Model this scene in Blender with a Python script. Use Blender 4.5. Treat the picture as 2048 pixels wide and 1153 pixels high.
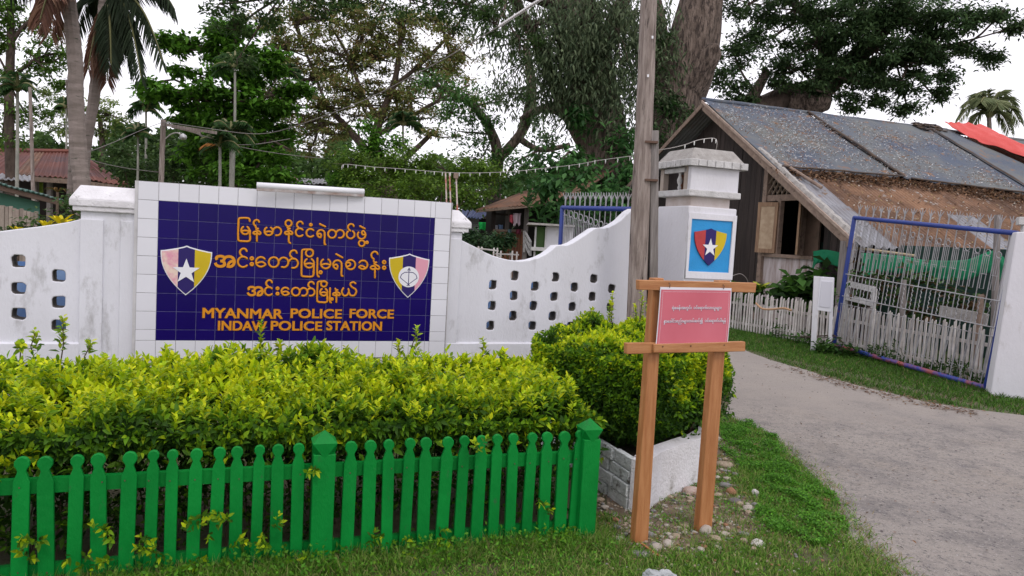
import bpy, bmesh, math, random
import numpy as np
from mathutils import Vector, Matrix

random.seed(7)
rng = np.random.default_rng(7)
for o in list(bpy.data.objects):
    bpy.data.objects.remove(o)
SC = bpy.context.scene
COL = SC.collection

# ------------------------------------------------------------------ camera
F = 1480.0; CX, CY = 1024.0, 576.5
PITCH = math.radians(4.0); ROLL = math.radians(3.2)
EYE = np.array([0, 0, 1.55])
FWD = np.array([0, math.cos(PITCH), -math.sin(PITCH)])
_r = np.array([1, 0, 0.]); _u = np.cross(_r, FWD)
RGT = math.cos(ROLL) * _r + math.sin(ROLL) * _u
UPV = -math.sin(ROLL) * _r + math.cos(ROLL) * _u
cd = bpy.data.cameras.new('camera'); cam = bpy.data.objects.new('camera', cd); COL.objects.link(cam)
cd.sensor_width = 36.0; cd.lens = 36.0 * F / 2048.0; cd.clip_start = 0.05; cd.clip_end = 2000
M = Matrix.Identity(4)
for i in range(3):
    M[i][0] = RGT[i]; M[i][1] = UPV[i]; M[i][2] = -FWD[i]; M[i][3] = EYE[i]
cam.matrix_world = M
SC.camera = cam

# ------------------------------------------------------------------ sky, sun, exposure
SUN_EL = math.radians(52); SUN_AZ = math.radians(150)      # azimuth clockwise from +Y
world = bpy.data.worlds.new('World'); SC.world = world; world.use_nodes = True
wn = world.node_tree; wn.nodes.clear()
sky = wn.nodes.new('ShaderNodeTexSky'); sky.sky_type = 'NISHITA'; sky.sun_disc = False
sky.sun_elevation = SUN_EL; sky.sun_rotation = SUN_AZ
cl = wn.nodes.new('ShaderNodeMix'); cl.data_type = 'RGBA'; cl.inputs[0].default_value = 0.86
cl.inputs[7].default_value = (13.6, 13.1, 13.9, 1)         # even bright overcast cloud
bgn = wn.nodes.new('ShaderNodeBackground'); bgn.inputs[1].default_value = 0.1
wo = wn.nodes.new('ShaderNodeOutputWorld')
wn.links.new(sky.outputs[0], cl.inputs[6]); wn.links.new(cl.outputs[2], bgn.inputs[0]); wn.links.new(bgn.outputs[0], wo.inputs[0])
sd = bpy.data.lights.new('sun', 'SUN'); sun = bpy.data.objects.new('sun', sd); COL.objects.link(sun)
sd.energy = 0.7; sd.angle = math.radians(14); sd.color = (1, 0.95, 0.88)
sdir = Vector((math.sin(SUN_AZ) * math.cos(SUN_EL), math.cos(SUN_AZ) * math.cos(SUN_EL), math.sin(SUN_EL)))
sun.rotation_euler = sdir.to_track_quat('Z', 'Y').to_euler(); sun.location = (0, 0, 30)
SC.view_settings.view_transform = 'Standard'; SC.view_settings.look = 'None'
SC.view_settings.exposure = 0.08; SC.view_settings.gamma = 1.0; SC.view_settings.use_curve_mapping = False
SC.render.engine = 'CYCLES'
SC.cycles.max_bounces = 6; SC.cycles.transparent_max_bounces = 8; SC.cycles.use_denoising = True

# ------------------------------------------------------------------ measuring the place from the photograph
def ray(px, py): return FWD + RGT * (px - CX) / F - UPV * (py - CY) / F
def at(px, py, Y):
    d = ray(px, py); return EYE + d * (Y / d[1])
def gnd(px, py, z=0.0):
    d = ray(px, py); return EYE + d * ((z - EYE[2]) / d[2])
def onplane(px, py, p0, n):
    d = ray(px, py); return EYE + d * (((np.array(p0) - EYE) @ n) / (d @ n))
def sz(w, Y): return w * Y / F
DW = np.array([.937, .349, 0]); DW /= np.linalg.norm(DW)   # the wall runs this way
NW = np.array([DW[1], -DW[0], 0])                          # out of the wall, to the street
ZV = np.array([0, 0, 1.])
P0 = at(312, 683, 6.0)
def W3(s, z, off=0.0): return np.array([P0[0], P0[1], 0]) + DW * s + NW * off + ZV * z
def Wpx(px, py, off=0.0):
    p = onplane(px, py, P0 + NW * off, NW); q = p - P0
    return float(q @ DW), float(p[2])

# ------------------------------------------------------------------ materials
def lin(c):
    return tuple(((x / 255) / 12.92 if x / 255 <= .04045 else ((x / 255 + .055) / 1.055) ** 2.4) for x in c)
MATS = {}
def mat(name, col, rough=.7, col2=None, scale=4.0, amt=.5, bump=0.0, bscale=40.0, metal=0.0, stretch=None,
        spec=.5, dirt=None, dscale=2.0, dlo=.55, dhi=.75, rand=0.0, attr=None, transl=0.0, detail=6, bdist=None):
    if name in MATS: return MATS[name]
    m = bpy.data.materials.new(name); m.use_nodes = True; nt = m.node_tree; N = nt.nodes; L = nt.links
    b = N['Principled BSDF']; b.inputs['Roughness'].default_value = rough; b.inputs['Metallic'].default_value = metal
    b.inputs['Specular IOR Level'].default_value = spec
    geo = N.new('ShaderNodeNewGeometry'); mp = N.new('ShaderNodeMapping')
    L.new(geo.outputs['Position'], mp.inputs[0])
    if stretch: mp.inputs['Scale'].default_value = stretch
    c4 = (*col, 1)
    if attr:
        a = N.new('ShaderNodeAttribute'); a.attribute_name = attr; out = a.outputs['Color']
    else:
        rg = N.new('ShaderNodeRGB'); rg.outputs[0].default_value = c4; out = rg.outputs[0]
    def noise(sc, det=detail, ro=.6):
        n = N.new('ShaderNodeTexNoise'); n.inputs['Scale'].default_value = sc; n.inputs['Detail'].default_value = det
        n.inputs['Roughness'].default_value = ro; L.new(mp.outputs[0], n.inputs['Vector']); return n.outputs['Fac']
    def ramp(f, lo, hi):
        r = N.new('ShaderNodeMapRange'); r.inputs[1].default_value = lo; r.inputs[2].default_value = hi; L.new(f, r.inputs[0]); return r.outputs[0]
    def mix(f, a_, b_, bconst=False):
        x = N.new('ShaderNodeMix'); x.data_type = 'RGBA'; L.new(f, x.inputs[0]); L.new(a_, x.inputs[6])
        if bconst: x.inputs[7].default_value = (*b_, 1)
        else: L.new(b_, x.inputs[7])
        return x.outputs[2]
    if col2 is not None:
        f = ramp(noise(scale), .5 - .3 * (1 - amt) - .05, .5 + .3 * (1 - amt) + .05)
        out = mix(f, out, col2, True)
    if dirt is not None:
        out = mix(ramp(noise(dscale, 8, .7), dlo, dhi), out, dirt, True)
    if rand:
        oi = N.new('ShaderNodeObjectInfo'); hs = N.new('ShaderNodeHueSaturation')
        r = N.new('ShaderNodeMapRange'); r.inputs[3].default_value = 1 - rand; r.inputs[4].default_value = 1 + rand
        L.new(oi.outputs['Random'], r.inputs[0]); L.new(r.outputs[0], hs.inputs['Value']); L.new(out, hs.inputs['Color']); out = hs.outputs[0]
    L.new(out, b.inputs['Base Color'])
    if bump:
        bp = N.new('ShaderNodeBump'); bp.inputs['Strength'].default_value = min(1, bump); bp.inputs['Distance'].default_value = bdist or .01 * max(1, bump)
        L.new(noise(bscale), bp.inputs['Height']); L.new(bp.outputs[0], b.inputs['Normal'])
    if transl:
        t = N.new('ShaderNodeBsdfTranslucent'); L.new(out, t.inputs[0]); ms = N.new('ShaderNodeMixShader'); ms.inputs[0].default_value = transl
        L.new(b.outputs[0], ms.inputs[1]); L.new(t.outputs[0], ms.inputs[2]); L.new(ms.outputs[0], N['Material Output'].inputs[0])
    MATS[name] = m
    return m

whitewash = mat('whitewash', (.73, .735, .79), .8, (.64, .64, .68), 2.2, .4, .35, 55, stretch=(1, 1, .45), dirt=(.30, .29, .285), dscale=5.5, dlo=.565, dhi=.80)
whitecap = mat('white_cap_plaster', (.82, .81, .84), .8, (.62, .6, .62), 5, .4, .9, 45, dirt=(.20, .19, .18), dscale=9, dlo=.60, dhi=.68)
pillarwhite = mat('pillar_paint', (.72, .715, .76), .75, (.62, .61, .64), 2, .4, .4, 35, stretch=(1, 1, .5), dirt=(.38, .35, .32), dscale=5, dlo=.585, dhi=.80)
oldwhite = mat('weathered_white', (.64, .63, .63), .85, (.46, .45, .44), 9, .5, .9, 60, dirt=(.15, .14, .13), dscale=14, dlo=.60, dhi=.70)
whitetile = mat('white_tile', (.74, .74, .79), .28, (.70, .70, .75), 2, .5, .05, 10, spec=.35, rand=.025)
grout = mat('grout', (.38, .37, .38), .9, (.14, .13, .13), 20, .5)
navytile = mat('navy_tile', (.0125, .0055, .115), .22, (.010, .0045, .095), 2, .5, .05, 8, spec=.12, rand=.12)
navygrout = mat('navy_tile_grout', (.20, .20, .36), .9, (.10, .10, .2), 20, .5)
orange = mat('orange_lettering', (.74, .30, .012), .5, (.62, .23, .01), 30, .3, spec=.3)
maroon = mat('letter_outline', (.07, .012, .02), .6)
shieldwhite = mat('shield_white', (.78, .78, .82), .5)
shieldyellow = mat('shield_yellow', (.62, .46, .012), .45, (.55, .40, .01), 8, .5, spec=.3)
shieldpink = mat('shield_pink', (.72, .33, .42), .5, spec=.3)
shieldpinkworn = mat('shield_pink_worn', (.70, .30, .40), .5, (.78, .62, .52), 14, .8, spec=.3)
shieldnavy = mat('shield_navy', (.02, .01, .12), .4, spec=.3)
shieldred = mat('shield_red', (.48, .035, .04), .5, (.38, .03, .03), 20, .5, dirt=(.7, .65, .65), dscale=40, dlo=.70, dhi=.74)
skyblue = mat('panel_blue', (.012, .29, .66), .5, (.01, .24, .55), 6, .4, .3, 60)
greenpaint = mat('green_paint', (.004, .235, .036), .45, (.002, .17, .026), 3.5, .7, .35, 60, stretch=(1, 1, .5), spec=.16, dirt=(.035, .12, .045), dscale=22, dlo=.62, dhi=.74, rand=.10)
newwood = mat('new_wood', (.34, .125, .036), .6, (.45, .20, .075), 7, .7, .3, 60, stretch=(6, 6, .6), dirt=(.25, .09, .03), dscale=3, dlo=.60, dhi=.8)
newwoodh = mat('new_wood_rail', (.36, .14, .045), .6, (.47, .22, .085), 7, .7, .3, 60, stretch=(.8, .8, 8), dirt=(.25, .09, .03), dscale=3, dlo=.60, dhi=.8)
nailm = mat('rusty_nail', (.10, .05, .03), .6)
polewood = mat('pole_wood', (.36, .30, .27), .9, (.21, .165, .145), 14, .8, 2.2, 30, stretch=(2.2, 2.2, .22), dirt=(.03, .022, .02), dscale=9, dlo=.57, dhi=.64)
polegrey = mat('post_wood_grey', (.30, .27, .26), .9, (.16, .14, .13), 14, .6, 1.2, 30, stretch=(3, 3, .2))
darkplank = mat('dark_plank', (.050, .036, .032), .85, (.028, .020, .018), 5, .7, 1.0, 40, stretch=(3, 3, .25), rand=.28)
barge = mat('barge_board', (.30, .22, .17), .85, (.20, .14, .11), 8, .6, .8, 40, stretch=(1, 1, 1), dirt=(.09, .06, .05), dscale=10, dlo=.56, dhi=.66)
shutterw = mat('shutter_wood', (.36, .23, .14), .8, (.22, .13, .08), 7, .7, .8, 40, stretch=(3, 3, .3))
lattice = mat('lattice_wood', (.40, .32, .25), .85, (.25, .19, .15), 8, .6)
rustroof = mat('rusty_sheet', (.20, .095, .055), .85, (.13, .075, .05), 1.3, .8, .8, 20, dirt=(.30, .26, .24), dscale=2.2, dlo=.60, dhi=.75, rand=.15)
brownroof = mat('litter_covered_sheet', (.24, .135, .08), .95, (.13, .075, .05), 2.0, .8, 1.5, 30, dirt=(.34, .31, .29), dscale=5, dlo=.60, dhi=.68, rand=.22)
zincroof = mat('grey_zinc_sheet', (.30, .31, .34), .55, (.22, .21, .22), 2, .6, .2, 30, metal=.3, dirt=(.22, .14, .10), dscale=4, dlo=.58, dhi=.7, rand=.1)
bluetarp = mat('blue_grey_tarp', (.135, .142, .138), .85, (.065, .085, .125), .9, .7, 1.0, 18, stretch=(1, 1, 1), dirt=(.22, .12, .065), dscale=3.4, dlo=.57, dhi=.66)
redtarp = mat('red_tarp', (.55, .055, .045), .65, (.62, .09, .08), 4, .5, .6, 20)
concrete = mat('rough_concrete', (.42, .40, .38), .9, (.30, .28, .26), 14, .6, 1.2, 60, dirt=(.12, .11, .10), dscale=22, dlo=.62, dhi=.7)
bluemetal = mat('blue_gate_paint', (.016, .045, .27), .45, (.02, .04, .20), 6, .5, .2, 60, dirt=(.20, .045, .04), dscale=4.5, dlo=.66, dhi=.70)
bluered = mat('blue_red_gate_paint', (.016, .045, .27), .5, (.30, .07, .07), 3.2, .95, .2, 60)
silver = mat('silver_gate_paint', (.42, .42, .44), .5, (.26, .25, .26), 10, .5, metal=.15)
fencewhite = mat('fence_white', (.62, .59, .57), .85, (.44, .40, .37), 7, .6, .4, 40, rand=.18, dirt=(.2, .16, .13), dscale=12, dlo=.64, dhi=.74)
blackm = mat('black_plastic', (.015, .015, .017), .4)
greenwall = mat('green_wall', (.105, .27, .20), .8, (.09, .22, .17), 2, .5, .3, 30)
brownwall = mat('brown_veranda', (.24, .085, .035), .7, (.17, .06, .03), 3, .6, rand=.2)
rubber = mat('tyre_rubber', (.02, .02, .02), .8)
greennet = mat('green_net', (.006, .20, .085), .8, (.01, .28, .13), 5, .5, .5, 30, transl=.25)
darknet = mat('dark_green_net', (.008, .030, .024), .9, (.012, .042, .03), 2, .5)
bark = mat('bark', (.27, .205, .165), .95, (.12, .085, .065), 3.5, .75, 1.0, 5.5, stretch=(1.8, 1.8, .38), dirt=(.060, .042, .034), dscale=7, dlo=.50, dhi=.58, bdist=.40, detail=10)
barkd = mat('dark_bark', (.13, .092, .072), .95, (.06, .042, .034), 3, .7, 1.0, 5, stretch=(1.3, 1.3, .5), bdist=.15)
palmbark = mat('palm_bark', (.27, .22, .20), .9, (.17, .14, .12), 3, .6, 1.0, 20, stretch=(1, 1, 5), dirt=(.05, .06, .04), dscale=4, dlo=.60, dhi=.68)
foliage = mat('foliage', (.06, .1, .03), .6, attr='col', transl=.36, spec=.2)
hedgeleaf = mat('hedge_foliage', (.1, .2, .03), .5, attr='col', transl=.34, spec=.16)
grassm = mat('grass_foliage', (.1, .2, .03), .6, attr='col', transl=.25, spec=.2)
twig = mat('twig', (.11, .075, .05), .9)
cablem = mat('cable', (.45, .42, .40), .6)
cabled = mat('dark_cable', (.20, .18, .17), .6)
lampwhite = mat('lamp_white', (.80, .80, .84), .3)
bulbm = mat('bulb_glass', (.72, .72, .70), .3)
soil = mat('soil', (.05, .038, .026), .95, (.05, .036, .025), 6, .5, 1.5, 50)

# ------------------------------------------------------------------ object helpers
def props(o, label=None, cat=None, group=None, kind=None):
    if label: o['label'] = label
    if cat: o['category'] = cat
    if group: o['group'] = group
    if kind: o['kind'] = kind
    return o
def thing(name, base, label, cat, group=None):
    o = bpy.data.objects.new(name, None); COL.objects.link(o); o.empty_display_size = .1
    o.location = tuple(float(x) for x in base)
    return props(o, label, cat, group)
def origin(parent):
    v = np.zeros(3); p = parent
    while p is not None:
        v = v + np.array(p.location); p = p.parent
    return v
def link(name, me, parent=None, loc=None, material=None):
    o = bpy.data.objects.new(name, me); COL.objects.link(o)
    if parent: o.parent = parent
    if loc is not None: o.location = tuple(float(x) for x in loc)
    if material and not me.materials: me.materials.append(material)
    return o
class MB:
    def __init__(s): s.v = []; s.f = []
    def add(s, vs, fs):
        k = len(s.v); s.v += [tuple(float(c) for c in v) for v in vs]; s.f += [tuple(i + k for i in f) for f in fs]
    def box(s, c, ax, ay, az):
        c = np.array(c, float); ax, ay, az = (np.array(a, float) for a in (ax, ay, az))
        vs = [c + i * ax + j * ay + k * az for k in (-1, 1) for j in (-1, 1) for i in (-1, 1)]
        s.add(vs, [(0, 2, 3, 1), (4, 5, 7, 6), (0, 1, 5, 4), (2, 6, 7, 3), (0, 4, 6, 2), (1, 3, 7, 5)])
    def hexa(s, b, t):   # bottom 4 pts, top 4 pts, same winding
        s.add(list(b) + list(t), [(3, 2, 1, 0), (4, 5, 6, 7), (0, 1, 5, 4), (1, 2, 6, 5), (2, 3, 7, 6), (3, 0, 4, 7)])
    def beam(s, a, b, w, h, up=(0, 0, 1)):   # bar from a to b; w across, h along up
        a = np.array(a, float); b = np.array(b, float); d = b - a; L = np.linalg.norm(d); d /= L
        up = np.array(up, float); side = np.cross(d, up); side /= np.linalg.norm(side); u2 = np.cross(side, d)
        s.box((a + b) / 2, d * L / 2, side * w / 2, u2 * h / 2)
    def prism(s, pts, off):   # planar polygon (3D pts) extruded by vector off
        n = len(pts); off = np.array(off, float); pts = [np.array(p, float) for p in pts]
        s.add(pts + [p + off for p in pts], [tuple(range(n))[::-1], tuple(range(n, 2 * n))] + [(i, (i + 1) % n, n + (i + 1) % n, n + i) for i in range(n)])
    def tube(s, pts, rad, seg=8, rough=0.0, flat=None, caps=True, roundcap=False):
        pts = [np.array(p, float) for p in pts]; n = len(pts)
        if not hasattr(rad, '__len__'): rad = [rad] * n
        rad = list(rad)
        if roundcap:
            d0 = pts[0] - pts[1]; d0 /= np.linalg.norm(d0) + 1e-9; d1 = pts[-1] - pts[-2]; d1 /= np.linalg.norm(d1) + 1e-9
            r0, r1 = rad[0], rad[-1]
            pts = [pts[0] + d0 * r0, pts[0] + d0 * r0 * .7] + pts + [pts[-1] + d1 * r1 * .7, pts[-1] + d1 * r1]
            rad = [r0 * .15, r0 * .71] + rad + [r1 * .71, r1 * .15]; n = len(pts)
        k = len(s.v); prev = None
        for i in range(n):
            t = pts[min(i + 1, n - 1)] - pts[max(i - 1, 0)]; t /= (np.linalg.norm(t) + 1e-9)
            if flat is not None:
                a = np.array(flat, float); b = np.cross(t, a); b /= (np.linalg.norm(b) + 1e-9); sc = flat_h
            else:
                if prev is None:
                    ref = np.array([0, 0, 1.]) if abs(t[2]) < .9 else np.array([1, 0, 0.])
                    a = np.cross(t, ref)
                else: a = prev - t * (prev @ t)
                a /= (np.linalg.norm(a) + 1e-9); b = np.cross(t, a); prev = a; sc = None
            for j in range(seg):
                th = 2 * math.pi * j / seg
                r = rad[i] * (1 + (random.uniform(-rough, rough) if rough else 0))
                if sc is not None: p = pts[i] + b * math.cos(th) * r + a * math.sin(th) * sc * (rad[i] / max(rad))
                else: p = pts[i] + (a * math.cos(th) + b * math.sin(th)) * r
                s.v.append(tuple(float(c) for c in p))
        for i in range(n - 1):
            for j in range(seg):
                a0 = k + i * seg + j; a1 = k + i * seg + (j + 1) % seg
                s.f.append((a0, a1, a1 + seg, a0 + seg))
        if caps:
            s.f.append(tuple(k + j for j in range(seg))[::-1]); s.f.append(tuple(k + (n - 1) * seg + j for j in range(seg)))
    def build(s, name, material, parent=None, smooth=False, own_origin=False):
        og = origin(parent)
        me = bpy.data.meshes.new(name)
        vs = np.array(s.v)
        loc = np.zeros(3)
        if parent is None or own_origin:
            mn, mx = vs.min(0), vs.max(0); loc = np.array([(mn[0] + mx[0]) / 2, (mn[1] + mx[1]) / 2, mn[2]]) - og
        me.from_pydata([tuple(v) for v in (vs - og - loc)], [], s.f); me.materials.append(material)
        if smooth: me.shade_smooth()
        me.update()
        bm = bmesh.new(); bm.from_mesh(me); bmesh.ops.recalc_face_normals(bm, faces=bm.faces); bm.to_mesh(me); bm.free()
        return link(name, me, parent, loc)
flat_h = .004
def smooth_path(pts, k=6):
    pts = [np.array(p, float) for p in pts]; out = []
    n = len(pts)
    for i in range(n - 1):
        p0 = pts[max(i - 1, 0)]; p1 = pts[i]; p2 = pts[i + 1]; p3 = pts[min(i + 2, n - 1)]
        for j in range(k):
            t = j / k
            out.append(.5 * ((2 * p1) + (-p0 + p2) * t + (2 * p0 - 5 * p1 + 4 * p2 - p3) * t * t + (-p0 + 3 * p1 - 3 * p2 + p3) * t ** 3))
    out.append(pts[-1]); return out
def bevel(o, w, seg=2):
    m = o.modifiers.new('bevel', 'BEVEL'); m.width = w; m.segments = seg; m.limit_method = 'ANGLE'; return o
def plate2d(name, outer, holes, thick, frame, material, parent, bev=.0):
    """filled outline with real holes; frame(s,z,off)->3D; front face at off 0, back at -thick"""
    cu = bpy.data.curves.new(name, 'CURVE'); cu.dimensions = '2D'; cu.fill_mode = 'BOTH'; cu.extrude = thick / 2 - bev
    cu.bevel_depth = bev; cu.bevel_resolution = 1; cu.offset = -bev
    for poly in [outer] + list(holes):
        sp = cu.splines.new('POLY'); sp.points.add(len(poly) - 1); sp.use_cyclic_u = True
        for i, (x, y) in enumerate(poly): sp.points[i].co = (x, y, 0, 1)
    ob = bpy.data.objects.new(name, cu); COL.objects.link(ob); bpy.context.view_layer.update()
    me = bpy.data.meshes.new_from_object(ob.evaluated_get(bpy.context.evaluated_depsgraph_get()))
    bpy.data.objects.remove(ob)
    og = origin(parent)
    co = np.empty(len(me.vertices) * 3); me.vertices.foreach_get('co', co); co = co.reshape(-1, 3)
    new = np.array([frame(c[0], c[1], c[2] - thick / 2) - og for c in co])
    me.vertices.foreach_set('co', new.ravel()); me.materials.clear(); me.materials.append(material); me.update()
    bm = bmesh.new(); bm.from_mesh(me); bmesh.ops.remove_doubles(bm, verts=bm.verts, dist=1e-5)
    bmesh.ops.recalc_face_normals(bm, faces=bm.faces); bm.to_mesh(me); bm.free()
    return link(name, me, parent)
def text_mesh(body, offset=0.0, extrude=0.0, spacing=1.0):
    c = bpy.data.curves.new('lettering', 'FONT'); c.body = body; c.offset = offset; c.extrude = extrude; c.space_character = spacing; c.resolution_u = 4
    o = bpy.data.objects.new('lettering', c); COL.objects.link(o); bpy.context.view_layer.update()
    me = bpy.data.meshes.new_from_object(o.evaluated_get(bpy.context.evaluated_depsgraph_get())); bpy.data.objects.remove(o)
    co = np.empty(len(me.vertices) * 3); me.vertices.foreach_get('co', co); return me, co.reshape(-1, 3)
def text_fit(name, body, box, frame, off, material, parent, offset=0.0, extrude=.002, spacing=1.0, bold=None):
    """box = (s0,z0,s1,z1) in plane coordinates"""
    me, co = text_mesh(body, offset, .01, spacing)
    x0, x1, y0, y1 = co[:, 0].min(), co[:, 0].max(), co[:, 1].min(), co[:, 1].max()
    S = box[0] + (co[:, 0] - x0) / (x1 - x0) * (box[2] - box[0]); Z = box[1] + (co[:, 1] - y0) / (y1 - y0) * (box[3] - box[1])
    og = origin(parent)
    if bold:
        polys = [tuple(p.vertices) for p in me.polygons]; nv = len(S); vv = []; ff = []; k_ = 0
        for dx in (-1, -.5, 0, .5, 1):
            for dz in (-1, 0, 1):
                vv += [tuple(frame(a + dx * bold, b + dz * bold * .7, off + (extrude + .00006 * k_ if c > 0 else 0)) - og) for a, b, c in zip(S, Z, co[:, 2])]; ff += [tuple(i + nv * k_ for i in p) for p in polys]; k_ += 1
        m2 = bpy.data.meshes.new(name); m2.from_pydata(vv, [], ff); m2.materials.append(material); return link(name, m2, parent)
    new = np.array([frame(a, b, off + (extrude if c > 0 else 0)) - og for a, b, c in zip(S, Z, co[:, 2])])
    me.vertices.foreach_set('co', new.ravel()); me.materials.clear(); me.materials.append(material); me.update()
    return link(name, me, parent)

# ------------------------------------------------------------------ value noise and leaves (numpy)
_tab = rng.random((64, 64, 16))
def vnoise(x, y, z=0.0, sc=1.0):
    x = np.asarray(x, float) * sc; y = np.asarray(y, float) * sc; z = np.asarray(z, float) * sc + 0 * x
    xi, yi, zi = np.floor(x).astype(int), np.floor(y).astype(int), np.floor(z).astype(int)
    fx, fy, fz = x - xi, y - yi, z - zi
    fx, fy, fz = (f * f * (3 - 2 * f) for f in (fx, fy, fz)); r = 0
    for a in (0, 1):
        for b in (0, 1):
            for c in (0, 1):
                r = r + _tab[(xi + a) % 64, (yi + b) % 64, (zi + c) % 16] * (fx if a else 1 - fx) * (fy if b else 1 - fy) * (fz if c else 1 - fz)
    return r
def unit(v): return v / (np.linalg.norm(v, axis=-1, keepdims=True) + 1e-9)
def rdir(n): return unit(rng.normal(size=(n, 3)))
class Leaves:
    def __init__(s): s.V = []; s.T = []; s.C = []; s.k = 0
    def add(s, P, D, N, L, Wd, col, detail=0, droop=.0):
        n = len(P)
        if n == 0: return
        L = (np.ones(n) * L)[:, None]; Wd = (np.ones(n) * Wd)[:, None]
        S = unit(np.cross(D, N)); N = unit(np.cross(S, D)); dr = np.array([0, 0, -1.]) * L * droop
        if detail == 0:
            v = np.stack([P, P + D * L * .45 + S * Wd / 2 + N * L * .07, P + D * L * .45 - S * Wd / 2 + N * L * .07, P + D * L + dr], 1)
            t = np.array([[0, 1, 3], [0, 3, 2]]); m = 4
        elif detail == 1:
            v = np.stack([P, P + D * L * .35 + S * Wd * .5 + N * L * .08, P + D * L * .35 - S * Wd * .5 + N * L * .08,
                          P + D * L * .38 + N * L * .0, P + D * L * .72 + S * Wd * .33 + N * L * .05 + dr * .4, P + D * L * .72 - S * Wd * .33 + N * L * .05 + dr * .4,
                          P + D * L * .74 + dr * .4, P + D * L + dr], 1)
            t = np.array([[0, 1, 3], [0, 3, 2], [1, 4, 6], [1, 6, 3], [3, 6, 5], [3, 5, 2], [4, 7, 6], [6, 7, 5]]); m = 8
        else:   # blade
            v = np.stack([P + S * Wd / 2, P - S * Wd / 2, P + D * L * .55 + S * Wd * .35, P + D * L * .55 - S * Wd * .35, P + D * L + dr + N * L * .0], 1)
            t = np.array([[0, 1, 3], [0, 3, 2], [2, 3, 4]]); m = 5
        idx = (np.arange(n) * m)[:, None, None] + t[None] + s.k
        s.V.append(v.reshape(-1, 3)); s.T.append(idx.reshape(-1, 3)); s.k += n * m
        c = np.ones((n, m, 4)); c[:, :, :3] = np.asarray(col)[:, None, :] if np.ndim(col) == 2 else np.asarray(col)
        s.C.append(c.reshape(-1, 4))
    def build(s, name, material, parent=None):
        V = np.concatenate(s.V); T = np.concatenate(s.T).astype(np.int32); C = np.concatenate(s.C).astype(np.float32)
        V = V - origin(parent)
        me = bpy.data.meshes.new(name); me.vertices.add(len(V)); me.vertices.foreach_set('co', V.astype(np.float32).ravel())
        me.loops.add(len(T) * 3); me.loops.foreach_set('vertex_index', T.ravel())
        me.polygons.add(len(T)); me.polygons.foreach_set('loop_start', np.arange(0, len(T) * 3, 3, dtype=np.int32))
        me.update(calc_edges=True)
        a = me.attributes.new('col', 'FLOAT_COLOR', 'POINT'); a.data.foreach_set('color', C.ravel())
        me.materials.append(material)
        return link(name, me, parent)
def pick(cols, n, w=None, jit=.18):
    cols = np.array(cols, float); i = rng.choice(len(cols), n, p=w); c = cols[i] * (1 + rng.uniform(-jit, jit, (n, 1)))
    return np.clip(c, 0, 1)
# ================================================================== GROUND AND ROAD
def inpoly(x, y, poly):
    poly = np.array(poly)[:, :2]; r = np.zeros(len(x), bool); j = len(poly) - 1
    for i in range(len(poly)):
        xi, yi = poly[i]; xj, yj = poly[j]
        c = ((yi > y) != (yj > y)) & (x < (xj - xi) * (y - yi) / (yj - yi + 1e-12) + xi)
        r ^= c; j = i
    return r
def sheet(name, poly, z, material, kind='structure', wob=.04, step=.15):
    pts = []
    n = len(poly)
    for i in range(n):
        a = np.array(poly[i][:2]); b = np.array(poly[(i + 1) % n][:2]); L = np.linalg.norm(b - a); k = max(1, int(L / step)) if L < 12 else 1
        for j in range(k):
            p = a + (b - a) * j / k
            if k > 1: p = p + (np.array([vnoise(p[0], p[1], 0, 2.3), vnoise(p[0], p[1], 5, 2.3)]) - .5) * wob * 2 + rng.uniform(-.12, .12, 2) * wob
            pts.append((p[0], p[1]))
    cu = bpy.data.curves.new(name, 'CURVE'); cu.dimensions = '2D'; cu.fill_mode = 'BOTH'
    sp = cu.splines.new('POLY'); sp.points.add(len(pts) - 1); sp.use_cyclic_u = True
    for i, (x, y) in enumerate(pts): sp.points[i].co = (x, y, 0, 1)
    ob = bpy.data.objects.new(name, cu); COL.objects.link(ob); bpy.context.view_layer.update()
    me = bpy.data.meshes.new_from_object(ob.evaluated_get(bpy.context.evaluated_depsgraph_get())); bpy.data.objects.remove(ob)
    me.materials.clear(); me.materials.append(material)
    if len(me.polygons) and me.polygons[0].normal.z < 0: me.flip_normals()
    o = link(name, me, None, (0, 0, z)); return props(o, kind=kind)

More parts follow.
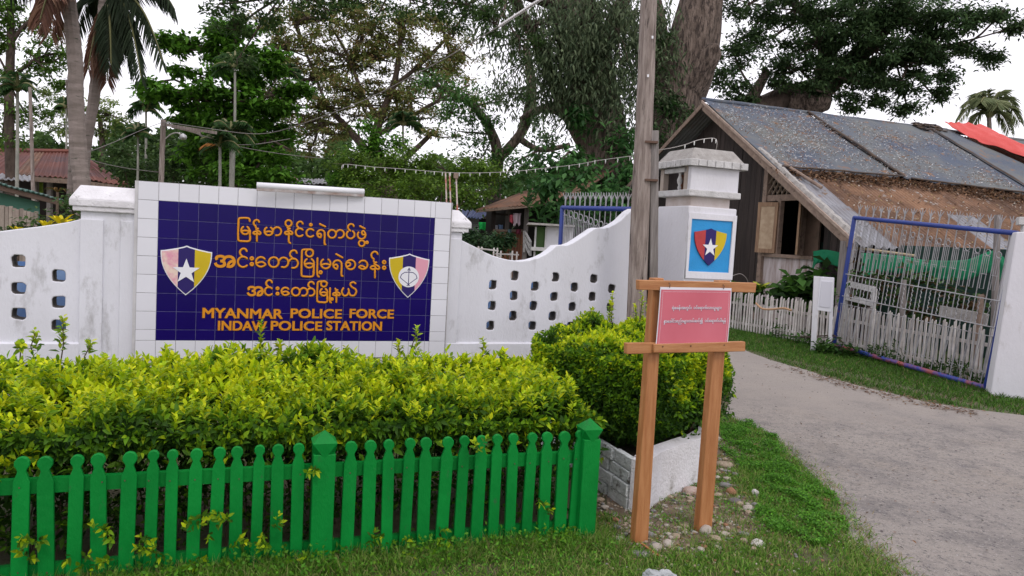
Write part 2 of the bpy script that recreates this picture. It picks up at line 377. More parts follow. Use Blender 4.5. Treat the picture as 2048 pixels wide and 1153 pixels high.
def road_mat():
    m = mat('worn_asphalt', (.29, .26, .24), .9, (.35, .31, .275), .8, .3, 1.6, 90)
    nt = m.node_tree; N = nt.nodes; L = nt.links; b = N['Principled BSDF']
    src = b.inputs['Base Color'].links[0].from_socket
    geo = N.new('ShaderNodeNewGeometry')
    def nz(s, det, ro, lo, hi):
        n = N.new('ShaderNodeTexNoise'); n.inputs['Scale'].default_value = s; n.inputs['Detail'].default_value = det; n.inputs['Roughness'].default_value = ro
        L.new(geo.outputs['Position'], n.inputs['Vector']); r = N.new('ShaderNodeMapRange'); r.inputs[1].default_value = lo; r.inputs[2].default_value = hi; L.new(n.outputs['Fac'], r.inputs[0]); return r.outputs[0]
    def mx(f, a, c):
        x = N.new('ShaderNodeMix'); x.data_type = 'RGBA'; L.new(f, x.inputs[0]); L.new(a, x.inputs[6]); x.inputs[7].default_value = (*c, 1); return x.outputs[2]
    o = mx(nz(1.4, 10, .78, .47, .62), src, (.185, .168, .162))     # exposed aggregate
    o = mx(nz(.9, 6, .7, .52, .66), o, (.31, .27, .235))           # dust
    o = mx(nz(17, 9, .9, .53, .60), o, (.16, .148, .143)); o = mx(nz(38, 5, .8, .56, .62), o, (.085, .08, .085))           # dark chips
    o = mx(nz(60, 3, .8, .60, .66), o, (.44, .41, .39))
    sx = N.new('ShaderNodeSeparateXYZ'); L.new(geo.outputs['Position'], sx.inputs[0])
    nn_ = N.new('ShaderNodeTexNoise'); nn_.inputs['Scale'].default_value = 1.1; nn_.inputs['Detail'].default_value = 8; L.new(geo.outputs['Position'], nn_.inputs['Vector'])
    ad = N.new('ShaderNodeMath'); ad.operation = 'MULTIPLY_ADD'; L.new(nn_.outputs['Fac'], ad.inputs[0]); ad.inputs[1].default_value = 3.0; L.new(sx.outputs['Y'], ad.inputs[2])
    mr = N.new('ShaderNodeMapRange'); mr.inputs[1].default_value = 8.2; mr.inputs[2].default_value = 9.0; mr.inputs[4].default_value = .85; L.new(ad.outputs[0], mr.inputs[0])
    o2 = mx(nz(2.2, 8, .7, .50, .70), src, (.36, .315, .28)); o2 = mx(nz(40, 4, .8, .60, .66), o2, (.14, .12, .11))
    xx = N.new('ShaderNodeMix'); xx.data_type = 'RGBA'; L.new(mr.outputs[0], xx.inputs[0]); L.new(o, xx.inputs[6]); L.new(o2, xx.inputs[7])
    L.new(xx.outputs[2], b.inputs['Base Color']); return m
ground_m = mat('ground_earth', (.075, .095, .035), .95, (.12, .09, .055), 1.5, .6, 1.2, 40, dirt=(.05, .07, .02), dscale=5)
gravel_m = mat('gravel_earth', (.24, .18, .125), .95, (.14, .10, .07), 5, .7, 1.6, 70, dirt=(.38, .33, .27), dscale=30, dlo=.62, dhi=.67)
dust_m = mat('dusty_verge', (.30, .25, .205), .95, (.22, .18, .14), 4, .6, .9, 70, dirt=(.10, .09, .08), dscale=45, dlo=.64, dhi=.68)
mb = MB(); mb.add([(-250, -30, 0), (300, -30, 0), (300, 420, 0), (-250, 420, 0)], [(0, 1, 2, 3)])
props(mb.build('ground', ground_m), kind='structure')
G = lambda x, y: tuple(gnd(x, y)[:2])
left_edge = [G(1835, 1250), G(1795, 1153), G(1700, 1075), G(1672, 1000), G(1600, 930), G(1540, 872), G(1455, 835), (2.35, 7.6), (2.75, 9.3), (3.1, 11.0), (2.6, 13.5), (1.2, 15.5)]
right_edge = [(2.5, 17.0), (3.6, 13.6), G(1490, 702), G(1560, 728), G(1640, 752), G(1750, 782), G(1850, 806), G(1950, 822), G(2048, 834), (7.6, 7.2), (14, 6.0), (14, -3), (1.2, -3), (1.5, 1.8)]
ROADP = left_edge + right_edge
sheet('road', ROADP, .012, road_mat(), wob=.05)
GRAVP = [G(1225, 880), G(1440, 850), G(1480, 880), G(1520, 905), G(1470, 960), G(1520, 1000), G(1560, 1060), G(1440, 1105), G(1290, 1120), G(1200, 1060), G(1190, 1000)]
sheet('gravel_patch', GRAVP, .006, gravel_m, wob=.09)
DUSTP = [G(1440, 830), G(1550, 865), G(1640, 950), G(1695, 1010), G(1720, 1075), G(1800, 1153), G(1780, 1160), G(1670, 1070), G(1650, 1000), G(1560, 925), G(1500, 890), G(1430, 870)]
sheet('dusty_verge', DUSTP, .009, dust_m, wob=.06)

# ================================================================== BOUNDARY WALL
wall = thing('boundary_wall', W3(.8, 0, -.2), 'whitewashed masonry wall with scooped top and rows of small square holes', 'wall')
OFFW = -.07
fr_w = lambda s, z, off: W3(s, z, OFFW + off)
def holes_px(lst, w, h):
    out = []
    for (px, py) in lst:
        s, z = Wpx(px, py, OFFW); r = .022
        pts = []
        for (sx, sy, a0) in ((1, 1, 0), (-1, 1, 90), (-1, -1, 180), (1, -1, 270)):
            for k in range(3):
                a = math.radians(a0 + k * 45)
                pts.append((s + sx * (w / 2 - r) + r * math.cos(a) + rng.uniform(-.004, .004), z + sy * (h / 2 - r) + r * math.sin(a) + rng.uniform(-.004, .004)))
        out.append(pts)
    return out
# right section
top = [Wpx(x, y, OFFW) for x, y in [(924, 481), (940, 489), (956, 497), (970, 505), (986, 512), (1003, 517), (1020, 521), (1040, 523), (1060, 521), (1078, 516), (1092, 509), (1104, 500), (1113, 492), (1124, 491), (1134, 491), (1145, 487), (1158, 479), (1170, 471), (1180, 464), (1189, 458), (1197, 456), (1208, 457), (1218, 455), (1230, 449), (1242, 441), (1253, 430), (1262, 422), (1270, 418)]]
H2 = [(1030, 552), (1111, 555), (1188, 558), (986, 570), (1070, 573), (1149, 575), (1224, 578), (1028, 592), (1108, 594), (1185, 594), (984, 612), (1067, 612), (1145, 614), (1221, 615), (1026, 632), (1105, 633), (1180, 632), (981, 652), (1065, 652), (1142, 653), (1218, 654), (1258, 560), (1255, 597), (1252, 632)]
H2 = [h for h in H2 if h[0] < 1250]
s_r0, s_r1 = 2.40, top[-1][0] + .12
outer = [(s_r0, 0), (s_r1, 0), (s_r1, top[-1][1])] + top[::-1] + [(s_r0, top[0][1])]
h2 = holes_px(H2, .078, .088)
wr = plate2d('wall_panel', outer, h2, .16, fr_w, whitewash, wall, bev=.008)
mb = MB(); a, b = W3(2.40, .50, OFFW + .025), W3(s_r1, .50, OFFW + .025)
mb.hexa([W3(2.40, 0, OFFW + .035), W3(s_r1, 0, OFFW + .035), W3(s_r1, 0, OFFW - .02), W3(2.40, 0, OFFW - .02)], [W3(2.40, .507, OFFW + .03), W3(s_r1, .507, OFFW + .03), W3(s_r1, .53, OFFW - .02), W3(2.40, .53, OFFW - .02)])
mb.build('plinth', whitewash, wall)
# left section
def linings(hs):
    for h in hs:
        c_ = np.mean(h, 0); q = [(c_[0] + (x_ - c_[0]) * .955, c_[1] + (z_ - c_[1]) * .955) for x_, z_ in h]; n_ = len(h); mb = MB()
        for o_ in (-.014, -.157): mb.v += [tuple(fr_w(x_, z_, o_)) for x_, z_ in (h if False else q)]
        for o_ in (-.014, -.157): mb.v += [tuple(fr_w(c_[0] + (x_ - c_[0]) * 1.03, c_[1] + (z_ - c_[1]) * 1.03, o_)) for x_, z_ in h]
        for i in range(n_):
            j = (i + 1) % n_; mb.f += [(i, j, n_ + j, n_ + i), (2 * n_ + i, 3 * n_ + i, 3 * n_ + j, 2 * n_ + j), (i, 2 * n_ + i, 2 * n_ + j, j), (n_ + i, n_ + j, 3 * n_ + j, 3 * n_ + i)]
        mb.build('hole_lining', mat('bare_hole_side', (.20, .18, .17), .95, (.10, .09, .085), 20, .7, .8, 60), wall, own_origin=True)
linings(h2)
top = [Wpx(x, y, OFFW) for x, y in [(163, 438), (140, 444), (110, 449), (75, 454), (40, 458), (0, 463), (-60, 476), (-120, 492), (-180, 500), (-260, 505), (-340, 498), (-420, 480), (-500, 455)]]
H1 = [(37, 523), (117, 552), (37, 577), (117, 605), (37, 628), (117, 652), (-45, 552), (-45, 603), (-125, 577), (-125, 628), (-210, 603)]
outer = [(top[-1][0], 0), (-.45, 0), (-.45, top[0][1] + .004)] + top
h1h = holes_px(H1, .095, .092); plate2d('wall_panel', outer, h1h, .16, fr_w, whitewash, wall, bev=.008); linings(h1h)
mb = MB(); x0 = top[-1][0]
mb.hexa([W3(x0, 0, OFFW + .035), W3(-.56, 0, OFFW + .035), W3(-.56, 0, OFFW - .02), W3(x0, 0, OFFW - .02)], [W3(x0, .50, OFFW + .03), W3(-.56, .50, OFFW + .03), W3(-.56, .52, OFFW - .02), W3(x0, .52, OFFW - .02)])
mb.build('plinth', whitewash, wall)
# two pillars with caps, beside the sign board
def wbox(mb, s0, s1, z0, z1, o0, o1):
    mb.box((W3(s0, z0, o0) + W3(s1, z1, o1)) / 2, DW * (s1 - s0) / 2, NW * (o1 - o0) / 2, ZV * (z1 - z0) / 2)
def pillar(s0, s1, o0, o1, sgn):
    es = .075
    mb = MB(); wbox(mb, s0, s1, 0, 1.575, o0, o1)
    # two shallow flutes as raised strips
    w = s1 - s0
    wbox(mb, s0 + .0, s0 + w * .30, .02, 1.50, o1, o1 + .018); wbox(mb, s0 + w * .52, s0 + w * .98, .02, 1.50, o1, o1 + .014)
    o = mb.build('pillar', whitewash, wall); bevel(o, .008)
    mb = MB(); e = .045
    wbox(mb, s0 - es * .7, s1 + es * .7, 1.56, 1.60, o0 - e * .7, o1 + e * .7)
    wbox(mb, s0 - es, s1 + es, 1.598, 1.655, o0 - e, o1 + e)
    t0 = [W3(s0 - es, 1.653, o1 + e), W3(s1 + es, 1.653, o1 + e), W3(s1 + es, 1.653, o0 - e), W3(s0 - es, 1.653, o0 - e)]
    i = .10; t1 = [W3(s0 + i * .6 - es, 1.765, o1 + e - i), W3(s1 + es - i, 1.765, o1 + e - i), W3(s1 + es - i, 1.765, o0 - e + i), W3(s0 - es + i * .6, 1.765, o0 - e + i)]
    mb.hexa(t0, t1); o = mb.build('pillar_cap', whitecap, wall); bevel(o, .008)
pillar(-.565, -.02, -.33, OFFW + .008, 1)
pillar(2.22, 2.575, -.33, OFFW + .008, 1)

# ================================================================== SIGN BOARD (tiles, shields, lettering)
board = thing('sign_board', W3(1.13, 0, -.05), 'large tiled board with white tile border, navy field, orange lettering and two shields', 'sign board')
mb = MB(); wbox(mb, -.178, 2.452, .0, 1.826, -.16, -.0065)
bb = mb.build('backing', mat('board_render', (.60, .59, .60), .85, (.45, .44, .45), 9, .5, .3), board)
S0, S1, Z0, Z1 = -.004, 2.290, .538, 1.677; TS = .15
def grout_sheet(name, s0, s1, z0, z1, m):
    mb = MB(); wbox(mb, s0, s1, z0, z1, -.0062, -.0030); return mb.build(name, m, board)
# grout frame: four strips and the field
grout_sheet('grout', S0 - .15, S1 + .155, Z1 + .0005, Z1 + .147, grout); grout_sheet('grout', S0 - .15, S1 + .155, Z0 - .15, Z0 - .0005, grout)
grout_sheet('grout', S0 - .15, S0 - .0005, Z0, Z1, grout); grout_sheet('grout', S1 + .0005, S1 + .155, Z0, Z1, grout)
grout_sheet('grout', S0, S1, Z0, Z1, navygrout)
_tile_cache = {}
def tile(s0, s1, z0, z1, m, gap=.0017, lab=None):
    if s1 - s0 < .012 or z1 - z0 < .012: return
    w, h = round(s1 - s0 - 2 * gap, 4), round(z1 - z0 - 2 * gap, 4); key = (w, h, m.name)
    if key not in _tile_cache:
        mb = MB(); t = .006; b = .0012
        def c(x, z, o): return DW * x + ZV * z + NW * o
        x, z = w / 2, h / 2
        mb.hexa([c(-x, -z, -t), c(x, -z, -t), c(x, -z, -b), c(-x, -z, -b)], [c(-x, z, -t), c(x, z, -t), c(x, z, -b), c(-x, z, -b)])
        mb.add([c(-x, -z, -b), c(x, -z, -b), c(x, z, -b), c(-x, z, -b), c(-x + b, -z + b, 0), c(x - b, -z + b, 0), c(x - b, z - b, 0), c(-x + b, z - b, 0)], [(0, 1, 5, 4), (1, 2, 6, 5), (2, 3, 7, 6), (3, 0, 4, 7), (4, 5, 6, 7)])
        me = bpy.data.meshes.new('tile'); me.from_pydata(mb.v, [], mb.f); me.materials.append(m)
        bm = bmesh.new(); bm.from_mesh(me); bmesh.ops.remove_doubles(bm, verts=bm.verts, dist=1e-6)
        for f in [f for f in bm.faces if all(abs(Vector(NW).dot(v.co) + b) < 1e-5 for v in f.verts)]: bm.faces.remove(f)
        bmesh.ops.recalc_face_normals(bm, faces=bm.faces); bm.to_mesh(me); bm.free(); _tile_cache[key] = me
    o = link('tile', _tile_cache[key], board, W3((s0 + s1) / 2, (z0 + z1) / 2, rng.uniform(-.0003, .0003)) - np.array(board.location))
    o.rotation_euler = (rng.uniform(-.0035, .0035), rng.uniform(-.001, .001), rng.uniform(-.0035, .0035))
    return o
s = S0; cols = []
while s < S1 - .01: cols.append((s, min(s + TS, S1))); s += TS
rows = []; z = Z1
while z > Z0 + .01: rows.append((max(z - TS, Z0), z)); z -= TS
for (a, b) in cols:
    for (c, d) in rows: tile(a, b, c, d, navytile)
    tile(a, b, Z1, Z1 + .147, whitetile); tile(a, b, Z0 - .15, Z0, whitetile)
for (c, d) in rows + [(Z1, Z1 + .147), (Z0 - .15, Z0)]:
    tile(S0 - .15, S0, c, d, whitetile); tile(S1, S1 + .15, c, d, whitetile)

# ---- lettering drawn stroke by stroke, as on the board
def bpt(x, y): s_, z_ = Wpx(x, y, 0); return (s_, z_)
STROKES = []
OX, OY, OS = 470, 420, 5.764
def st(pts, sm=True):
    q = [(a, b, 0) for a, b in pts]
    STROKES.append([(OX + p[0] / OS, OY + p[1] / OS) for p in (smooth_path(q, 5) if sm else q)])
def arc(cx, cy, rx, ry, a0, a1):
    n = max(6, int(abs(a1 - a0) / 14)); STROKES.append([(OX + (cx + rx * math.cos(math.radians(a0 + (a1 - a0) * i / n))) / OS, OY + (cy - ry * math.sin(math.radians(a0 + (a1 - a0) * i / n))) / OS) for i in range(n + 1)])
def circ(cx, cy, r, ry=None): arc(cx, cy, r, ry or r, 0, 360)
def l_ma(cx, cy, r): arc(cx, cy, r, r, 122, 418); st([(cx - .92 * r, cy + .30 * r), (cx - .45 * r, cy + .12 * r), (cx, cy + .06 * r), (cx + .45 * r, cy + .12 * r), (cx + .92 * r, cy + .30 * r)])
def l_nga(cx, cy, r): arc(cx, cy, r, r, 42, 316)
def l_hump(cx, cy, r): arc(cx, cy, r, r, 158, -105)
def l_ta(cx, cy, r, dx): circ(cx, cy, r); l_hump(cx + dx, cy, r)
def l_hook(x, y, s=1.0): st([(x, y), (x - 22 * s, y - 22 * s), (x - 28 * s, y - 48 * s), (x - 14 * s, y - 72 * s), (x + 10 * s, y - 82 * s), (x + 32 * s, y - 74 * s), (x + 42 * s, y - 55 * s)])
def l_na(x, y, s=1.0, stem=True, foot=False):   # x,y = centre of lower bowl
    st([(x - 14 * s, y - 68 * s), (x - 6 * s, y - 52 * s), (x + 16 * s, y - 50 * s)])
    st([(x + 16 * s, y - 50 * s), (x - 8 * s, y - 36 * s), (x + 10 * s, y - 22 * s), (x + 38 * s, y - 8 * s), (x + 50 * s, y + 12 * s), (x + 34 * s, y + 26 * s), (x + 8 * s, y + 14 * s)])
    arc(x - 20 * s, y + 8 * s, 27 * s, 18 * s, 0, 360)
    if stem: st([(x, y + 14 * s), (x, y + 116 * s)], False)
def l_ra(cx, cy, r, drop):
    arc(cx, cy, r, r, 262, 20); st([(cx + .95 * r, cy - .3 * r), (cx + .98 * r, cy + .5 * r), (cx + .93 * r, cy + drop), (cx + 1.2 * r, cy + drop + .25 * r)])
    st([(cx - .85 * r, cy + .25 * r), (cx - .35 * r, cy - .05 * r), (cx + .05 * r, cy + .30 * r), (cx - .1 * r, cy + .95 * r)])
def l_rabox(x0, y0, x1, y1, yo):   # medial ra, wrapping box; open top right down to yo
    st([(x1 - 8, yo), (x1 - 12, y0 + 14), (x1 - 34, y0), (x0 + 22, y0), (x0 + 4, y0 + 14), (x0, y0 + 50), (x0 - 4, y1 - 30), (x0 + 12, y1 - 4), (x0 + 34, y1), (x1 - 30, y1 + 2), (x1 - 6, y1 - 14), (x1 - 4, y1 - 60)])
# line 1
l_rabox(40, 97, 178, 362, 132); st([(172, 300), (172, 240)], False); l_ma(118, 238, 46)
l_na(252, 262, .86); l_hook(240, 192, .9)
l_ma(388, 248, 48); l_hump(485, 250, 47)
l_na(617, 262, .9, stem=False); st([(620, 285), (620, 365), (636, 385)]); circ(617, 157, 36)
l_nga(745, 262, 46); l_hook(740, 215, .95); l_nga(868, 268, 46); circ(873, 174, 11)
l_ra(990, 278, 44, 112); st([(978, 165), (1038, 195)], False)
l_ta(1118, 280, 46, 92)
arc(1331, 287, 46, 46, 128, 415); l_hook(1328, 243, .95)
arc(1458, 292, 46, 46, 140, 400); st([(1500, 270), (1480, 244), (1460, 262), (1472, 288), (1500, 285)]); st([(1440, 190), (1495, 218)], False)
circ(1460, 388, 34); circ(1520, 378, 11)
# line 2
def zf(x, y): return ((x - 0) / 3.392 + 300 - OX) * OS, ((y - 0) / 3.392 + 380 - OY) * OS
def l_a(cx, cy, r):   # independent a: three-shaped left part and a hump
    x, y = cx - r * .95, cy
    st([(x - .55 * r, y - .45 * r), (x - .25 * r, y - .82 * r), (x + .25 * r, y - .80 * r), (x + .42 * r, y - .35 * r), (x, y - .12 * r), (x - .55 * r, y + .02 * r), (x - .2 * r, y + .12 * r), (x + .1 * r, y + .2 * r)])
    st([(x - .72 * r, y + .22 * r), (x - .72 * r, y + .65 * r), (x - .2 * r, y + .95 * r), (x + .45 * r, y + .88 * r), (x + .82 * r, y + .4 * r), (x + .85 * r, y - .2 * r), (x + 1.15 * r, y - .75 * r), (x + 1.6 * r, y - .95 * r), (x + 2.25 * r, y - .6 * r), (x + 2.45 * r, y + .05 * r), (x + 2.15 * r, y + .7 * r), (x + 1.6 * r, y + .95 * r)])
    st([(x + 1.2 * r, y + .85 * r), (x + 1.35 * r, y + .45 * r), (x + 1.75 * r, y + .5 * r)])
l_nga(93, 602, 60); l_hook(88, 540, 1.12)
circ(194, 563, 15); circ(194, 628, 15)
def l_e(cx, cy, r): arc(cx, cy, r, r, 38, 300); st([(cx + .5 * r, cy + .86 * r), (cx + .95 * r, cy + .55 * r), (cx + .5 * r, cy + .12 * r), (cx, cy + .02 * r), (cx - .5 * r, cy + .14 * r), (cx - .95 * r, cy + .32 * r)])
l_e(298, 602, 56)
circ(446, 606, 57); arc(560, 608, 54, 56, 158, -112); arc(672, 618, 54, 54, 158, -105); l_hook(665, 560, 1.12)
l_rabox(770, 460, 908, 770, 480); l_ma(855, 616, 54); circ(858, 500, 42); st([(908, 620), (908, 740)], False)
st([(950, 560), (948, 740), (966, 772)]); circ(986, 722, 14)
l_ma(1045, 622, 56)
l_ra(1180, 634, 50, 118); st([(1166, 512), (1238, 552)], False)
circ(1332, 634, 54); st([(1285, 612), (1320, 612), (1326, 642), (1292, 658)])
def l_kha(cx, cy, r): arc(cx, cy, r, r, 150, -120); st([(cx - .5 * r, cy + .87 * r), (cx - .95 * r, cy + .52 * r), (cx - .45 * r, cy + .2 * r), (cx + .15 * r, cy + .42 * r), (cx + .6 * r, cy + .75 * r)])
l_kha(1476, 636, 50)
l_na(1612, 660, 1.05); l_hook(1600, 570, 1.05)
circ(1718, 606, 16); circ(1718, 670, 16)
# line 3
l_nga(390, 940, 47); l_hook(386, 890, .95)
circ(490, 908, 12); circ(490, 968, 12)
l_e(580, 942, 44); circ(700, 946, 46); arc(790, 948, 44, 45, 158, -112); arc(874, 950, 43, 43, 158, -105); l_hook(870, 905, .9)
l_rabox(950, 828, 1070, 1066, 845); l_ma(1022, 950, 42); circ(1024, 856, 33); st([(1062, 950), (1062, 1040)], False)
st([(1095, 905), (1092, 1045), (1106, 1070)]); circ(1116, 1030, 11)
l_na(1168, 968, .84)
st([(1248, 905), (1230, 945), (1250, 988), (1290, 985), (1312, 945), (1306, 915)]); st([(1312, 945), (1330, 985), (1375, 988), (1398, 945), (1385, 915), (1352, 895), (1330, 870), (1335, 845), (1365, 836), (1388, 850)])
letter_r = .0082
def build_strokes(name, r, off, h, m, strokes):
    global flat_h; flat_h = h; mb = MB()
    for k, s_ in enumerate(strokes):
        pts = [W3(*bpt(*p), off + .0002 * (k % 5)) for p in s_]
        mb.tube(pts, r, 8, flat=NW, roundcap=True)
    return mb.build(name, m, board, smooth=True)
build_strokes('lettering_outline', letter_r * 1.32, .0015, .0022, maroon, STROKES)
build_strokes('burmese_lettering', letter_r, .003, .0042, orange, STROKES)
frb = lambda s, z, off: W3(s, z, off)
def enline(words, y0, y1, off):
    for (w, xa, xb) in words:
        sa, _ = bpt(xa, y1); sb, _ = bpt(xb, y1)
        _, zt = bpt((xa + xb) / 2, y0[0] + (y0[1] - y0[0]) * ((xa + xb) / 2 - 405) / 382); _, zb = bpt((xa + xb) / 2, y1)
        text_fit('lettering_outline', w, (sa, zb, sb, zt), frb, .0012, maroon, board, extrude=.0010, bold=.0062)
        text_fit('english_lettering', w, (sa + .002, zb + .002, sb - .002, zt - .002), frb, .003, orange, board, extrude=.0018, bold=.0033)
for (xa, ya, xb, yb) in ((428, 510.5, 471.5, 536), (493.5, 572.5, 527.5, 593)):
    a_ = bpt(xa, (ya + yb) / 2); b_ = bpt(xb, (ya + yb) / 2); c_ = bpt((xa + xb) / 2, ya); d_ = bpt((xa + xb) / 2, yb)
    text_fit('lettering_outline', '\u1021', (a_[0] - .003, d_[1] - .003, b_[0] + .003, c_[1] + .003), frb, .0016, maroon, board, offset=.04, extrude=.0014)
    text_fit('burmese_lettering', '\u1021', (a_[0], d_[1], b_[0], c_[1]), frb, .003, orange, board, offset=.026, extrude=.003)
enline([('MYANMAR', 405, 565), ('POLICE', 581, 683), ('FORCE', 699, 787)], (617, 619), 637.0, 0)
enline([('INDAW', 436, 533), ('POLICE', 541.5, 643.5), ('STATION', 652.5, 763)], (642.5, 643), 661.5, 0)

# ---- shields
def shield_outline(cx, cz, w, h, n=8):
    """top centre peak, concave shoulders, pointed bottom"""
    P = []
    def q(x, y): return (cx + x * w / 2, cz + y * h / 2)
    for i in range(n): t = i / n; P.append(q(t, 1 - .235 * (t ** .75) - .0 * t))                 # peak to right shoulder (concave)
    P.append(q(1, .775))
    for i in range(1, n * 2): t = i / (n * 2); P.append(q((1 - t ** 2.1) * 1.0 if t > 0 else 1, .775 - 1.775 * t ** .93))
    P.append(q(0, -1))
    R_ = P[:]; L_ = [(2 * cx - x, z) for x, z in R_[1:-1]][::-1]
    return R_ + L_
def clip_x(poly, xa, xb):
    def cut(poly, x, keep):
        out = []
        for i in range(len(poly)):
            a = poly[i]; b = poly[(i + 1) % len(poly)]; ia = keep(a[0], x); ib = keep(b[0], x)
            if ia: out.append(a)
            if ia != ib: t = (x - a[0]) / (b[0] - a[0]); out.append((x, a[1] + (b[1] - a[1]) * t))
        return out
    return cut(cut(poly, xa, lambda v, x: v >= x), xb, lambda v, x: v <= x)
def star(cx, cz, r, r2=.40):
    return [(cx + (r if i % 2 == 0 else r * r2) * math.sin(math.pi * i / 5), cz + (r if i % 2 == 0 else r * r2) * math.cos(math.pi * i / 5)) for i in range(10)]
def shield(parent, frame, cx, cz, w, h, cols, rim, base=0.0, mid=.31, emblem='star', starr=.29, thick=.004):
    sh = bpy.data.objects.new('shield', None); COL.objects.link(sh); sh.parent = parent
    sh.location = tuple(frame(cx, cz, base) - np.array(origin(parent))); sh.empty_display_size = .05
    fr = lambda s, z, off: frame(s, z, off)
    if rim: plate2d('rim', shield_outline(cx, cz, w, h), [], thick, lambda s, z, o: frame(s, z, base + thick + o), rim, sh)
    inner = shield_outline(cx, cz, w - (.018 if rim else 0), h - (.022 if rim else 0))
    a, b = cx - mid * w / 2, cx + mid * w / 2; f2 = lambda s, z, o: frame(s, z, base + thick + .0035 + o)
    for nm, m, (x0, x1) in (('left_band', cols[0], (cx - w, a)), ('middle_band', cols[1], (a, b)), ('right_band', cols[2], (b, cx + w))):
        plate2d('band', clip_x(inner, x0, x1), [], .003 if rim else thick + .003, f2, m, sh)
    if emblem == 'star': plate2d('star', star(cx, cz - .02 * h, starr * w), [], .004, lambda s, z, o: frame(s, z, base + thick + .0078 + o), shieldwhite, sh)
    return sh
def board_rect(x0, y0, x1, y1):
    a = bpt(x0, (y0 + y1) / 2); b = bpt(x1, (y0 + y1) / 2); c = bpt((x0 + x1) / 2, y0); d = bpt((x0 + x1) / 2, y1)
    return (a[0] + b[0]) / 2, (c[1] + d[1]) / 2, b[0] - a[0], c[1] - d[1]
cx, cz, w, h = board_rect(320.5, 491.5, 423.5, 591)
s1 = shield(board, frb, cx, cz, w, h, (shieldpinkworn, shieldnavy, shieldyellow), shieldwhite, .001, mid=.32, starr=.275)
s1['label'] = 'left shield with faded pink, navy and yellow bands and a white star'
cx, cz, w, h = board_rect(776.5, 507.5, 857, 596)
s2 = shield(board, frb, cx, cz, w, h, (shieldyellow, shieldnavy, shieldpink), shieldwhite, .001, mid=.32, emblem='bow')
s2['label'] = 'right shield with yellow, navy and pink bands and a bow and arrow disc'
r = w * .255; czz = cz - .01
plate2d('disc', [(cx + r * math.cos(i * math.pi / 16), czz + r * math.sin(i * math.pi / 16)) for i in range(32)], [], .003, lambda s, z, o: W3(s, z, .0098 + o), shieldwhite, s2)
flat_h = .0015; mb = MB()
for st_ in ([(0, -.85), (0, .80)], [(-.12, .62), (0, .88), (.12, .62)], [(-.82, -.10), (-.70, .22), (-.42, .42), (0, .46), (.42, .42), (.70, .22), (.82, -.10)], [(-.82, -.10), (0, -.72), (.82, -.10)], [(-.13, -.85), (0, -.68), (.13, -.85)]):
    mb.tube([W3(cx + x * r, czz + y * r, .0102) for x, y in st_], .0032, 6, flat=NW, roundcap=True)
mb.build('bow_and_arrow', shieldnavy, s2)

# ---- tube light on top of the board
a, b = at(514, 371, 6.13), at(729, 384, 6.52)
ofs = -NW * .035
lt = thing('tube_light', (a + b) / 2 + ofs + [0, 0, -.03], 'white fluorescent tube light lying along the top edge of the board', 'tube light')
mb = MB(); mb.tube([a + ofs, b + ofs], .027, 16); mb.build('tube', lampwhite, lt, smooth=True)
mb = MB(); mb.beam(a + ofs - [0, 0, .032], b + ofs - [0, 0, .032], .035, .022); mb.build('batten', mat('batten_rust', (.25, .16, .13), .8, (.5, .48, .48), 8, .7), lt)
for p, q in ((a, b), (b, a)):
    u_ = (q - p) / np.linalg.norm(q - p); mb = MB(); mb.box(p + ofs + u_ * .015, u_ * .016, np.cross(u_, ZV) ** .030, ZV * .033); bevel(mb.build('end_cap', lampwhite, lt), .004)

# ================================================================== GATE PILLAR with shield
c0 = at(1367, 560, 7.25) - P0; PS, PO = float(c0 @ DW), float(c0 @ NW); PW = .565
gp = thing('gate_pillar', W3(PS + PW / 2, 0, PO - PW / 2), 'tall white square gate pillar with lantern top and painted shield panel', 'pillar')
def gz(py, px=1372, off=0.0): return onplane(px, py, W3(PS, 0, PO + off), NW)[2]
def gs(px, py, off=0.0): return float((onplane(px, py, W3(PS, 0, PO + off), NW) - P0) @ DW)
zsh = gz(411)
def pbox(mb, ex, z0, z1, ez=None, tap=0.0):
    ez = ex if ez is None else ez
    def ring(e, z): return [W3(PS - e, z, PO + e), W3(PS + PW + e, z, PO + e), W3(PS + PW + e, z, PO - PW - e), W3(PS - e, z, PO - PW - e)]
    mb.hexa(ring(ex, z0), ring(ez, z1))
z_s0, z_s1, z_r0, z_r1, z_t = gz(391), gz(378), gz(331, 1377), gz(318, 1377), gz(292, 1377)
mb = MB(); pbox(mb, 0, 0, zsh); o = mb.build('shaft', pillarwhite, gp); bevel(o, .012)
mb = MB(); pbox(mb, -.055, zsh - .01, z_s0 + .005); mb.build('neck', mat('bare_neck', (.62, .57, .55), .85, (.5, .42, .38), 7, .5, .4, 30), gp)
mb = MB(); pbox(mb, .02, z_s0, z_s1); o = mb.build('ledge', oldwhite, gp); bevel(o, .008)
# lantern block: solid front face, open left side with posts and a baluster
e = -.005
mb = MB(); mb.box(W3(PS + PW / 2, (z_s1 + z_r0) / 2, PO + e - .03), DW * (PW / 2 + e), NW * .03, ZV * (z_r0 - z_s1) / 2); mb.build('lantern_panel', pillarwhite, gp)
mb = MB(); mb.box(W3(PS + PW + e - .03, (z_s1 + z_r0) / 2, PO - PW / 2 - .03), DW * .03, NW * (PW / 2 - .03), ZV * (z_r0 - z_s1) / 2); mb.build('lantern_panel', pillarwhite, gp)
for ds, do in ((.03, -.09), (.03, -PW + .04), (PW * .55, -PW + .04)):
    mb = MB(); mb.box(W3(PS + ds, (z_s1 + z_r0) / 2, PO + do), DW * .03, NW * .03, ZV * (z_r0 - z_s1) / 2); mb.build('lantern_post', mat('bare_plaster', (.42, .36, .31), .85, (.34, .28, .24), 6, .5), gp)
mb = MB(); hh = z_r0 - z_s1; prof = [.012, .020, .012, .024, .028, .020, .012, .018, .012, .022]
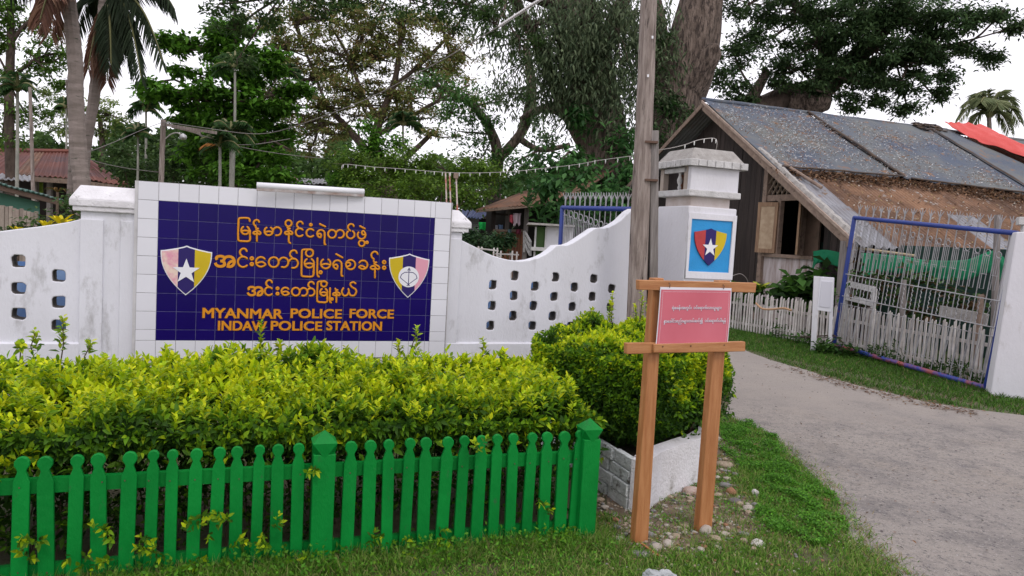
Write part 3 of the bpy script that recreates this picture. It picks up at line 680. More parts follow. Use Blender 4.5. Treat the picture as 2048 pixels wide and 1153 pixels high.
mb.tube([W3(PS + .03, z_s1 + hh * i / 9, PO - PW * .42) for i in range(10)], prof, 10); mb.build('baluster', oldwhite, gp, smooth=True)
mb = MB(); mb.box(W3(PS + .02, z_r0 - .03, PO - PW / 2), DW * .02, NW * (PW / 2 - .08), ZV * .022); mb.build('lantern_lintel', oldwhite, gp)
mb = MB(); mb.box(W3(PS + PW * .5, (z_s1 + z_r0) / 2 - .03, PO - PW + .10), DW * .09, NW * .012, ZV * (z_r0 - z_s1) / 2 * .85); mb.build('inner_board', mat('inner_board', (.38, .17, .09), .8, (.25, .1, .05), 6, .6), gp)
# rim of separate cement blocks, then the sloping cap
ex = .055
mb = MB(); pbox(mb, ex - .02, z_r0 + .004, z_r1); mb.build('rim_core', grout, gp)
def rim_blocks(a0, dirv, outv, L, n):
    for i in range(n):
        w_ = L / n; mb = MB(); c = a0 + dirv * (w_ * (i + .5)); g = .0035
        mb.box(c - outv * (.012 - rng.uniform(0, .002)) + ZV * (z_r1 - z_r0) / 2, dirv * (w_ / 2 - g), outv * .014, ZV * ((z_r1 - z_r0) / 2 + rng.uniform(0, .003)))
        bevel(mb.build('rim_block', oldwhite, gp, own_origin=True), .004, 1)
A = W3(PS - ex, z_r0, PO + ex); rim_blocks(A, DW, NW, PW + 2 * ex, 7); rim_blocks(A, -NW, -DW, PW + 2 * ex, 8)
B = W3(PS + PW + ex, z_r0, PO + ex); rim_blocks(B, -NW, DW, PW + 2 * ex, 7); rim_blocks(W3(PS - ex, z_r0, PO - PW - ex), DW, -NW, PW + 2 * ex, 7)
mb = MB(); pbox(mb, ex - .022, z_r1 - .002, z_t, ez=-.055); bevel(mb.build('sloping_cap', concrete, gp), .01)
# shield panel: raised white frame round a recessed blue field
f3 = lambda s, z, off: W3(s, z, PO + off)
pw = lambda px, py: (gs(px, py), onplane(px, py, W3(PS, 0, PO), NW)[2])
q = [pw(1380, 438), pw(1465.5, 443.5), pw(1454, 545.5), pw(1370, 543)]
x0 = (q[0][0] + q[3][0]) / 2; x1 = (q[1][0] + q[2][0]) / 2; y1 = (q[0][1] + q[1][1]) / 2; y0 = (q[2][1] + q[3][1]) / 2
x0 = max(x0, PS + .035); x1 = min(x1, PS + PW - .04)
plate2d('panel_frame', [(PS + .004, y0 - .07), (PS + PW - .006, y0 - .07), (PS + PW - .006, y1 + .06), (PS + .004, y1 + .06)], [[(x0, y0), (x1, y0), (x1, y1), (x0, y1)]], .022, lambda s, z, o: W3(s, z, PO + .022 + o), pillarwhite, gp, bev=.004)
mb = MB(); mb.box(W3((x0 + x1) / 2, (y0 + y1) / 2, PO + .003), DW * ((x1 - x0) / 2 + .004), NW * .003, ZV * ((y1 - y0) / 2 + .004)); mb.build('blue_panel', skyblue, gp)
a = pw(1386, 495); b = pw(1447, 497); c = pw(1421, 457.5); d = pw(1414, 531.5)
sg = shield(gp, f3, (a[0] + b[0]) / 2 + .004, (c[1] + d[1]) / 2, (b[0] - a[0]) * 1.04, c[1] - d[1], (shieldred, shieldnavy, shieldyellow), None, .007, mid=.33, starr=.25, thick=.012)

# ================================================================== TIMBER POLE
pb = at(1272, 640, 7.05); pt = at(1298, 0, 7.05); dpole = (pt - pb) / (pt[2] - pb[2]); base = pb - dpole * pb[2]; topp = base + dpole * 4.9
tp = thing('utility_pole', base, 'weathered grey timber pole standing in front of the white gate pillar', 'pole')
mb = MB(); n = 44; pts = [base + (topp - base) * i / n for i in range(n + 1)]
seg = 22; k0 = len(mb.v)
for i, p in enumerate(pts):
    r0 = .090 - .022 * i / n
    for j in range(seg):
        th = 2 * math.pi * j / seg
        rr = r0 * (1 + .10 * (vnoise(j * .9, i * .12, 1, 1.0) - .5) + .05 * (vnoise(j * 2.0, i * .5, 3, 1.0) - .5) + .05 * math.sin(2 * th + .1 * i))
        mb.v.append(tuple(p + np.array([math.cos(th) * rr, math.sin(th) * rr, 0])))
for i in range(n):
    for j in range(seg): a0 = i * seg + j; a1 = i * seg + (j + 1) % seg; mb.f.append((a0, a1, a1 + seg, a0 + seg))
mb.build('pole_shaft', polewood, tp)
x0 = at(1307, 590, 7.04); x1 = at(1309, 262, 7.04); mb = MB(); d_ = (x1 - x0) / (x1[2] - x0[2]); mb.beam(x0 - d_ * (x0[2] - .02), x1, .05, .075, up=(1, 0, 0)); bevel(mb.build('side_timber', polegrey, tp), .004)
for py in (285, 361):
    c = at(1302, py, 6.99); mb = MB(); mb.beam(c - [.06, 0, 0], c + [.06, 0, 0], .06, .02); mb.build('iron_clamp', nailm, tp)
for (px, py) in ((1305, 75), (1296, 152)):
    c = at(px, py, 6.955); mb = MB(); mb.box(c, RGT * .008, FWD * .004, UPV * .012); mb.build('paper_scrap', shieldwhite, tp)

# ================================================================== NOTICE STAND
fa, fb = gnd(1283, 1090), gnd(1410, 1065)
DS = (fb - fa) / np.linalg.norm(fb - fa); NS = np.array([DS[1], -DS[0], 0])
ns = thing('notice_stand', (fa + fb) / 2, 'new brown timber notice stand on two legs in the gravel', 'notice stand')
def SP(px, py, off=0.0): return onplane(px, py, fa + NS * off, NS)
def splank(name, quad, t, off, m, parent=ns):
    """quad of 4 px corners (tl,tr,br,bl); plank of thickness t with its front at off"""
    fr_ = [SP(x, y, off) for x, y in quad]; mb = MB(); mb.hexa([fr_[3], fr_[2], fr_[2] - NS * t, fr_[3] - NS * t], [fr_[0], fr_[1], fr_[1] - NS * t, fr_[0] - NS * t])
    o = mb.build(name, m, parent); bevel(o, .003, 1); return o
splank('leg', [(1309, 557), (1328.5, 557), (1296, 1092), (1269.5, 1090)], .045, 0, newwood)
splank('leg', [(1439, 562), (1461, 562), (1423.5, 1068), (1397.5, 1066)], .045, 0, newwood)
splank('rail', [(1278, 560.5), (1514, 566.5), (1511.5, 586), (1278.5, 580.5)], .028, .029, newwoodh)
splank('rail', [(1254, 687), (1491.5, 684), (1491, 703.5), (1254, 709)], .028, .029, newwoodh)
splank('front_lath', [(1308.5, 689), (1461.5, 685), (1461, 704.5), (1308, 706.5)], .016, .046, newwoodh)
for px, py in ((1325.5, 692.5), (1381.5, 691.5), (1448.5, 689.5)):
    c = SP(px, py + 1, .048); mb = MB(); mb.tube([c, c + NS * .003], .0035, 8); mb.build('nail', nailm, ns)
pq = [(1320.8, 574.5), (1463, 576.8), (1455, 690), (1311, 694)]
paper = thing('notice', SP(1383, 690, .03), 'pink laminated notice with two lines of white Burmese writing', 'notice')
Q = [SP(x, y, .033) for x, y in pq]
def PQ(u, v, off=0.0):   # u across, v up
    sag = .004 * math.sin(u * math.pi * 2.2 + .5) * math.sin(v * math.pi)
    return (Q[3] * (1 - u) + Q[2] * u) * (1 - v) + (Q[0] * (1 - u) + Q[1] * u) * v + NS * (off + sag)
def pgrid(name, u0, u1, v0, v1, off, m, t=.0008):
    mb = MB(); n = 12; k = []
    for s_ in (0, 1):
        for j in range(n + 1):
            for i in range(n + 1): mb.v.append(tuple(PQ(u0 + (u1 - u0) * i / n, v0 + (v1 - v0) * j / n, off - t * s_)))
    Nn = n + 1
    for j in range(n):
        for i in range(n):
            a = j * Nn + i; mb.f.append((a, a + 1, a + 1 + Nn, a + Nn)); b = a + Nn * Nn; mb.f.append((b, b + Nn, b + Nn + 1, b + 1))
    return mb.build(name, m, paper)
pgrid('sheet', 0, 1, 0, 1, 0, mat('paper_white', (.72, .70, .76), .35))
pgrid('printed_field', .012, .988, .02, .958, .0012, mat('notice_pink', (.56, .125, .165), .38, (.60, .155, .20), 2.5, .6, spec=.3))
inkw = mat('white_print', (.75, .70, .76), .5); inkd = mat('dark_print', (.10, .05, .12), .5)
fp = lambda s, z, off: PQ(s, z, off)
def small_text(body, u0, u1, v0, v1):
    me, co = text_mesh(body, .012, .01); x0_, x1_, y0_, y1_ = co[:, 0].min(), co[:, 0].max(), co[:, 1].min(), co[:, 1].max()
    for nm, du, dv, off, m in (('print_shadow', .003, -.006, .0018, inkd), ('print', 0, 0, .0026, inkw)):
        me2 = me.copy(); og = origin(paper)
        new = np.array([PQ(u0 + du + (c[0] - x0_) / (x1_ - x0_) * (u1 - u0), v0 + dv + (c[1] - y0_) / (y1_ - y0_) * (v1 - v0), off + (.0005 if c[2] > 0 else 0)) - og for c in co])
        me2.vertices.foreach_set('co', new.ravel()); me2.materials.clear(); me2.materials.append(m); me2.update(); link(nm, me2, paper)
small_text('\u101b\u1032\u1005\u1001\u1014\u103a\u1038\u1021\u1010\u103d\u1004\u103a\u1038  \u101d\u1004\u103a\u1031\u101b\u102c\u1000\u103a\u101c\u102c\u101e\u1030\u1019\u103b\u102c\u1038', .165, .865, .60, .70)
small_text('\u1014\u103e\u102c\u1031\u1001\u102b\u1004\u103a\u1038\u1005\u100a\u103a\u1038\u1019\u103b\u102c\u1038\u1010\u1015\u103a\u1006\u1004\u103a\u104d  \u101d\u1004\u103a\u1031\u101b\u102c\u1000\u103a\u1015\u102b\u101b\u1014\u103a', .07, .94, .375, .475)
mb = MB()
def dot(u, v): mb.add([PQ(u - .0022, v - .004, .002), PQ(u + .0022, v - .004, .002), PQ(u + .0022, v + .004, .002), PQ(u - .0022, v + .004, .002)], [(0, 1, 2, 3)])
for i in range(80): u = .035 + .93 * i / 79; dot(u, .925); dot(u, .05)
for i in range(60): v = .05 + .875 * i / 59; dot(.035, v); dot(.965, v)
mb.build('dotted_border', inkw, paper)
for px, py in ((1338, 571), (1446, 574)):
    c = SP(px, py, .031); mb = MB(); mb.tube([c + ZV * .012, c + NS * .008 + ZV * .004, c + NS * .006 - ZV * .012], .002, 6); mb.build('wire_tie', nailm, paper)

# ================================================================== GREEN PICKET FENCE
GP = W3(0, 0, 0) * 0 + gnd(1180, 1078); FD = (gnd(1180, 1078) - gnd(640, 1128)); FL = np.linalg.norm(FD); FD /= FL; FN = np.array([FD[1], -FD[0], 0])
def FP(t, z, off=0.0): return GP + FD * t + FN * off + ZV * z
def fpx(px, py, off=0.0):
    p = onplane(px, py, GP + FN * off, FN); return float((p - GP) @ FD), float(p[2])
gf = thing('picket_fence', FP(-1.2, 0), 'bright green painted wooden picket fence in front of the hedge', 'fence')
# picket heads measured in the photograph (x of head centre, y of head top, width px)
PK = [(39, 915, 34), (95, 914, 33), (149, 911, 31), (201, 908, 33), (255, 905, 32), (303, 902, 25), (344, 901, 25), (390, 899, 28), (434, 896, 26), (477, 894, 26), (518, 892, 24), (559, 890, 24), (600, 888, 26),
      (702, 884, 27), (744, 882, 26), (783, 880, 22), (819, 878, 23), (856, 876, 25), (893, 875, 24), (929, 873, 22), (964, 872, 24), (998, 870, 21), (1032, 868, 21), (1065, 867, 20), (1099, 865, 23), (1133, 864, 23), (1158, 862, 18)]
pkm = {}
def picket_mesh(wd, hgt):
    key = (round(wd, 3), round(hgt, 2))
    if key in pkm: return pkm[key]
    w2 = key[0] / 2; H = key[1]; R_ = w2 * .98; nk = w2 * .5
    prof = [(-w2, 0), (w2, 0), (w2, H - 3.6 * R_)]
    prof += [(nk, H - 2.1 * R_)]
    for a in range(-50, 231, 35):
        prof.append((R_ * math.cos(math.radians(a)) * .97, H - R_ + R_ * math.sin(math.radians(a))))
    prof += [(-nk, H - 2.1 * R_), (-w2, H - 3.6 * R_)]
    me = bpy.data.meshes.new('picket'); mb = MB(); mb.prism([FD * x + ZV * z - FN * .0 for x, z in prof], FN * -.022)
    me.from_pydata(mb.v, [], mb.f); me.materials.append(greenpaint)
    bm = bmesh.new(); bm.from_mesh(me); bmesh.ops.recalc_face_normals(bm, faces=bm.faces); bm.to_mesh(me); bm.free()
    pkm[key] = me; return me
step_l = .155
PKF = [(p[0], p[1], p[2]) for p in PK]
plist = []
for (x, y, w_) in PK:
    t, zt = fpx(x, y); t2, _ = fpx(x + w_ / 2, y); t1, _ = fpx(x - w_ / 2, y); plist.append((t, zt, t2 - t1))
for i in range(1, 6): plist.append((plist[0][0] - .118 * i, plist[0][1], .072))
for (t, zt, w_) in plist:
    me = picket_mesh(round(w_ / .006) * .006, .56)
    o = link('picket', me, gf, FP(t, zt - .56, rng.uniform(-.002, .002)) - np.array(gf.location)); bevel(o, .0025, 1)
    o.rotation_euler = (0, 0, 0)
    lean = rng.uniform(-.022, .022); o.rotation_euler = (Matrix.Rotation(lean, 3, Vector(FN))).to_euler()
nm_ = None
for (t, zt, w_) in plist:
    for z_ in (.43, .075):
        c = FP(t + rng.uniform(-.008, .008), z_ + rng.uniform(-.01, .01), .0015)
        if nm_ is None:
            mb = MB(); mb.tube([FN * -.002, FN * .0015], .0032, 6); nm_ = bpy.data.meshes.new('nail_head'); nm_.from_pydata(mb.v, [], mb.f); nm_.materials.append(nailm)
        if rng.random() < .6: link('nail_head', nm_, gf, c - np.array(gf.location))
def gpost(px, ptop, w_, label=None):
    t, zt = fpx(px, ptop, .03); W_ = w_
    mb = MB(); c = FP(t, 0, -.01); H = zt - .115
    mb.box(c + ZV * H / 2, FD * W_ / 2, FN * W_ / 2, ZV * (H / 2 + .02)); o = mb.build('post', greenpaint, gf); bevel(o, .003, 1)
    # faceted diamond cap
    mb = MB(); e = W_ / 2 * 1.10
    ring = lambda e_, z, rot=0: [c + FD * e_ * a_ + FN * e_ * b_ + ZV * z for a_, b_ in ((-1, 1), (1, 1), (1, -1), (-1, -1))]
    dia = lambda e_, z: [c + FD * e_ * a_ + FN * e_ * b_ + ZV * z for a_, b_ in ((0, 1), (1, 0), (0, -1), (-1, 0))]
    k = ring(e, H + .072); b_ = dia(e * .9, H + .002)
    apex = c + ZV * (H + .122)
    mb.add(k + [apex], [(0, 1, 4), (1, 2, 4), (2, 3, 4), (3, 0, 4)])
    mb.add(k + b_, [(0, 4, 1), (1, 5, 2), (2, 6, 3), (3, 7, 0), (0, 7, 4), (1, 4, 5), (2, 5, 6), (3, 6, 7), (7, 6, 5, 4)])
    mb.build('post_cap', greenpaint, gf)
gpost(651, 868, .098); gpost(1187, 843, .094); 
t_l = plist[0][0] - .118 * 6
mb = MB(); z_r = .41; mb.beam(FP(t_l, .425, -.040), FP(-.03, .43, -.040), .028, .062); mb.build('rail', greenpaint, gf)
mb = MB(); mb.beam(FP(t_l, .07, -.040), FP(-.03, .07, -.040), .028, .05); mb.build('rail', greenpaint, gf)

# ================================================================== HEDGE PLANTER
C0 = gnd(1283, 925, .31); CL = C0 + (-NW) * .62 - DW * .0
plo = [C0 - NW * 1.9 - DW * .02, C0 - NW * .6 - DW * .01, C0 - DW * .03 - NW * .06, C0 + np.array([.03, -.005, 0])] + [gnd(x, y, .31) for x, y in ((1325, 905), (1370, 889), (1405, 876), (1425, 862))] + [np.array([1.62, 5.55, .31]), np.array([1.72, 6.3, .31]), np.array([1.75, 7.0, .31])]
plo = [np.array([p[0], p[1], 0]) for p in plo]
plt_ = thing('planter', plo[2], 'low white rendered planter kerb with bare painted bricks on its left side', 'planter')
def wallstrip(name, pts, th, h, m, parent, z0=-.03):
    mb = MB(); n = len(pts); 
    nrm = []
    for i in range(n):
        d_ = pts[min(i + 1, n - 1)] - pts[max(i - 1, 0)]; d_ /= np.linalg.norm(d_); nrm.append(np.array([-d_[1], d_[0], 0]))
    for i in range(n):
        o_ = pts[i]; q_ = pts[i] + nrm[i] * th; jz = rng.uniform(-.006, .006)
        mb.v += [tuple(o_ + ZV * z0), tuple(o_ + ZV * (h + jz)), tuple(q_ + ZV * (h + jz + .004)), tuple(q_ + ZV * z0)]
    for i in range(n - 1):
        for j in range(4): mb.f.append((i * 4 + j, i * 4 + (j + 1) % 4, i * 4 + 4 + (j + 1) % 4, i * 4 + 4 + j))
    mb.f += [(0, 1, 2, 3), tuple((n - 1) * 4 + k for k in (3, 2, 1, 0))]
    o = mb.build(name, m, parent); bevel(o, .014, 2); return o
pw_m = mat('planter_render', (.74, .73, .76), .85, (.60, .58, .59), 6, .4, .9, 50, dirt=(.30, .28, .26), dscale=7, dlo=.60, dhi=.74)
wallstrip('kerb_wall', plo[2:], .10, .31, pw_m, plt_)
# left side in courses of painted bricks
brm = mat('painted_brick', (.76, .79, .79), .9, (.58, .62, .61), 9, .6, 2.2, 45, dirt=(.12, .11, .09), dscale=11, dlo=.56, dhi=.64, rand=.08)
A0 = plo[2]; dl = (plo[0] - plo[2]); LL = np.linalg.norm(dl); dl /= LL; nl = np.array([dl[1], -dl[0], 0]); nl = nl if nl @ np.array([-1, 0, 0]) > 0 else -nl
mb = MB(); mb.box(A0 + dl * LL / 2 - nl * .058 + ZV * .125 + dl * .03, dl * (LL / 2 - .03), nl * .045, ZV * .135); mb.build('brick_core', mat('dark_mortar', (.10, .09, .08), .95, (.05, .045, .04), 20, .6, 1, 60), plt_)
for r_ in range(4):
    x = -.05 if r_ % 2 else .0
    while x < LL - .05:
        L_ = .24 + rng.uniform(-.03, .03); a_ = max(x, 0.015); b_ = min(x + L_, LL)
        if b_ - a_ > .04:
            z0 = .005 + r_ * .078; mb = MB(); g = rng.uniform(.001, .005)
            mb.box(A0 + dl * (a_ + b_) / 2 + nl * rng.uniform(-.012, .006) - nl * .01 + ZV * (z0 + .034), dl * ((b_ - a_) / 2 - g), nl * .02, ZV * (.0385 - g * .5))
            bevel(mb.build('brick', brm, plt_, own_origin=True), .006, 2)
        x += L_ + .008
mb = MB(); mb.prism([(p - np.array([1.1, 5.7, 0])) * .90 + np.array([1.1, 5.7, .22]) for p in plo[1:]] + [np.array([.35, 6.4, .22])], (0, 0, -.24)); mb.build('soil_bed', soil, plt_)

# ================================================================== RIGHT-HAND GATE PIER
pr0 = gnd(1980, 792); PRX = np.array([.90, -.43, 0]); PRX /= np.linalg.norm(PRX); PRN = np.array([PRX[1], -PRX[0], 0])
def RP(px, py, off=0.0): return onplane(px, py, pr0 + PRN * off, PRN)
tl = RP(2033, 464); bl = pr0; h_ = tl[2]
gpr = thing('gate_pier', bl + PRX * .6, 'plain white rendered gate pier at the right edge of the road', 'pier')
mb = MB(); bk = -PRN * .5
mb.hexa([bl, bl + PRX * 1.3, bl + PRX * 1.3 + bk, bl + bk], [tl, bl + PRX * 1.3 + ZV * h_, bl + PRX * 1.3 + ZV * h_ + bk, tl + bk])
bevel(mb.build('pier_body', pillarwhite, gpr), .012)
c = RP(2062, 440, -.1); mb = MB(); mb.box(c + [0, 0, -.02], PRX * .13, PRN * .10, ZV * .045); bevel(mb.build('pier_cap', oldwhite, gpr), .006)
mb = MB(); mb.box(RP(2064, 458, -.1), PRX * .10, PRN * .07, ZV * .08); mb.build('cap_neck', oldwhite, gpr)

# ================================================================== GATES
def make_gate(label, BL, BR, TR, TL, nb, group, framew=.032):
    g = thing('iron_gate', (BL + BR) / 2, label, 'gate', group)
    def gpnt(a, b, off=0.0):
        n_ = np.cross(BR - BL, ZV); n_ /= np.linalg.norm(n_)
        return (BL * (1 - a) + BR * a) * (1 - b) + (TL * (1 - a) + TR * a) * b + n_ * off
    for nm, p, q, m in (('top_rail', (0, 1), (1, 1), bluemetal), ('bottom_rail', (0, 0), (1, 0), bluered), ('stile', (0, 0), (0, 1), bluemetal), ('stile', (1, 0), (1, 1), bluemetal)):
        mb = MB(); mb.tube([gpnt(*p), gpnt(*q)], framew, 10, roundcap=True); mb.build(nm, m, g, smooth=True)
    for b in (.566, .394):
        mb = MB(); mb.tube([gpnt(0, b, .012), gpnt(1, b, .012)], .008, 6); mb.build('cross_bar', silver, g)
    for i in range(nb):
        a = (i + .55) / (nb + .1)
        mb = MB(); mb.tube([gpnt(a, 0), gpnt(a, 1)], .0065, 6); mb.build('bar', silver, g)
        # forked spike
        s_ = np.linalg.norm(BR - BL); mb = MB(); up = gpnt(a, 1.0); f1 = gpnt(a, 1.055); w_ = .034 / s_
        mb.tube([up, f1, gpnt(a, 1.105)], [.009, .010, .003], 6); mb.tube([f1, gpnt(a - w_, 1.10, .02)], [.009, .003], 6); mb.tube([f1, gpnt(a + w_, 1.10, -.02)], [.009, .003], 6)
        mb.build('spike', silver, g)
        # hanging loop under a ring
        bt = .955 - .135 * a; bb_ = .60 + .03 * a; w_ = .030 / s_; a2 = a + .45 / (nb + .1)
        if a2 < .99:
            mb = MB(); mb.tube([gpnt(a2 - w_, bt, .012), gpnt(a2 - w_, bb_, .012), gpnt(a2 + w_, bb_, .012), gpnt(a2 + w_, bt, .012)], .0048, 6)
            mb.tube([gpnt(a2, bt, .012), gpnt(a2, bb_ + .1, .012)], .0045, 6)
            for bq in (bt, (bt * .45 + bb_ * .55)): mb.tube([gpnt(a2 - w_ * 1.4, bq, .014), gpnt(a2 + w_ * 1.4, bq, .014)], .0045, 6)
            mb.build('hanging_loop', silver, g)
            mb = MB(); rc = gpnt(a2 - 0 * w_, bt + .022, .012); rx = (BR - BL) / s_
            mb.tube([rc + rx * .036 * math.cos(k * math.pi / 7) + ZV * .036 * math.sin(k * math.pi / 7) for k in range(15)], .006, 6, caps=False); mb.build('ring', silver, g, smooth=True)
        # twisted bar in the middle band
        mb = MB(); mb.tube([gpnt(a2 if a2 < .99 else a, .40, .0) * 1, gpnt(a2 if a2 < .99 else a, .56, .0)], .0055, 6)
        if a2 < .99:
            pts = [gpnt(a2, .40 + .16 * k / 24, .0) + (BR - BL) / s_ * .006 * math.cos(k * 1.3) + np.array([0, .006 * math.sin(k * 1.3), 0]) for k in range(25)]
            mb = MB(); mb.tube(pts, .006, 5); mb.build('twisted_bar', silver, g)
        # lower V-shaped pairs
        wv = .052 / s_; mb = MB()
        mb.tube([gpnt(a - wv, .335, .016), gpnt(a - wv * .45, .085, .016), gpnt(a + wv * .45, .085, .016), gpnt(a + wv, .335, .016)], .0055, 6); mb.tube([gpnt(a - wv * 1.2, .335, .018), gpnt(a + wv * 1.2, .335, .018)], .0055, 6)
        mb.tube([gpnt(a - wv * .9, .10, .018), gpnt(a + wv * .9, .10, .018)], .0045, 6)
        mb.build('lower_loop', silver, g)
    return g
BL = at(1668, 690, 11.7); BR = at(1972, 776, 8.95); gn = np.cross(BR - BL, ZV)
make_gate('blue framed iron gate with forked spikes, swung open beside the white slat fence', BL, BR, onplane(2034, 467, BL, gn), onplane(1709, 436, BL, gn), 18, 'iron entrance gates')
TL2 = at(1125, 416, 9.0); TR2 = at(1262, 419, 8.1)
BL2 = np.array([TL2[0], TL2[1], .12]); BR2 = np.array([TR2[0], TR2[1], .12])
make_gate('blue framed iron gate seen over the white wall, left of the timber pole', BL2, BR2, TR2, TL2, 13, 'iron entrance gates', .028)

# ================================================================== WHITE SLAT FENCE beside the lane
sf = thing('slat_fence', (5.2, 11.5, 0), 'low white slat fence along the lane behind the open gate', 'fence')
fpts = [np.array([6.06, 9.15, 0]), np.array([5.45, 11.3, 0]), np.array([4.95, 12.9, 0]), np.array([4.30, 14.1, 0]), np.array([3.3, 15.6, 0])]
slm = {}
def slat_mesh(i):
    if i in slm: return slm[i]
    h = .72 + .03 * math.sin(i * 2.1); w_ = .017; mb = MB(); mb.prism([(-w_, 0, 0), (w_, 0, 0), (w_ * .95, 0, h - .03), (-w_ * .6, 0, h), (-w_, 0, h - .01)], (0, .014, 0))
    me = bpy.data.meshes.new('slat'); me.from_pydata(mb.v, [], mb.f); me.materials.append(fencewhite)
    bm = bmesh.new(); bm.from_mesh(me); bmesh.ops.recalc_face_normals(bm, faces=bm.faces); bm.to_mesh(me); bm.free(); slm[i] = me; return me
cnt = 0
for i in range(len(fpts) - 1):
    a, b = fpts[i], fpts[i + 1]; L_ = np.linalg.norm(b - a); d_ = (b - a) / L_; nn = np.array([d_[1], -d_[0], 0]); 
    if nn @ (EYE * [1, 1, 0] - a) < 0: nn = -nn
    k = int(L_ / .068)
    for j in range(k):
        o = link('slat', slat_mesh(cnt % 7), sf, a + d_ * (j + .5) * L_ / k + ZV * rng.uniform(.0, .03) + nn * .02 - np.array(sf.location)); cnt += 1
        o.rotation_euler = (rng.uniform(-.03, .03), rng.uniform(-.04, .04), math.atan2(d_[1], d_[0]))
    for z in (.16, .52):
        mb = MB(); mb.beam(a + ZV * z, b + ZV * (z - .01), .02, .045); mb.build('rail', fencewhite, sf)
    mb = MB(); mb.box(a + ZV * .38 - nn * .05, (.03, 0, 0), (0, .03, 0), (0, 0, .38)); mb.build('post', polegrey, sf)
# curved stick lying in the fence
pts = smooth_path([at(1512, 607, 13.0), at(1525, 618, 12.8), at(1545, 619, 12.6), at(1567, 617, 12.4), at(1582, 621, 12.2)], 4)
mb = MB(); mb.tube(pts, .018, 7); props(mb.build('bent_branch', mat('peeled_branch', (.45, .27, .15), .8), smooth=True), 'peeled curved branch leaning on the slats of the low white fence', 'branch')

# ================================================================== WHITE BOX ON A POST
wb = gnd(1626, 705); wbt = thing('meter_cabinet', wb, 'small white cabinet fixed to a white post between the lane and the gate', 'cabinet')
wx = np.array([.96, -.28, 0]); wn_ = np.array([-.28, -.96, 0])
p1 = onplane(1634, 553, wb, wn_); hh = p1[2]
mb = MB(); mb.hexa([wb + wx * a_ + wn_ * b_ for a_, b_ in ((-.035, .03), (.035, .03), (.035, -.03), (-.035, -.03))], [np.array([p1[0], p1[1], hh]) + wx * a_ + wn_ * b_ for a_, b_ in ((-.045, .03), (.045, .03), (.045, -.03), (-.045, -.03))]); mb.build('post', pillarwhite, wbt)
c1 = [onplane(x, y, wb + wn_ * .04, wn_) for x, y in ((1634, 621), (1663, 625), (1669, 556), (1641, 554))]
mb = MB(); mb.hexa([c1[0], c1[1], c1[1] - wn_ * .12, c1[0] - wn_ * .12], [c1[3], c1[2], c1[2] - wn_ * .12, c1[3] - wn_ * .12]); bevel(mb.build('cabinet_body', whitetile, wbt), .006)
mb = MB(); ins = [c1[0] * .88 + c1[2] * .12, c1[1] * .88 + c1[3] * .12, c1[2] * .88 + c1[0] * .12, c1[3] * .88 + c1[1] * .12]; mb.prism([p + wn_ * .002 for p in ins], wn_ * .008); bevel(mb.build('cabinet_door', mat('cabinet_door', (.62, .62, .68), .4), wbt), .003)
c1 = onplane(1665, 560, wb, wn_); c2 = onplane(1659, 700, wb, wn_); mb = MB(); mb.beam(c1 - ZV * c1[2] * 0, c2, .05, .04, up=wn_); mb.build('post', pillarwhite, wbt)
# ================================================================== HEDGES
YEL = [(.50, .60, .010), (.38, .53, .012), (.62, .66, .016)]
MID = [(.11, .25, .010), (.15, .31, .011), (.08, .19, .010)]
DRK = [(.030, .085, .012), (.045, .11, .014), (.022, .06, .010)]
def sprigs(LV, P, D, n_leaf, L, W_, young_shade, spread=1.0, stem=None, length=.07, detail=1):
    """each sprig: opposite pairs up a short stem; young = 0..1 share of golden growth, lowered where shade is painted in"""
    n = len(P); ref = rdir(n); A = unit(np.cross(D, ref)); B = np.cross(D, A)
    for k in range(n_leaf):
        t = (k + .5) / n_leaf; th = (k % 2) * math.pi + (k // 2) * 1.45 + rng.uniform(-.4, .4, n)
        out = A * np.cos(th)[:, None] + B * np.sin(th)[:, None]
        el = .35 + .75 * t
        dirv = unit(out * spread * (1.25 - .75 * t) + D * el + rng.normal(size=(n, 3)) * .12)
        pos = P + D * (length * t)
        y = np.clip(young_shade + (t - .55) * .75 + rng.normal(size=n) * .16, 0, 1)
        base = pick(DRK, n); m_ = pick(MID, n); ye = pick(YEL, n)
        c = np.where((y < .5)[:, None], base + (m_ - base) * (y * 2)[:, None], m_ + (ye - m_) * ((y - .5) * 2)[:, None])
        s_ = rng.uniform(.7, 1.2, n) * (1.0 - .35 * abs(t - .45))
        LV.add(pos, dirv, D + rng.normal(size=(n, 3)) * .1, L * s_, W_ * s_, c, detail, droop=rng.uniform(-.02, .30, (n, 1)))
def twigs(name, A, B, r, m, parent):
    mb = MB()
    for a, b in zip(A, B):
        mid = (a + b) / 2 + rng.normal(size=3) * .02; mb.tube([a, mid, b], [r, r * .8, r * .5], 4, caps=False)
    return mb.build(name, m, parent)
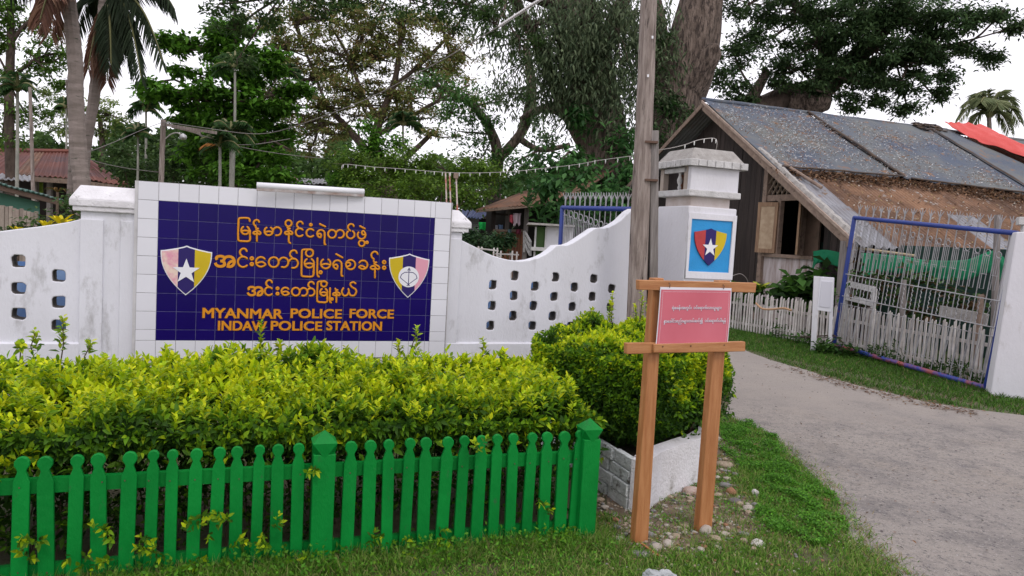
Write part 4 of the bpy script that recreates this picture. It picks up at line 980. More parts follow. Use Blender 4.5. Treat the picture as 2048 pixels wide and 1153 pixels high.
def hedge(name, label, contains, height, bbox, dens, L, W_, length, seed_pt, front_line=None, yb=.62, nl=8, base0=.28, cat='hedge', lip_shade=None):
    h = thing(name, seed_pt, label, cat)
    LV = Leaves(); x0, x1, y0, y1 = bbox; area = (x1 - x0) * (y1 - y0)
    n = int(area * dens); x = rng.uniform(x0, x1, n); y = rng.uniform(y0, y1, n); d = contains(x, y); k = d > 0; x, y, d = x[k], y[k], d[k]
    hz = height(x, y, d); P = np.stack([x, y, hz], 1)
    # outward direction: gradient of height
    e = .03; gx = (height(x + e, y, contains(x + e, y)) - hz) / e; gy = (height(x, y + e, contains(x, y + e)) - hz) / e
    N_ = unit(np.stack([-np.clip(gx, -3, 3), -np.clip(gy, -3, 3), np.ones_like(gx)], 1))
    D = unit(N_ * .8 + np.array([0, 0, .55]) + rdir(len(P)) * .45)
    P[:, 2] += np.abs(rng.normal(size=len(P))) * .022 - .02
    young_shade = np.clip(yb + (vnoise(x, y, 7, 3.0) - .5) * .75 - .12 * (N_[:, 2] < .5), 0, 1)
    if lip_shade is not None: young_shade = np.clip(young_shade + lip_shade(x, y), 0, 1)
    sprigs(LV, P - D * length, D, nl, L, W_, young_shade, length=length)
    # lower layers: darker leaves, fewer
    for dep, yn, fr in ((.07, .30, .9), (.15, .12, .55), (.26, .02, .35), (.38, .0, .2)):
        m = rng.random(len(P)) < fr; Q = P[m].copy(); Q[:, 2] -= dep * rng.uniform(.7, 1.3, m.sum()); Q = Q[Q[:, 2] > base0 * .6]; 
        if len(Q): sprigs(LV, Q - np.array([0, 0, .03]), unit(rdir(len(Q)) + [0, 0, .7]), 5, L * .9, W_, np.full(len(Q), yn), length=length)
    return h, LV, P, N_
# front hedge: strip parallel to fence
def strip(x, y):
    q = np.stack([x, y], 1) - GP[:2]; t = q @ FD[:2]; w_ = -(q @ FN[:2]); return t, w_
H1W = 1.30; H1R = .07
def cont1(x, y):
    t, w_ = strip(x, y); wf = w_ - .10 - .16 * (vnoise(t, 0 * t, 2, 2.6))
    return np.minimum.reduce([wf, H1W - w_, H1R + .10 + .16 * (vnoise(w_, t * 0, 5, 3.) - .5) - t, t + 3.6])
def hgt1(x, y, d):
    t, w_ = strip(x, y); d = np.maximum(d, 0)
    return .61 + .135 * np.clip(w_ / 1.2, 0, 1) ** .8 + .08 * (vnoise(t, w_, 0, 2.2) - .5) + .15 * (vnoise(t, w_, 3, 4.5) - .5) - .10 * np.clip(1 - d / .14, 0, 1) ** 2 - .03 * np.clip(-t - 2.2, 0, 9)
bx = [float(v) for v in (GP[0] - 3.9, GP[0] + .3, GP[1] - 1.6, GP[1] + 1.6)]
h1, LV, P_, N_ = hedge('hedge', 'golden leaved clipped hedge behind the green picket fence', cont1, hgt1, bx, 640, .062, .0235, .085, FP(-1.5, 0, -.6), yb=.80, lip_shade=lambda x, y: -.45 * np.clip(1 - (strip(x, y)[1] - .1) / .38, 0, 1))  # leaf colour darkened along the front lip, painting in the shadow band
n = 700; t = rng.uniform(-3.5, H1R + .03, n); z = rng.uniform(.50, .60, n); w_ = .08 + .12 * vnoise(t, z, 1, 4.) + (.60 - z) * .6
P = np.stack([GP[0] + FD[0] * t - FN[0] * w_, GP[1] + FD[1] * t - FN[1] * w_, z], 1)
D = unit(FN[None] * .8 + np.array([0, 0, .25]) + rdir(n) * .5)
sprigs(LV, P - D * .05, D, 7, .052, .023, np.clip((z - .50) * 1.5 + (vnoise(t, z, 9, 3.) - .5) * .7, 0, 1), length=.06)  # front leaves darken downward: shade under the lip put into their colour
n = 240; t = rng.uniform(-3.4, 0, n); w_ = rng.uniform(.15, .95, n); q = np.stack([GP[0] + FD[0] * t - FN[0] * w_, GP[1] + FD[1] * t - FN[1] * w_], 1)
hz_ = hgt1(q[:, 0], q[:, 1], cont1(q[:, 0], q[:, 1]))
for k_ in range(3): sprigs(LV, np.stack([q[:, 0], q[:, 1], hz_ + .03 * k_], 1), unit(rdir(n) * .25 + [0, 0, 1.]), 6, .060 - .01 * k_, .022, np.full(n, .75 + .1 * k_), length=.05, spread=1.2)
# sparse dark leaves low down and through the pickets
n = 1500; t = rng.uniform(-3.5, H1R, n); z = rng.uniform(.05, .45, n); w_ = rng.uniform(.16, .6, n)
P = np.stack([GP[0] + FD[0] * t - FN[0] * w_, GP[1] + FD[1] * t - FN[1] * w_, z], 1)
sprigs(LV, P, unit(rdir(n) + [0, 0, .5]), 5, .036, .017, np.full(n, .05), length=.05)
for px, py, k in ((65, 1075, 6), (75, 1110, 3), (400, 1045, 7), (220, 1055, 6), (290, 1085, 5), (320, 1095, 5), (450, 1040, 6), (545, 1060, 4), (530, 1085, 5), (395, 1120, 3), (210, 1120, 4), (625, 945, 3), (480, 1095, 4), (955, 900, 4), (880, 1085, 5), (740, 1075, 4), (1080, 995, 2), (820, 1100, 5), (1100, 1030, 2), (610, 1120, 4), (160, 1115, 3)):
    c = onplane(px, py, GP + FN * .03, FN); P = c + rng.normal(size=(k, 3)) * .022 + FN * .01
    sprigs(LV, P, unit(FN[None] * .7 + rdir(k) * .6 + [0, 0, .3]), 6, .036, .017, np.full(k, .5), length=.04)
# tall unclipped shoots
def shoot(LV, px, py0, py1, Y, spread=1.0, L=.068):
    a = at(px, py0, Y); b = at(px + rng.uniform(-6, 6), py1, Y + rng.uniform(-.05, .05)); n = int(abs(py0 - py1) / 8) + 3
    for k in range(n):
        f = k / (n - 1); p = a + (b - a) * f
        P = np.repeat(p[None], 1, 0); sprigs(LV, P, unit(unit(b - a)[None] + rdir(1) * .15), 4, L * (1 - .35 * f), .027, np.array([.62 + .3 * f]), length=.03, spread=1.3)
    return a, b
SH = []
for px, y0, y1, Y in ((120, 705, 642, 4.6), (75, 705, 668, 4.5), (40, 700, 690, 4.4), (520, 715, 652, 4.7), (620, 715, 698, 4.8), (832, 722, 662, 4.9), (800, 722, 690, 4.8), (972, 722, 686, 5.0), (175, 712, 690, 4.5), (1000, 722, 706, 4.9), (330, 716, 700, 4.7), (700, 720, 704, 4.8), (655, 718, 700, 4.7), (560, 718, 690, 4.75)):
    SH.append(shoot(LV, px, y0, y1, Y))
LV.build('foliage', hedgeleaf, h1)
A_ = []; B_ = []
for i in range(150):
    t = rng.uniform(-3.4, -.1); w0 = rng.uniform(.25, .9); a = FP(t, 0, -w0); A_.append(a); B_.append(a + FD * rng.uniform(-.15, .15) + FN * rng.uniform(-.1, .15) + ZV * rng.uniform(.4, .62))
for a, b in SH: A_.append(a - ZV * .1); B_.append(b)
props(twigs('stems', A_, B_, .005, twig, h1), kind='stuff')
# planter hedge
PH = np.array([p[:2] for p in plo[1:]] + [[.25, 6.6]])
def seg_dist(x, y, poly):
    d = np.full(len(x), 9.)
    for i in range(len(poly)):
        a = poly[i]; b = poly[(i + 1) % len(poly)]; ab = b - a; t = np.clip(((x - a[0]) * ab[0] + (y - a[1]) * ab[1]) / (ab @ ab), 0, 1)
        d = np.minimum(d, np.hypot(x - a[0] - ab[0] * t, y - a[1] - ab[1] * t))
    return d
PH2 = np.array([[.20, 5.0], [.46, 4.60], [.80, 4.34], [1.10, 4.60], [1.36, 4.86], [1.58, 5.25], [1.72, 5.8], [1.62, 6.4], [1.1, 6.65], [.50, 6.35], [.20, 5.6]])
def cont2(x, y): return np.where(inpoly(x, y, PH2), 1, -1) * seg_dist(x, y, PH2) + .10 * (vnoise(x, y, 3, 4.) - .5)
def hgt2(x, y, d): return .865 + .12 * (vnoise(x, y, 0, 2.5) - .5) + .16 * (vnoise(x, y, 4, 4.5) - .5) + .02 * (y - 5.2) - .12 * np.clip(.75 - x, 0, 1) - .26 * np.clip(1 - np.maximum(d, 0) / .20, 0, 1) ** 2
h2_, LV, P_, N_ = hedge('hedge', 'dense rounded golden leaved bush in the white planter behind the notice stand', cont2, hgt2, (.1, 1.9, 4.2, 6.8), 1000, .046, .021, .06, (1.0, 5.3, .26), yb=.66, base0=.5)
# side walls of the bush
n = 9000; per = [np.linalg.norm(PH2[(i + 1) % len(PH2)] - PH2[i]) for i in range(len(PH2))]; cs = np.cumsum(per) / sum(per)
u = rng.random(n); ii = np.searchsorted(cs, u); f = rng.random(n); a = PH2[ii]; b = PH2[(ii + 1) % len(PH2)]; p = a + (b - a) * f[:, None]
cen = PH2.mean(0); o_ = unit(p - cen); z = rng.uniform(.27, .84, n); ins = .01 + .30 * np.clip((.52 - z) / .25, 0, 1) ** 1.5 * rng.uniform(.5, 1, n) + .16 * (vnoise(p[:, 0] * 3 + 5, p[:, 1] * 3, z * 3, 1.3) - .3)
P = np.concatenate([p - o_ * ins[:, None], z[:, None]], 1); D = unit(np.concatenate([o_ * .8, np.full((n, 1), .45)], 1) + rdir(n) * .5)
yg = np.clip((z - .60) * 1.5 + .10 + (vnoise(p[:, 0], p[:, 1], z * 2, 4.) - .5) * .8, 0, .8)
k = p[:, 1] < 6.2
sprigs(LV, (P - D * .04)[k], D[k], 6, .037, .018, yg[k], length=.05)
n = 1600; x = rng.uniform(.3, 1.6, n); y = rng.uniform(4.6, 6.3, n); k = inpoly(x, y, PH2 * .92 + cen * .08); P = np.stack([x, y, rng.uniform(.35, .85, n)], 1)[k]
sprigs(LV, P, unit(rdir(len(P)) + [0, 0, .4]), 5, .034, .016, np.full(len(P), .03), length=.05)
SH = []
for px, y0, y1, Y in ((1222, 645, 592, 6.3), (1215, 650, 610, 6.2), (1283, 650, 592, 6.2), (1272, 655, 615, 6.1), (1180, 660, 640, 6.0), (1300, 650, 620, 6.1), (1160, 665, 645, 6.0)): SH.append(shoot(LV, px, y0, y1, Y, L=.055))
LV.build('foliage', hedgeleaf, h2_)
A_ = [a - ZV * .15 for a, b in SH]; B_ = [b for a, b in SH]
for i in range(110):
    x, y = rng.uniform(.55, 1.5), rng.uniform(4.7, 6.2); A_.append(np.array([x * .7 + 1.05 * .3, y * .7 + 5.4 * .3, .26])); B_.append(np.array([x, y, rng.uniform(.6, .8)]))
props(twigs('stems', A_, B_, .006, twig, h2_), kind='stuff')

# ================================================================== GRASS, CLOVER, PEBBLES
def scatter(poly, n):
    poly = np.array([p[:2] for p in poly]); a, b = poly.min(0), poly.max(0); x = rng.uniform(a[0], b[0], n); y = rng.uniform(a[1], b[1], n); k = inpoly(x, y, poly); return x[k], y[k]
GR = [(.12, .26, .028), (.17, .32, .042), (.07, .18, .02), (.26, .32, .09)]
CLV = [(.08, .24, .018), (.11, .29, .022), (.05, .16, .012)]
DRY = [(.30, .24, .12), (.25, .20, .10)]
def grass(LV, x, y, hmin, hmax, cols, w_=.0035, lean=.6, dry=.06, z0=0.0):
    n = len(x); D = unit(np.stack([rng.normal(size=n) * lean, rng.normal(size=n) * lean, np.ones(n)], 1)); c = pick(cols, n, jit=.3); m = rng.random(n) < dry; c[m] = pick(DRY, m.sum())
    LV.add(np.stack([x, y, np.full(n, z0)], 1), D, rdir(n), rng.uniform(hmin, hmax, n), w_, c, 2, droop=rng.uniform(0, .5, (n, 1)))
def ellnoise(x, y, s=3.0, z=0): return vnoise(x, y, z, s)
LV = Leaves()
near = [(-2.4, 2.2), (2.0, 2.2), G(1835, 1250), G(1800, 1153), G(1690, 1065), G(1672, 1000), G(1600, 930), G(1540, 872), G(1455, 835), (1.95, 6.9), (1.3, 4.85), (.8, 4.15), (.5, 4.1), (.48, 3.8), (-2.4, 2.8)]
gravn = np.array(GRAVP)
def rd(x, y): return np.where(inpoly(x, y, ROADP), 0, 1)
x, y = scatter(near, 380000)
gd = np.where(inpoly(x, y, gravn), 1, 0) * np.clip(seg_dist(x, y, gravn) / .12, 0, 1)
kp = rng.random(len(x)) < (1 - .93 * gd) * np.clip(.45 + 1.6 * (ellnoise(x, y, 3.0) - .25), .25, 1)
kp &= rd(x, y) > 0
grass(LV, x[kp], y[kp], .018, .06, GR, .0052)
# tufts along the fence foot and kerb
for _ in range(420):
    t_ = rng.uniform(-2.6, .1); c = FP(t_, 0, rng.uniform(-.05, .16)); n = 26; grass(LV, c[0] + rng.normal(size=n) * .02, c[1] + rng.normal(size=n) * .02, .04, .13, GR, .003, .45)
for _ in range(120):
    px, py = rng.uniform(1240, 1800), rng.uniform(1000, 1150); c = gnd(px, py)
    if inpoly(np.array([c[0]]), np.array([c[1]]), ROADP)[0]: continue
    n = 22; grass(LV, c[0] + rng.normal(size=n) * .02, c[1] + rng.normal(size=n) * .02, .03, .10, GR, .003, .6, .2)
props(LV.build('grass', grassm), kind='stuff')
# clover-like ground cover near the road
LV = Leaves()
clov = [G(1440, 850), G(1500, 850), G(1545, 872), G(1600, 930), G(1672, 1000), G(1700, 1066), G(1640, 1100), G(1500, 1060), G(1520, 990), G(1470, 930), G(1440, 900)]
x, y = scatter(clov, 90000); m = (ellnoise(x, y, 4.0, 2) + .35 * ellnoise(x, y, 14.0, 4) > .58 - .6 * np.clip(seg_dist(x, y, np.array([c[:2] for c in clov])) / .18, 0, 1) + rng.uniform(-.18, .18, len(x))); x, y = x[m], y[m]; n = len(x)
kk = rng.random(n) < np.clip(2.2 * (vnoise(x, y, 6, 9.) - .18), .12, 1); x, y = x[kk], y[kk]; n = len(x)
hh_ = .008 + .055 * vnoise(x, y, 0, 7.)
D = unit(rdir(n) * [1, 1, .35] + [0, 0, .45]); LV.add(np.stack([x, y, hh_ * rng.uniform(.3, 1, n)], 1), D, np.tile([0, 0, 1.], (n, 1)), rng.uniform(.010, .019, n), .011, pick(CLV, n, jit=.3), 0)
x, y = scatter(near, 26000); m = (vnoise(x, y, 9, 2.2) > .55) & (rd(x, y) > 0) & ~inpoly(x, y, gravn); x, y = x[m], y[m]; n = len(x)
D = unit(rdir(n) * [1, 1, .35] + [0, 0, .45]); LV.add(np.stack([x, y, rng.uniform(.005, .05, n)], 1), D, np.tile([0, 0, 1.], (n, 1)), rng.uniform(.012, .024, n), .013, pick(CLV, n, jit=.3), 0)
# bushy weeds at the fence foot
for _ in range(75):
    t_ = rng.uniform(-2.3, -.1); c = FP(t_, 0, rng.uniform(-.02, .12)); n = 40; P = c + rng.normal(size=(n, 3)) * [.05, .05, .03] + [0, 0, .04]
    LV.add(P, unit(rdir(n) + [0, 0, .5]), rdir(n), rng.uniform(.014, .03, n), .014, pick(CLV + MID[:1], n), 0)
props(LV.build('ground_cover', grassm), kind='stuff')
# verge along the right side of the lane
LV = Leaves()
verge = [G(1455, 690), G(1490, 702), G(1560, 728), G(1640, 752), G(1750, 782), G(1850, 806), G(1950, 822), G(2048, 834), G(2150, 850), G(2150, 770), (6.3, 8.8), (6.1, 9.3), (5.5, 11.4), (5.0, 13.0), (4.3, 14.3), (3.3, 15.7)]
x, y = scatter(verge, 75000)
m = rng.random(len(x)) < np.clip(seg_dist(x, y, np.array([G(1490, 702), G(1560, 728), G(1640, 752), G(1750, 782), G(1850, 806), G(1950, 822), G(2048, 834), G(2048, 835)])) / .25 + .15, 0, 1); x, y = x[m], y[m]
grass(LV, x, y, .03, .10, [(.06, .15, .018), (.08, .19, .02), (.04, .10, .012)], .008, .6, .04)
x, y = scatter([(5.0, 11.9), (5.6, 9.9), (6.0, 8.9), (6.2, 9.2), (5.6, 11.4), (5.2, 12.2)], 9000)   # dark weeds below the gate
n = len(x); z = rng.uniform(0, .24, n) * vnoise(x, y, 0, 3.) * 1.6
LV.add(np.stack([x, y, z], 1), unit(rdir(n) + [0, 0, .5]), rdir(n), rng.uniform(.04, .09, n), .022, pick([(.02, .06, .012), (.03, .08, .015), (.05, .11, .02)], n), 0)
x, y = scatter([(-3.2, 4.2), (.3, 5.2), (.2, 6.2), (-3.4, 5.2)], 9000); grass(LV, x, y, .03, .10, GR, .006)
# loose grass and weeds at the wall foot and along the left road edge further in
x, y = scatter([(2.2, 7.4), (2.75, 9.3), (3.05, 11), (2.5, 13.4), (1.2, 15.4), (-4, 15), (-6, 8), (1.9, 8.2)], 45000); grass(LV, x, y, .03, .12, GR, .012)
x, y = scatter([(6.3, 9.2), (5.5, 11.4), (5., 13), (4.3, 14.3), (3.5, 16), (6, 17), (12, 13), (12, 8)], 25000); grass(LV, x, y, .03, .15, [(.05, .11, .018), (.04, .08, .015)], .014)
props(LV.build('grass', grassm), kind='stuff')
# fallen leaves
LV = Leaves(); x, y = scatter([G(1450, 760), G(2048, 850), G(2048, 1153), G(1700, 1153), G(1300, 1110), G(1250, 1000)], 330); n = len(x)
LV.add(np.stack([x, y, np.full(n, .02)], 1), unit(rdir(n) * [1, 1, .15]), np.tile([0, 0, 1.], (n, 1)) + rdir(n) * .2, rng.uniform(.012, .035, n), rng.uniform(.006, .016, n), pick([(.16, .08, .045), (.10, .06, .04), (.24, .12, .05), (.05, .04, .035)], n), 0)
e_ = np.array([G(1560, 735), G(1640, 758), G(1750, 790), G(1850, 812), G(1950, 830)]); k = 420; i_ = rng.integers(0, 4, k); f = rng.random(k)[:, None]; q = e_[i_] * (1 - f) + e_[i_ + 1] * f + rng.normal(size=(k, 2)) * .10
LV.add(np.concatenate([q, np.full((k, 1), .022)], 1), unit(rdir(k) * [1, 1, .2]), np.tile([0, 0, 1.], (k, 1)) + rdir(k) * .3, rng.uniform(.03, .07, k), .018, pick([(.16, .08, .045), (.10, .06, .04), (.22, .14, .08)], k), 0)
props(LV.build('fallen_leaves', grassm), kind='stuff')

# weeds in the gravel
LV = Leaves()
for _ in range(150):
    c = gravn[rng.integers(0, len(gravn))] * rng.uniform(.0, .9) ; 
    q = gravn.mean(0) + (gravn[rng.integers(0, len(gravn))] - gravn.mean(0)) * rng.uniform(.1, 1.05) + rng.normal(size=2) * .06; n = 16
    grass(LV, q[0] + rng.normal(size=n) * .03, q[1] + rng.normal(size=n) * .03, .02, .06, GR, .0042, .8, .25, .006)
for _ in range(70):
    q = gravn.mean(0) + (gravn[rng.integers(0, len(gravn))] - gravn.mean(0)) * rng.uniform(.1, 1.1) + rng.normal(size=2) * .06; n = 22
    LV.add(np.concatenate([q + rng.normal(size=(n, 2)) * .03, np.full((n, 1), .018)], 1), unit(rdir(n) * [1, 1, .4] + [0, 0, .3]), np.tile([0, 0, 1.], (n, 1)), rng.uniform(.010, .020, n), .011, pick(CLV, n, jit=.3), 0)
e_ = np.array([G(1440, 835), G(1560, 890), G(1640, 960), G(1690, 1030), G(1740, 1100), G(1800, 1153)]); k = 2400; i_ = rng.integers(0, 5, k); f = rng.random(k)[:, None]; q = e_[i_] * (1 - f) + e_[i_ + 1] * f + rng.normal(size=(k, 2)) * .055
grass(LV, q[:, 0], q[:, 1], .012, .05, GR, .004, .9, .35, .012)
props(LV.build('weeds', grassm), kind='stuff')

# ---- stones
def ico(sub=2):
    bm = bmesh.new(); bmesh.ops.create_icosphere(bm, subdivisions=sub, radius=1); v = np.array([v.co[:] for v in bm.verts]); f = [tuple(x.index for x in p.verts) for p in bm.faces]; bm.free(); return v, f
IV, IF = ico(2); IV1, IF1 = ico(1)
def stone_pts(c, r, flat=.65, stretch=1.2, ang=.0, rough=.22, sd=0, V=IV):
    n_ = vnoise(V[:, 0] + sd * 3.1 + 20, V[:, 1] + sd * 1.7 + 20, V[:, 2] + 3, 1.3); p = V * (1 + rough * 2 * (n_ - .5))[:, None] * [stretch, 1, flat]
    a = ang; R_ = np.array([[math.cos(a), -math.sin(a), 0], [math.sin(a), math.cos(a), 0], [0, 0, 1]]); return p @ R_.T * r + c
def stone_mat(nm, c, c2): return mat(nm, c, .85, c2, 30, .6, .8, 90)
st_pale = stone_mat('pale_stone', (.46, .42, .37), (.36, .31, .26)); st_beige = stone_mat('beige_stone', (.38, .31, .23), (.30, .23, .16)); st_grey = stone_mat('grey_stone', (.25, .24, .23), (.17, .16, .16))
st_brown = stone_mat('brown_stone', (.30, .15, .075), (.22, .11, .06)); st_dark = stone_mat('dark_stone', (.12, .10, .10), (.19, .17, .17)); st_white = stone_mat('white_stone', (.58, .56, .53), (.48, .45, .42)); st_pink = stone_mat('pinkish_stone', (.50, .42, .38), (.36, .24, .19))
STN = [(1515, 1091, 12, .6, 1.5, st_white, 'smooth white elongated stone on the grass right of the notice stand'),
 (1508, 1012, 7, .7, 1.1, st_grey, 'small grey round pebble standing apart at the edge of the ground cover'),
 (1510, 991, 8, 1.0, 1.0, st_white, 'upright pointed pale stone standing in the ground cover'),
 (1447, 934, 13, .6, 1.4, st_beige, 'beige oval stone beside the right leg, nearest the planter end'),
 (1495, 1023, 10, .8, 1.2, st_pale, 'pale rounded stone just below the dark flat stone'),
 (1469, 1007, 12, .6, 1.2, st_dark, 'dark grey flat stone next to the orange brown one'),
 (1462, 990, 11, .9, 1.1, st_brown, 'orange brown block of stone right of the notice stand leg'),
 (1434, 996, 9, .7, 1.2, st_beige, 'tan stone against the right leg of the notice stand'),
 (1382, 987, 16, .6, 1.4, st_pink, 'large whitish pink streaked stone at the foot of the planter wall'),
 (1411, 1068, 13, .9, 1.1, st_pale, 'pale wedge shaped stone at the foot of the right leg'),
 (1430, 1082, 13, .5, 1.3, st_beige, 'flat tan stone just right of the wedge shaped stone'),
 (1448, 1072, 9, .6, 1.3, st_pale, 'cream stone behind the flat tan stone'),
 (1313, 1098, 12, .6, 1.2, st_pale, 'rounded pale stone right of the left leg of the stand'),
 (1336, 1095, 11, .9, 1.0, st_pale, 'upright pale grey stone second from the left leg'),
 (1281, 1111, 15, .35, 1.5, st_grey, 'flat grey slab of stone in front of the left leg'),
 (1352, 1078, 10, .8, 1.0, st_beige, 'brownish beige lump of stone between the two legs'),
 (1488, 1073, 10, .6, 1.2, st_grey, 'grey beige stone right of the two pale stones by the right leg'),
 (1606, 1040, 13, .45, 1.6, st_beige, 'long beige stone lying on the clover near the road'),
 (1652, 1005, 7, .8, 1.1, st_brown, 'small brown stone at the very edge of the road'),
 (1511, 895, 7, .6, 1.3, st_brown, 'small reddish stone on the dusty edge of the road'),
 (1238, 1079, 7, .5, 1.5, st_white, 'white flake of stone right of the end post of the green fence'),
 (1507, 1102, 7, .8, 1.0, st_beige, 'small tan pebble touching the white elongated stone'),
 (1240, 1060, 8, .6, 1.0, st_beige, 'sandy stone beside the corner of the planter'),
 (1262, 1048, 8, .7, 1.1, st_beige, 'tan stone tucked under the planter corner'),
 (1450, 975, 12, .6, 1.2, st_grey, 'grey mottled stone behind the tan stone at the right leg')]
for i, (px, py, rp, fl, stx, m, lab) in enumerate(STN):
    c = gnd(px, py); r = sz(rp, c[1]); mb = MB(); mb.add(stone_pts(c + [0, 0, r * fl * .55], r, fl, stx, rng.uniform(-.5, .6), .28, i), IF)
    props(mb.build('stone', m, smooth=True), lab, 'stone')
for mi, (m, cnt_) in enumerate(((st_pale, 520), (st_beige, 700), (st_grey, 380), (st_brown, 160))):
    mb = MB(); x, y = scatter(GRAVP, cnt_ * 3); x, y = x[:cnt_], y[:cnt_]
    for i in range(len(x)):
        r = float(np.clip(rng.lognormal(-4.75, .45), .004, .026)); mb.add(stone_pts(np.array([x[i], y[i], .006 + r * .3]), r, .6, 1.25, rng.uniform(0, 3), .3, i, IV1), IF1)
    px = rng.uniform(1200, 1700, 70); py = rng.uniform(1000, 1150, 70)
    for a_, b_ in zip(px, py):
        c = gnd(a_, b_); r = float(rng.uniform(.004, .010)); mb.add(stone_pts(c + [0, 0, .012], r, .6, 1.2, 1, .3, 3, IV1), IF1)
    props(mb.build('gravel', m), kind='stuff')
# small chips on the road
mb = MB(); x, y = scatter(ROADP, 1800); k = (y < 12) & (y > 2.5); x, y = x[k], y[k]
for i in range(len(x)): r = float(rng.uniform(.003, .009)); mb.add(stone_pts(np.array([x[i], y[i], .012 + r * .3]), r, .6, 1.2, 1, .3, i, IV1), IF1)
props(mb.build('road_chippings', st_dark), kind='stuff')
# crumpled plastic bag at the bottom edge
bg_ = gnd(1318, 1172); mb = MB(); V3, F3 = ico(4)
nn_ = vnoise(V3[:, 0] + 9, V3[:, 1] + 9, V3[:, 2] + 4, 2.5) - .5 + .6 * np.abs(vnoise(V3[:, 0] + 9, V3[:, 1] + 3, V3[:, 2] + 8, 5.) - .5)
mb.add(V3 * (1 + .9 * nn_)[:, None] * [.062, .045, .038] + bg_ + [0, 0, .03], F3)
props(mb.build('plastic_bag', mat('plastic_bag', (.60, .62, .63), .3, (.45, .48, .5), 25, .6, .6, 60, transl=.3)), 'crumpled white plastic bag lying on the grass at the bottom edge', 'plastic bag')
# bamboo sliver
a, b = gnd(1284, 1088, .02), gnd(1317, 1112, .015); mb = MB(); mb.beam(a, b, .012, .006); props(mb.build('wood_sliver', newwood), 'thin split wood sliver lying by the left leg of the notice stand', 'stick')
# ================================================================== WOODEN HOUSE on the right
HE = np.array([.949, .316, 0]); HE /= np.linalg.norm(HE); HG = np.array([HE[1], -HE[0], 0])
RG = at(1407, 206, 18.0)
house = thing('wooden_house', (RG[0] + 3, RG[1] - 1, 0), 'dark plank house with a long low corrugated roof and open window shutters', 'house')
def HP(px, py, e=0.0): return onplane(px, py, RG + HE * e, HE)
Er = HP(1712, 487); Wr = float((Er - RG) @ HG); Hr = RG[2] - Er[2]; SLP = Hr / Wr
Lr = HP(1325, 296); SLL = (RG[2] - Lr[2]) / float((RG - Lr) @ HG); WL = 4.2
HZ = RG[2]; ROOFL = 14.5
def RF(e, v, off=0.0):   # roof surface, near slope; v = horizontal distance from ridge
    n_ = np.array([HG[0] * SLP, HG[1] * SLP, 1.0]); n_ /= np.linalg.norm(n_)
    return np.array([RG[0], RG[1], HZ]) + HE * e + HG * v - ZV * v * SLP + n_ * off
def roofuv(px, py, off=0.0):
    n_ = np.array([HG[0] * SLP, HG[1] * SLP, 1.0]); n_ /= np.linalg.norm(n_)
    p = onplane(px, py, RG + n_ * off, n_) - RG; return float(p @ HE), float(p @ HG)
def RL(e, v): return np.array([RG[0], RG[1], HZ]) + HE * e - HG * v - ZV * v * SLL
# gable wall of vertical planks, set back under the roof
SB = .55
def wall_plank(a0, a1, z0, z1a, z1b, m, nm='plank', th=.03, off=0.0, parent=house):
    g_ = .006; o_ = RG * [1, 1, 0] + HE * (SB + off + rng.uniform(-.006, .006)); mb = MB()
    q = [o_ + HG * (a0 + g_) + ZV * z0, o_ + HG * (a1 - g_) + ZV * z0, o_ + HG * (a1 - g_) + ZV * z1b, o_ + HG * (a0 + g_) + ZV * z1a]
    mb.prism(q, HE * th); mb.build(nm, m, parent, own_origin=True)
def hw(px, py):
    p = onplane(px, py, RG + HE * SB, HE) - RG; return float(p @ HG), float(p[2] + RG[2])
wa0 = hw(1533, 400)[0]; wa1 = hw(1640, 450)[0]; zw0 = hw(1580, 512)[1]; zw1 = hw(1580, 402)[1]
def rz(a): return HZ - .12 - (a * SLP if a >= 0 else -a * SLL)
a = -4.0
while a < Wr - .3:
    b = a + .19
    if b <= wa0 + .02: wall_plank(a, b, 0, rz(a), rz(b), darkplank)
    elif a > wa1: wall_plank(a, b, 0, rz(a), rz(b), darkplank)
    elif a > wa0 - .2 and b < wa0 + .25 and False: pass
    a = b
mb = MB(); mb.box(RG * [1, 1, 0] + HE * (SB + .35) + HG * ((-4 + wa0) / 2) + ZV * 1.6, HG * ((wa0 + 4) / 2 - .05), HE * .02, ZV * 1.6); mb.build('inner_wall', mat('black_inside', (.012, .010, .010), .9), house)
for e_in in (2.4, 9.0):
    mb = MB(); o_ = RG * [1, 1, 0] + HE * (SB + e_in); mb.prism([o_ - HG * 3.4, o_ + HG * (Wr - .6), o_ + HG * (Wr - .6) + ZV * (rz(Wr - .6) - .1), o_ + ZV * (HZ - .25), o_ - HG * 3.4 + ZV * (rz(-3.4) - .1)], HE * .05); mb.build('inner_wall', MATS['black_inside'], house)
# white plaster below the window
mb = MB(); o_ = RG * [1, 1, 0] + HE * (SB - .02); mb.prism([o_ + HG * (wa0 - .05), o_ + HG * (wa1 + .1), o_ + HG * (wa1 + .1) + ZV * zw0, o_ + HG * (wa0 - .05) + ZV * zw0], HE * .12)
mb.build('plaster_wall', mat('stained_plaster', (.62, .57, .58), .9, (.30, .22, .19), 3, .6, .8, 30, stretch=(3, 3, .5), dirt=(.16, .11, .09), dscale=3, dlo=.58, dhi=.7), house)
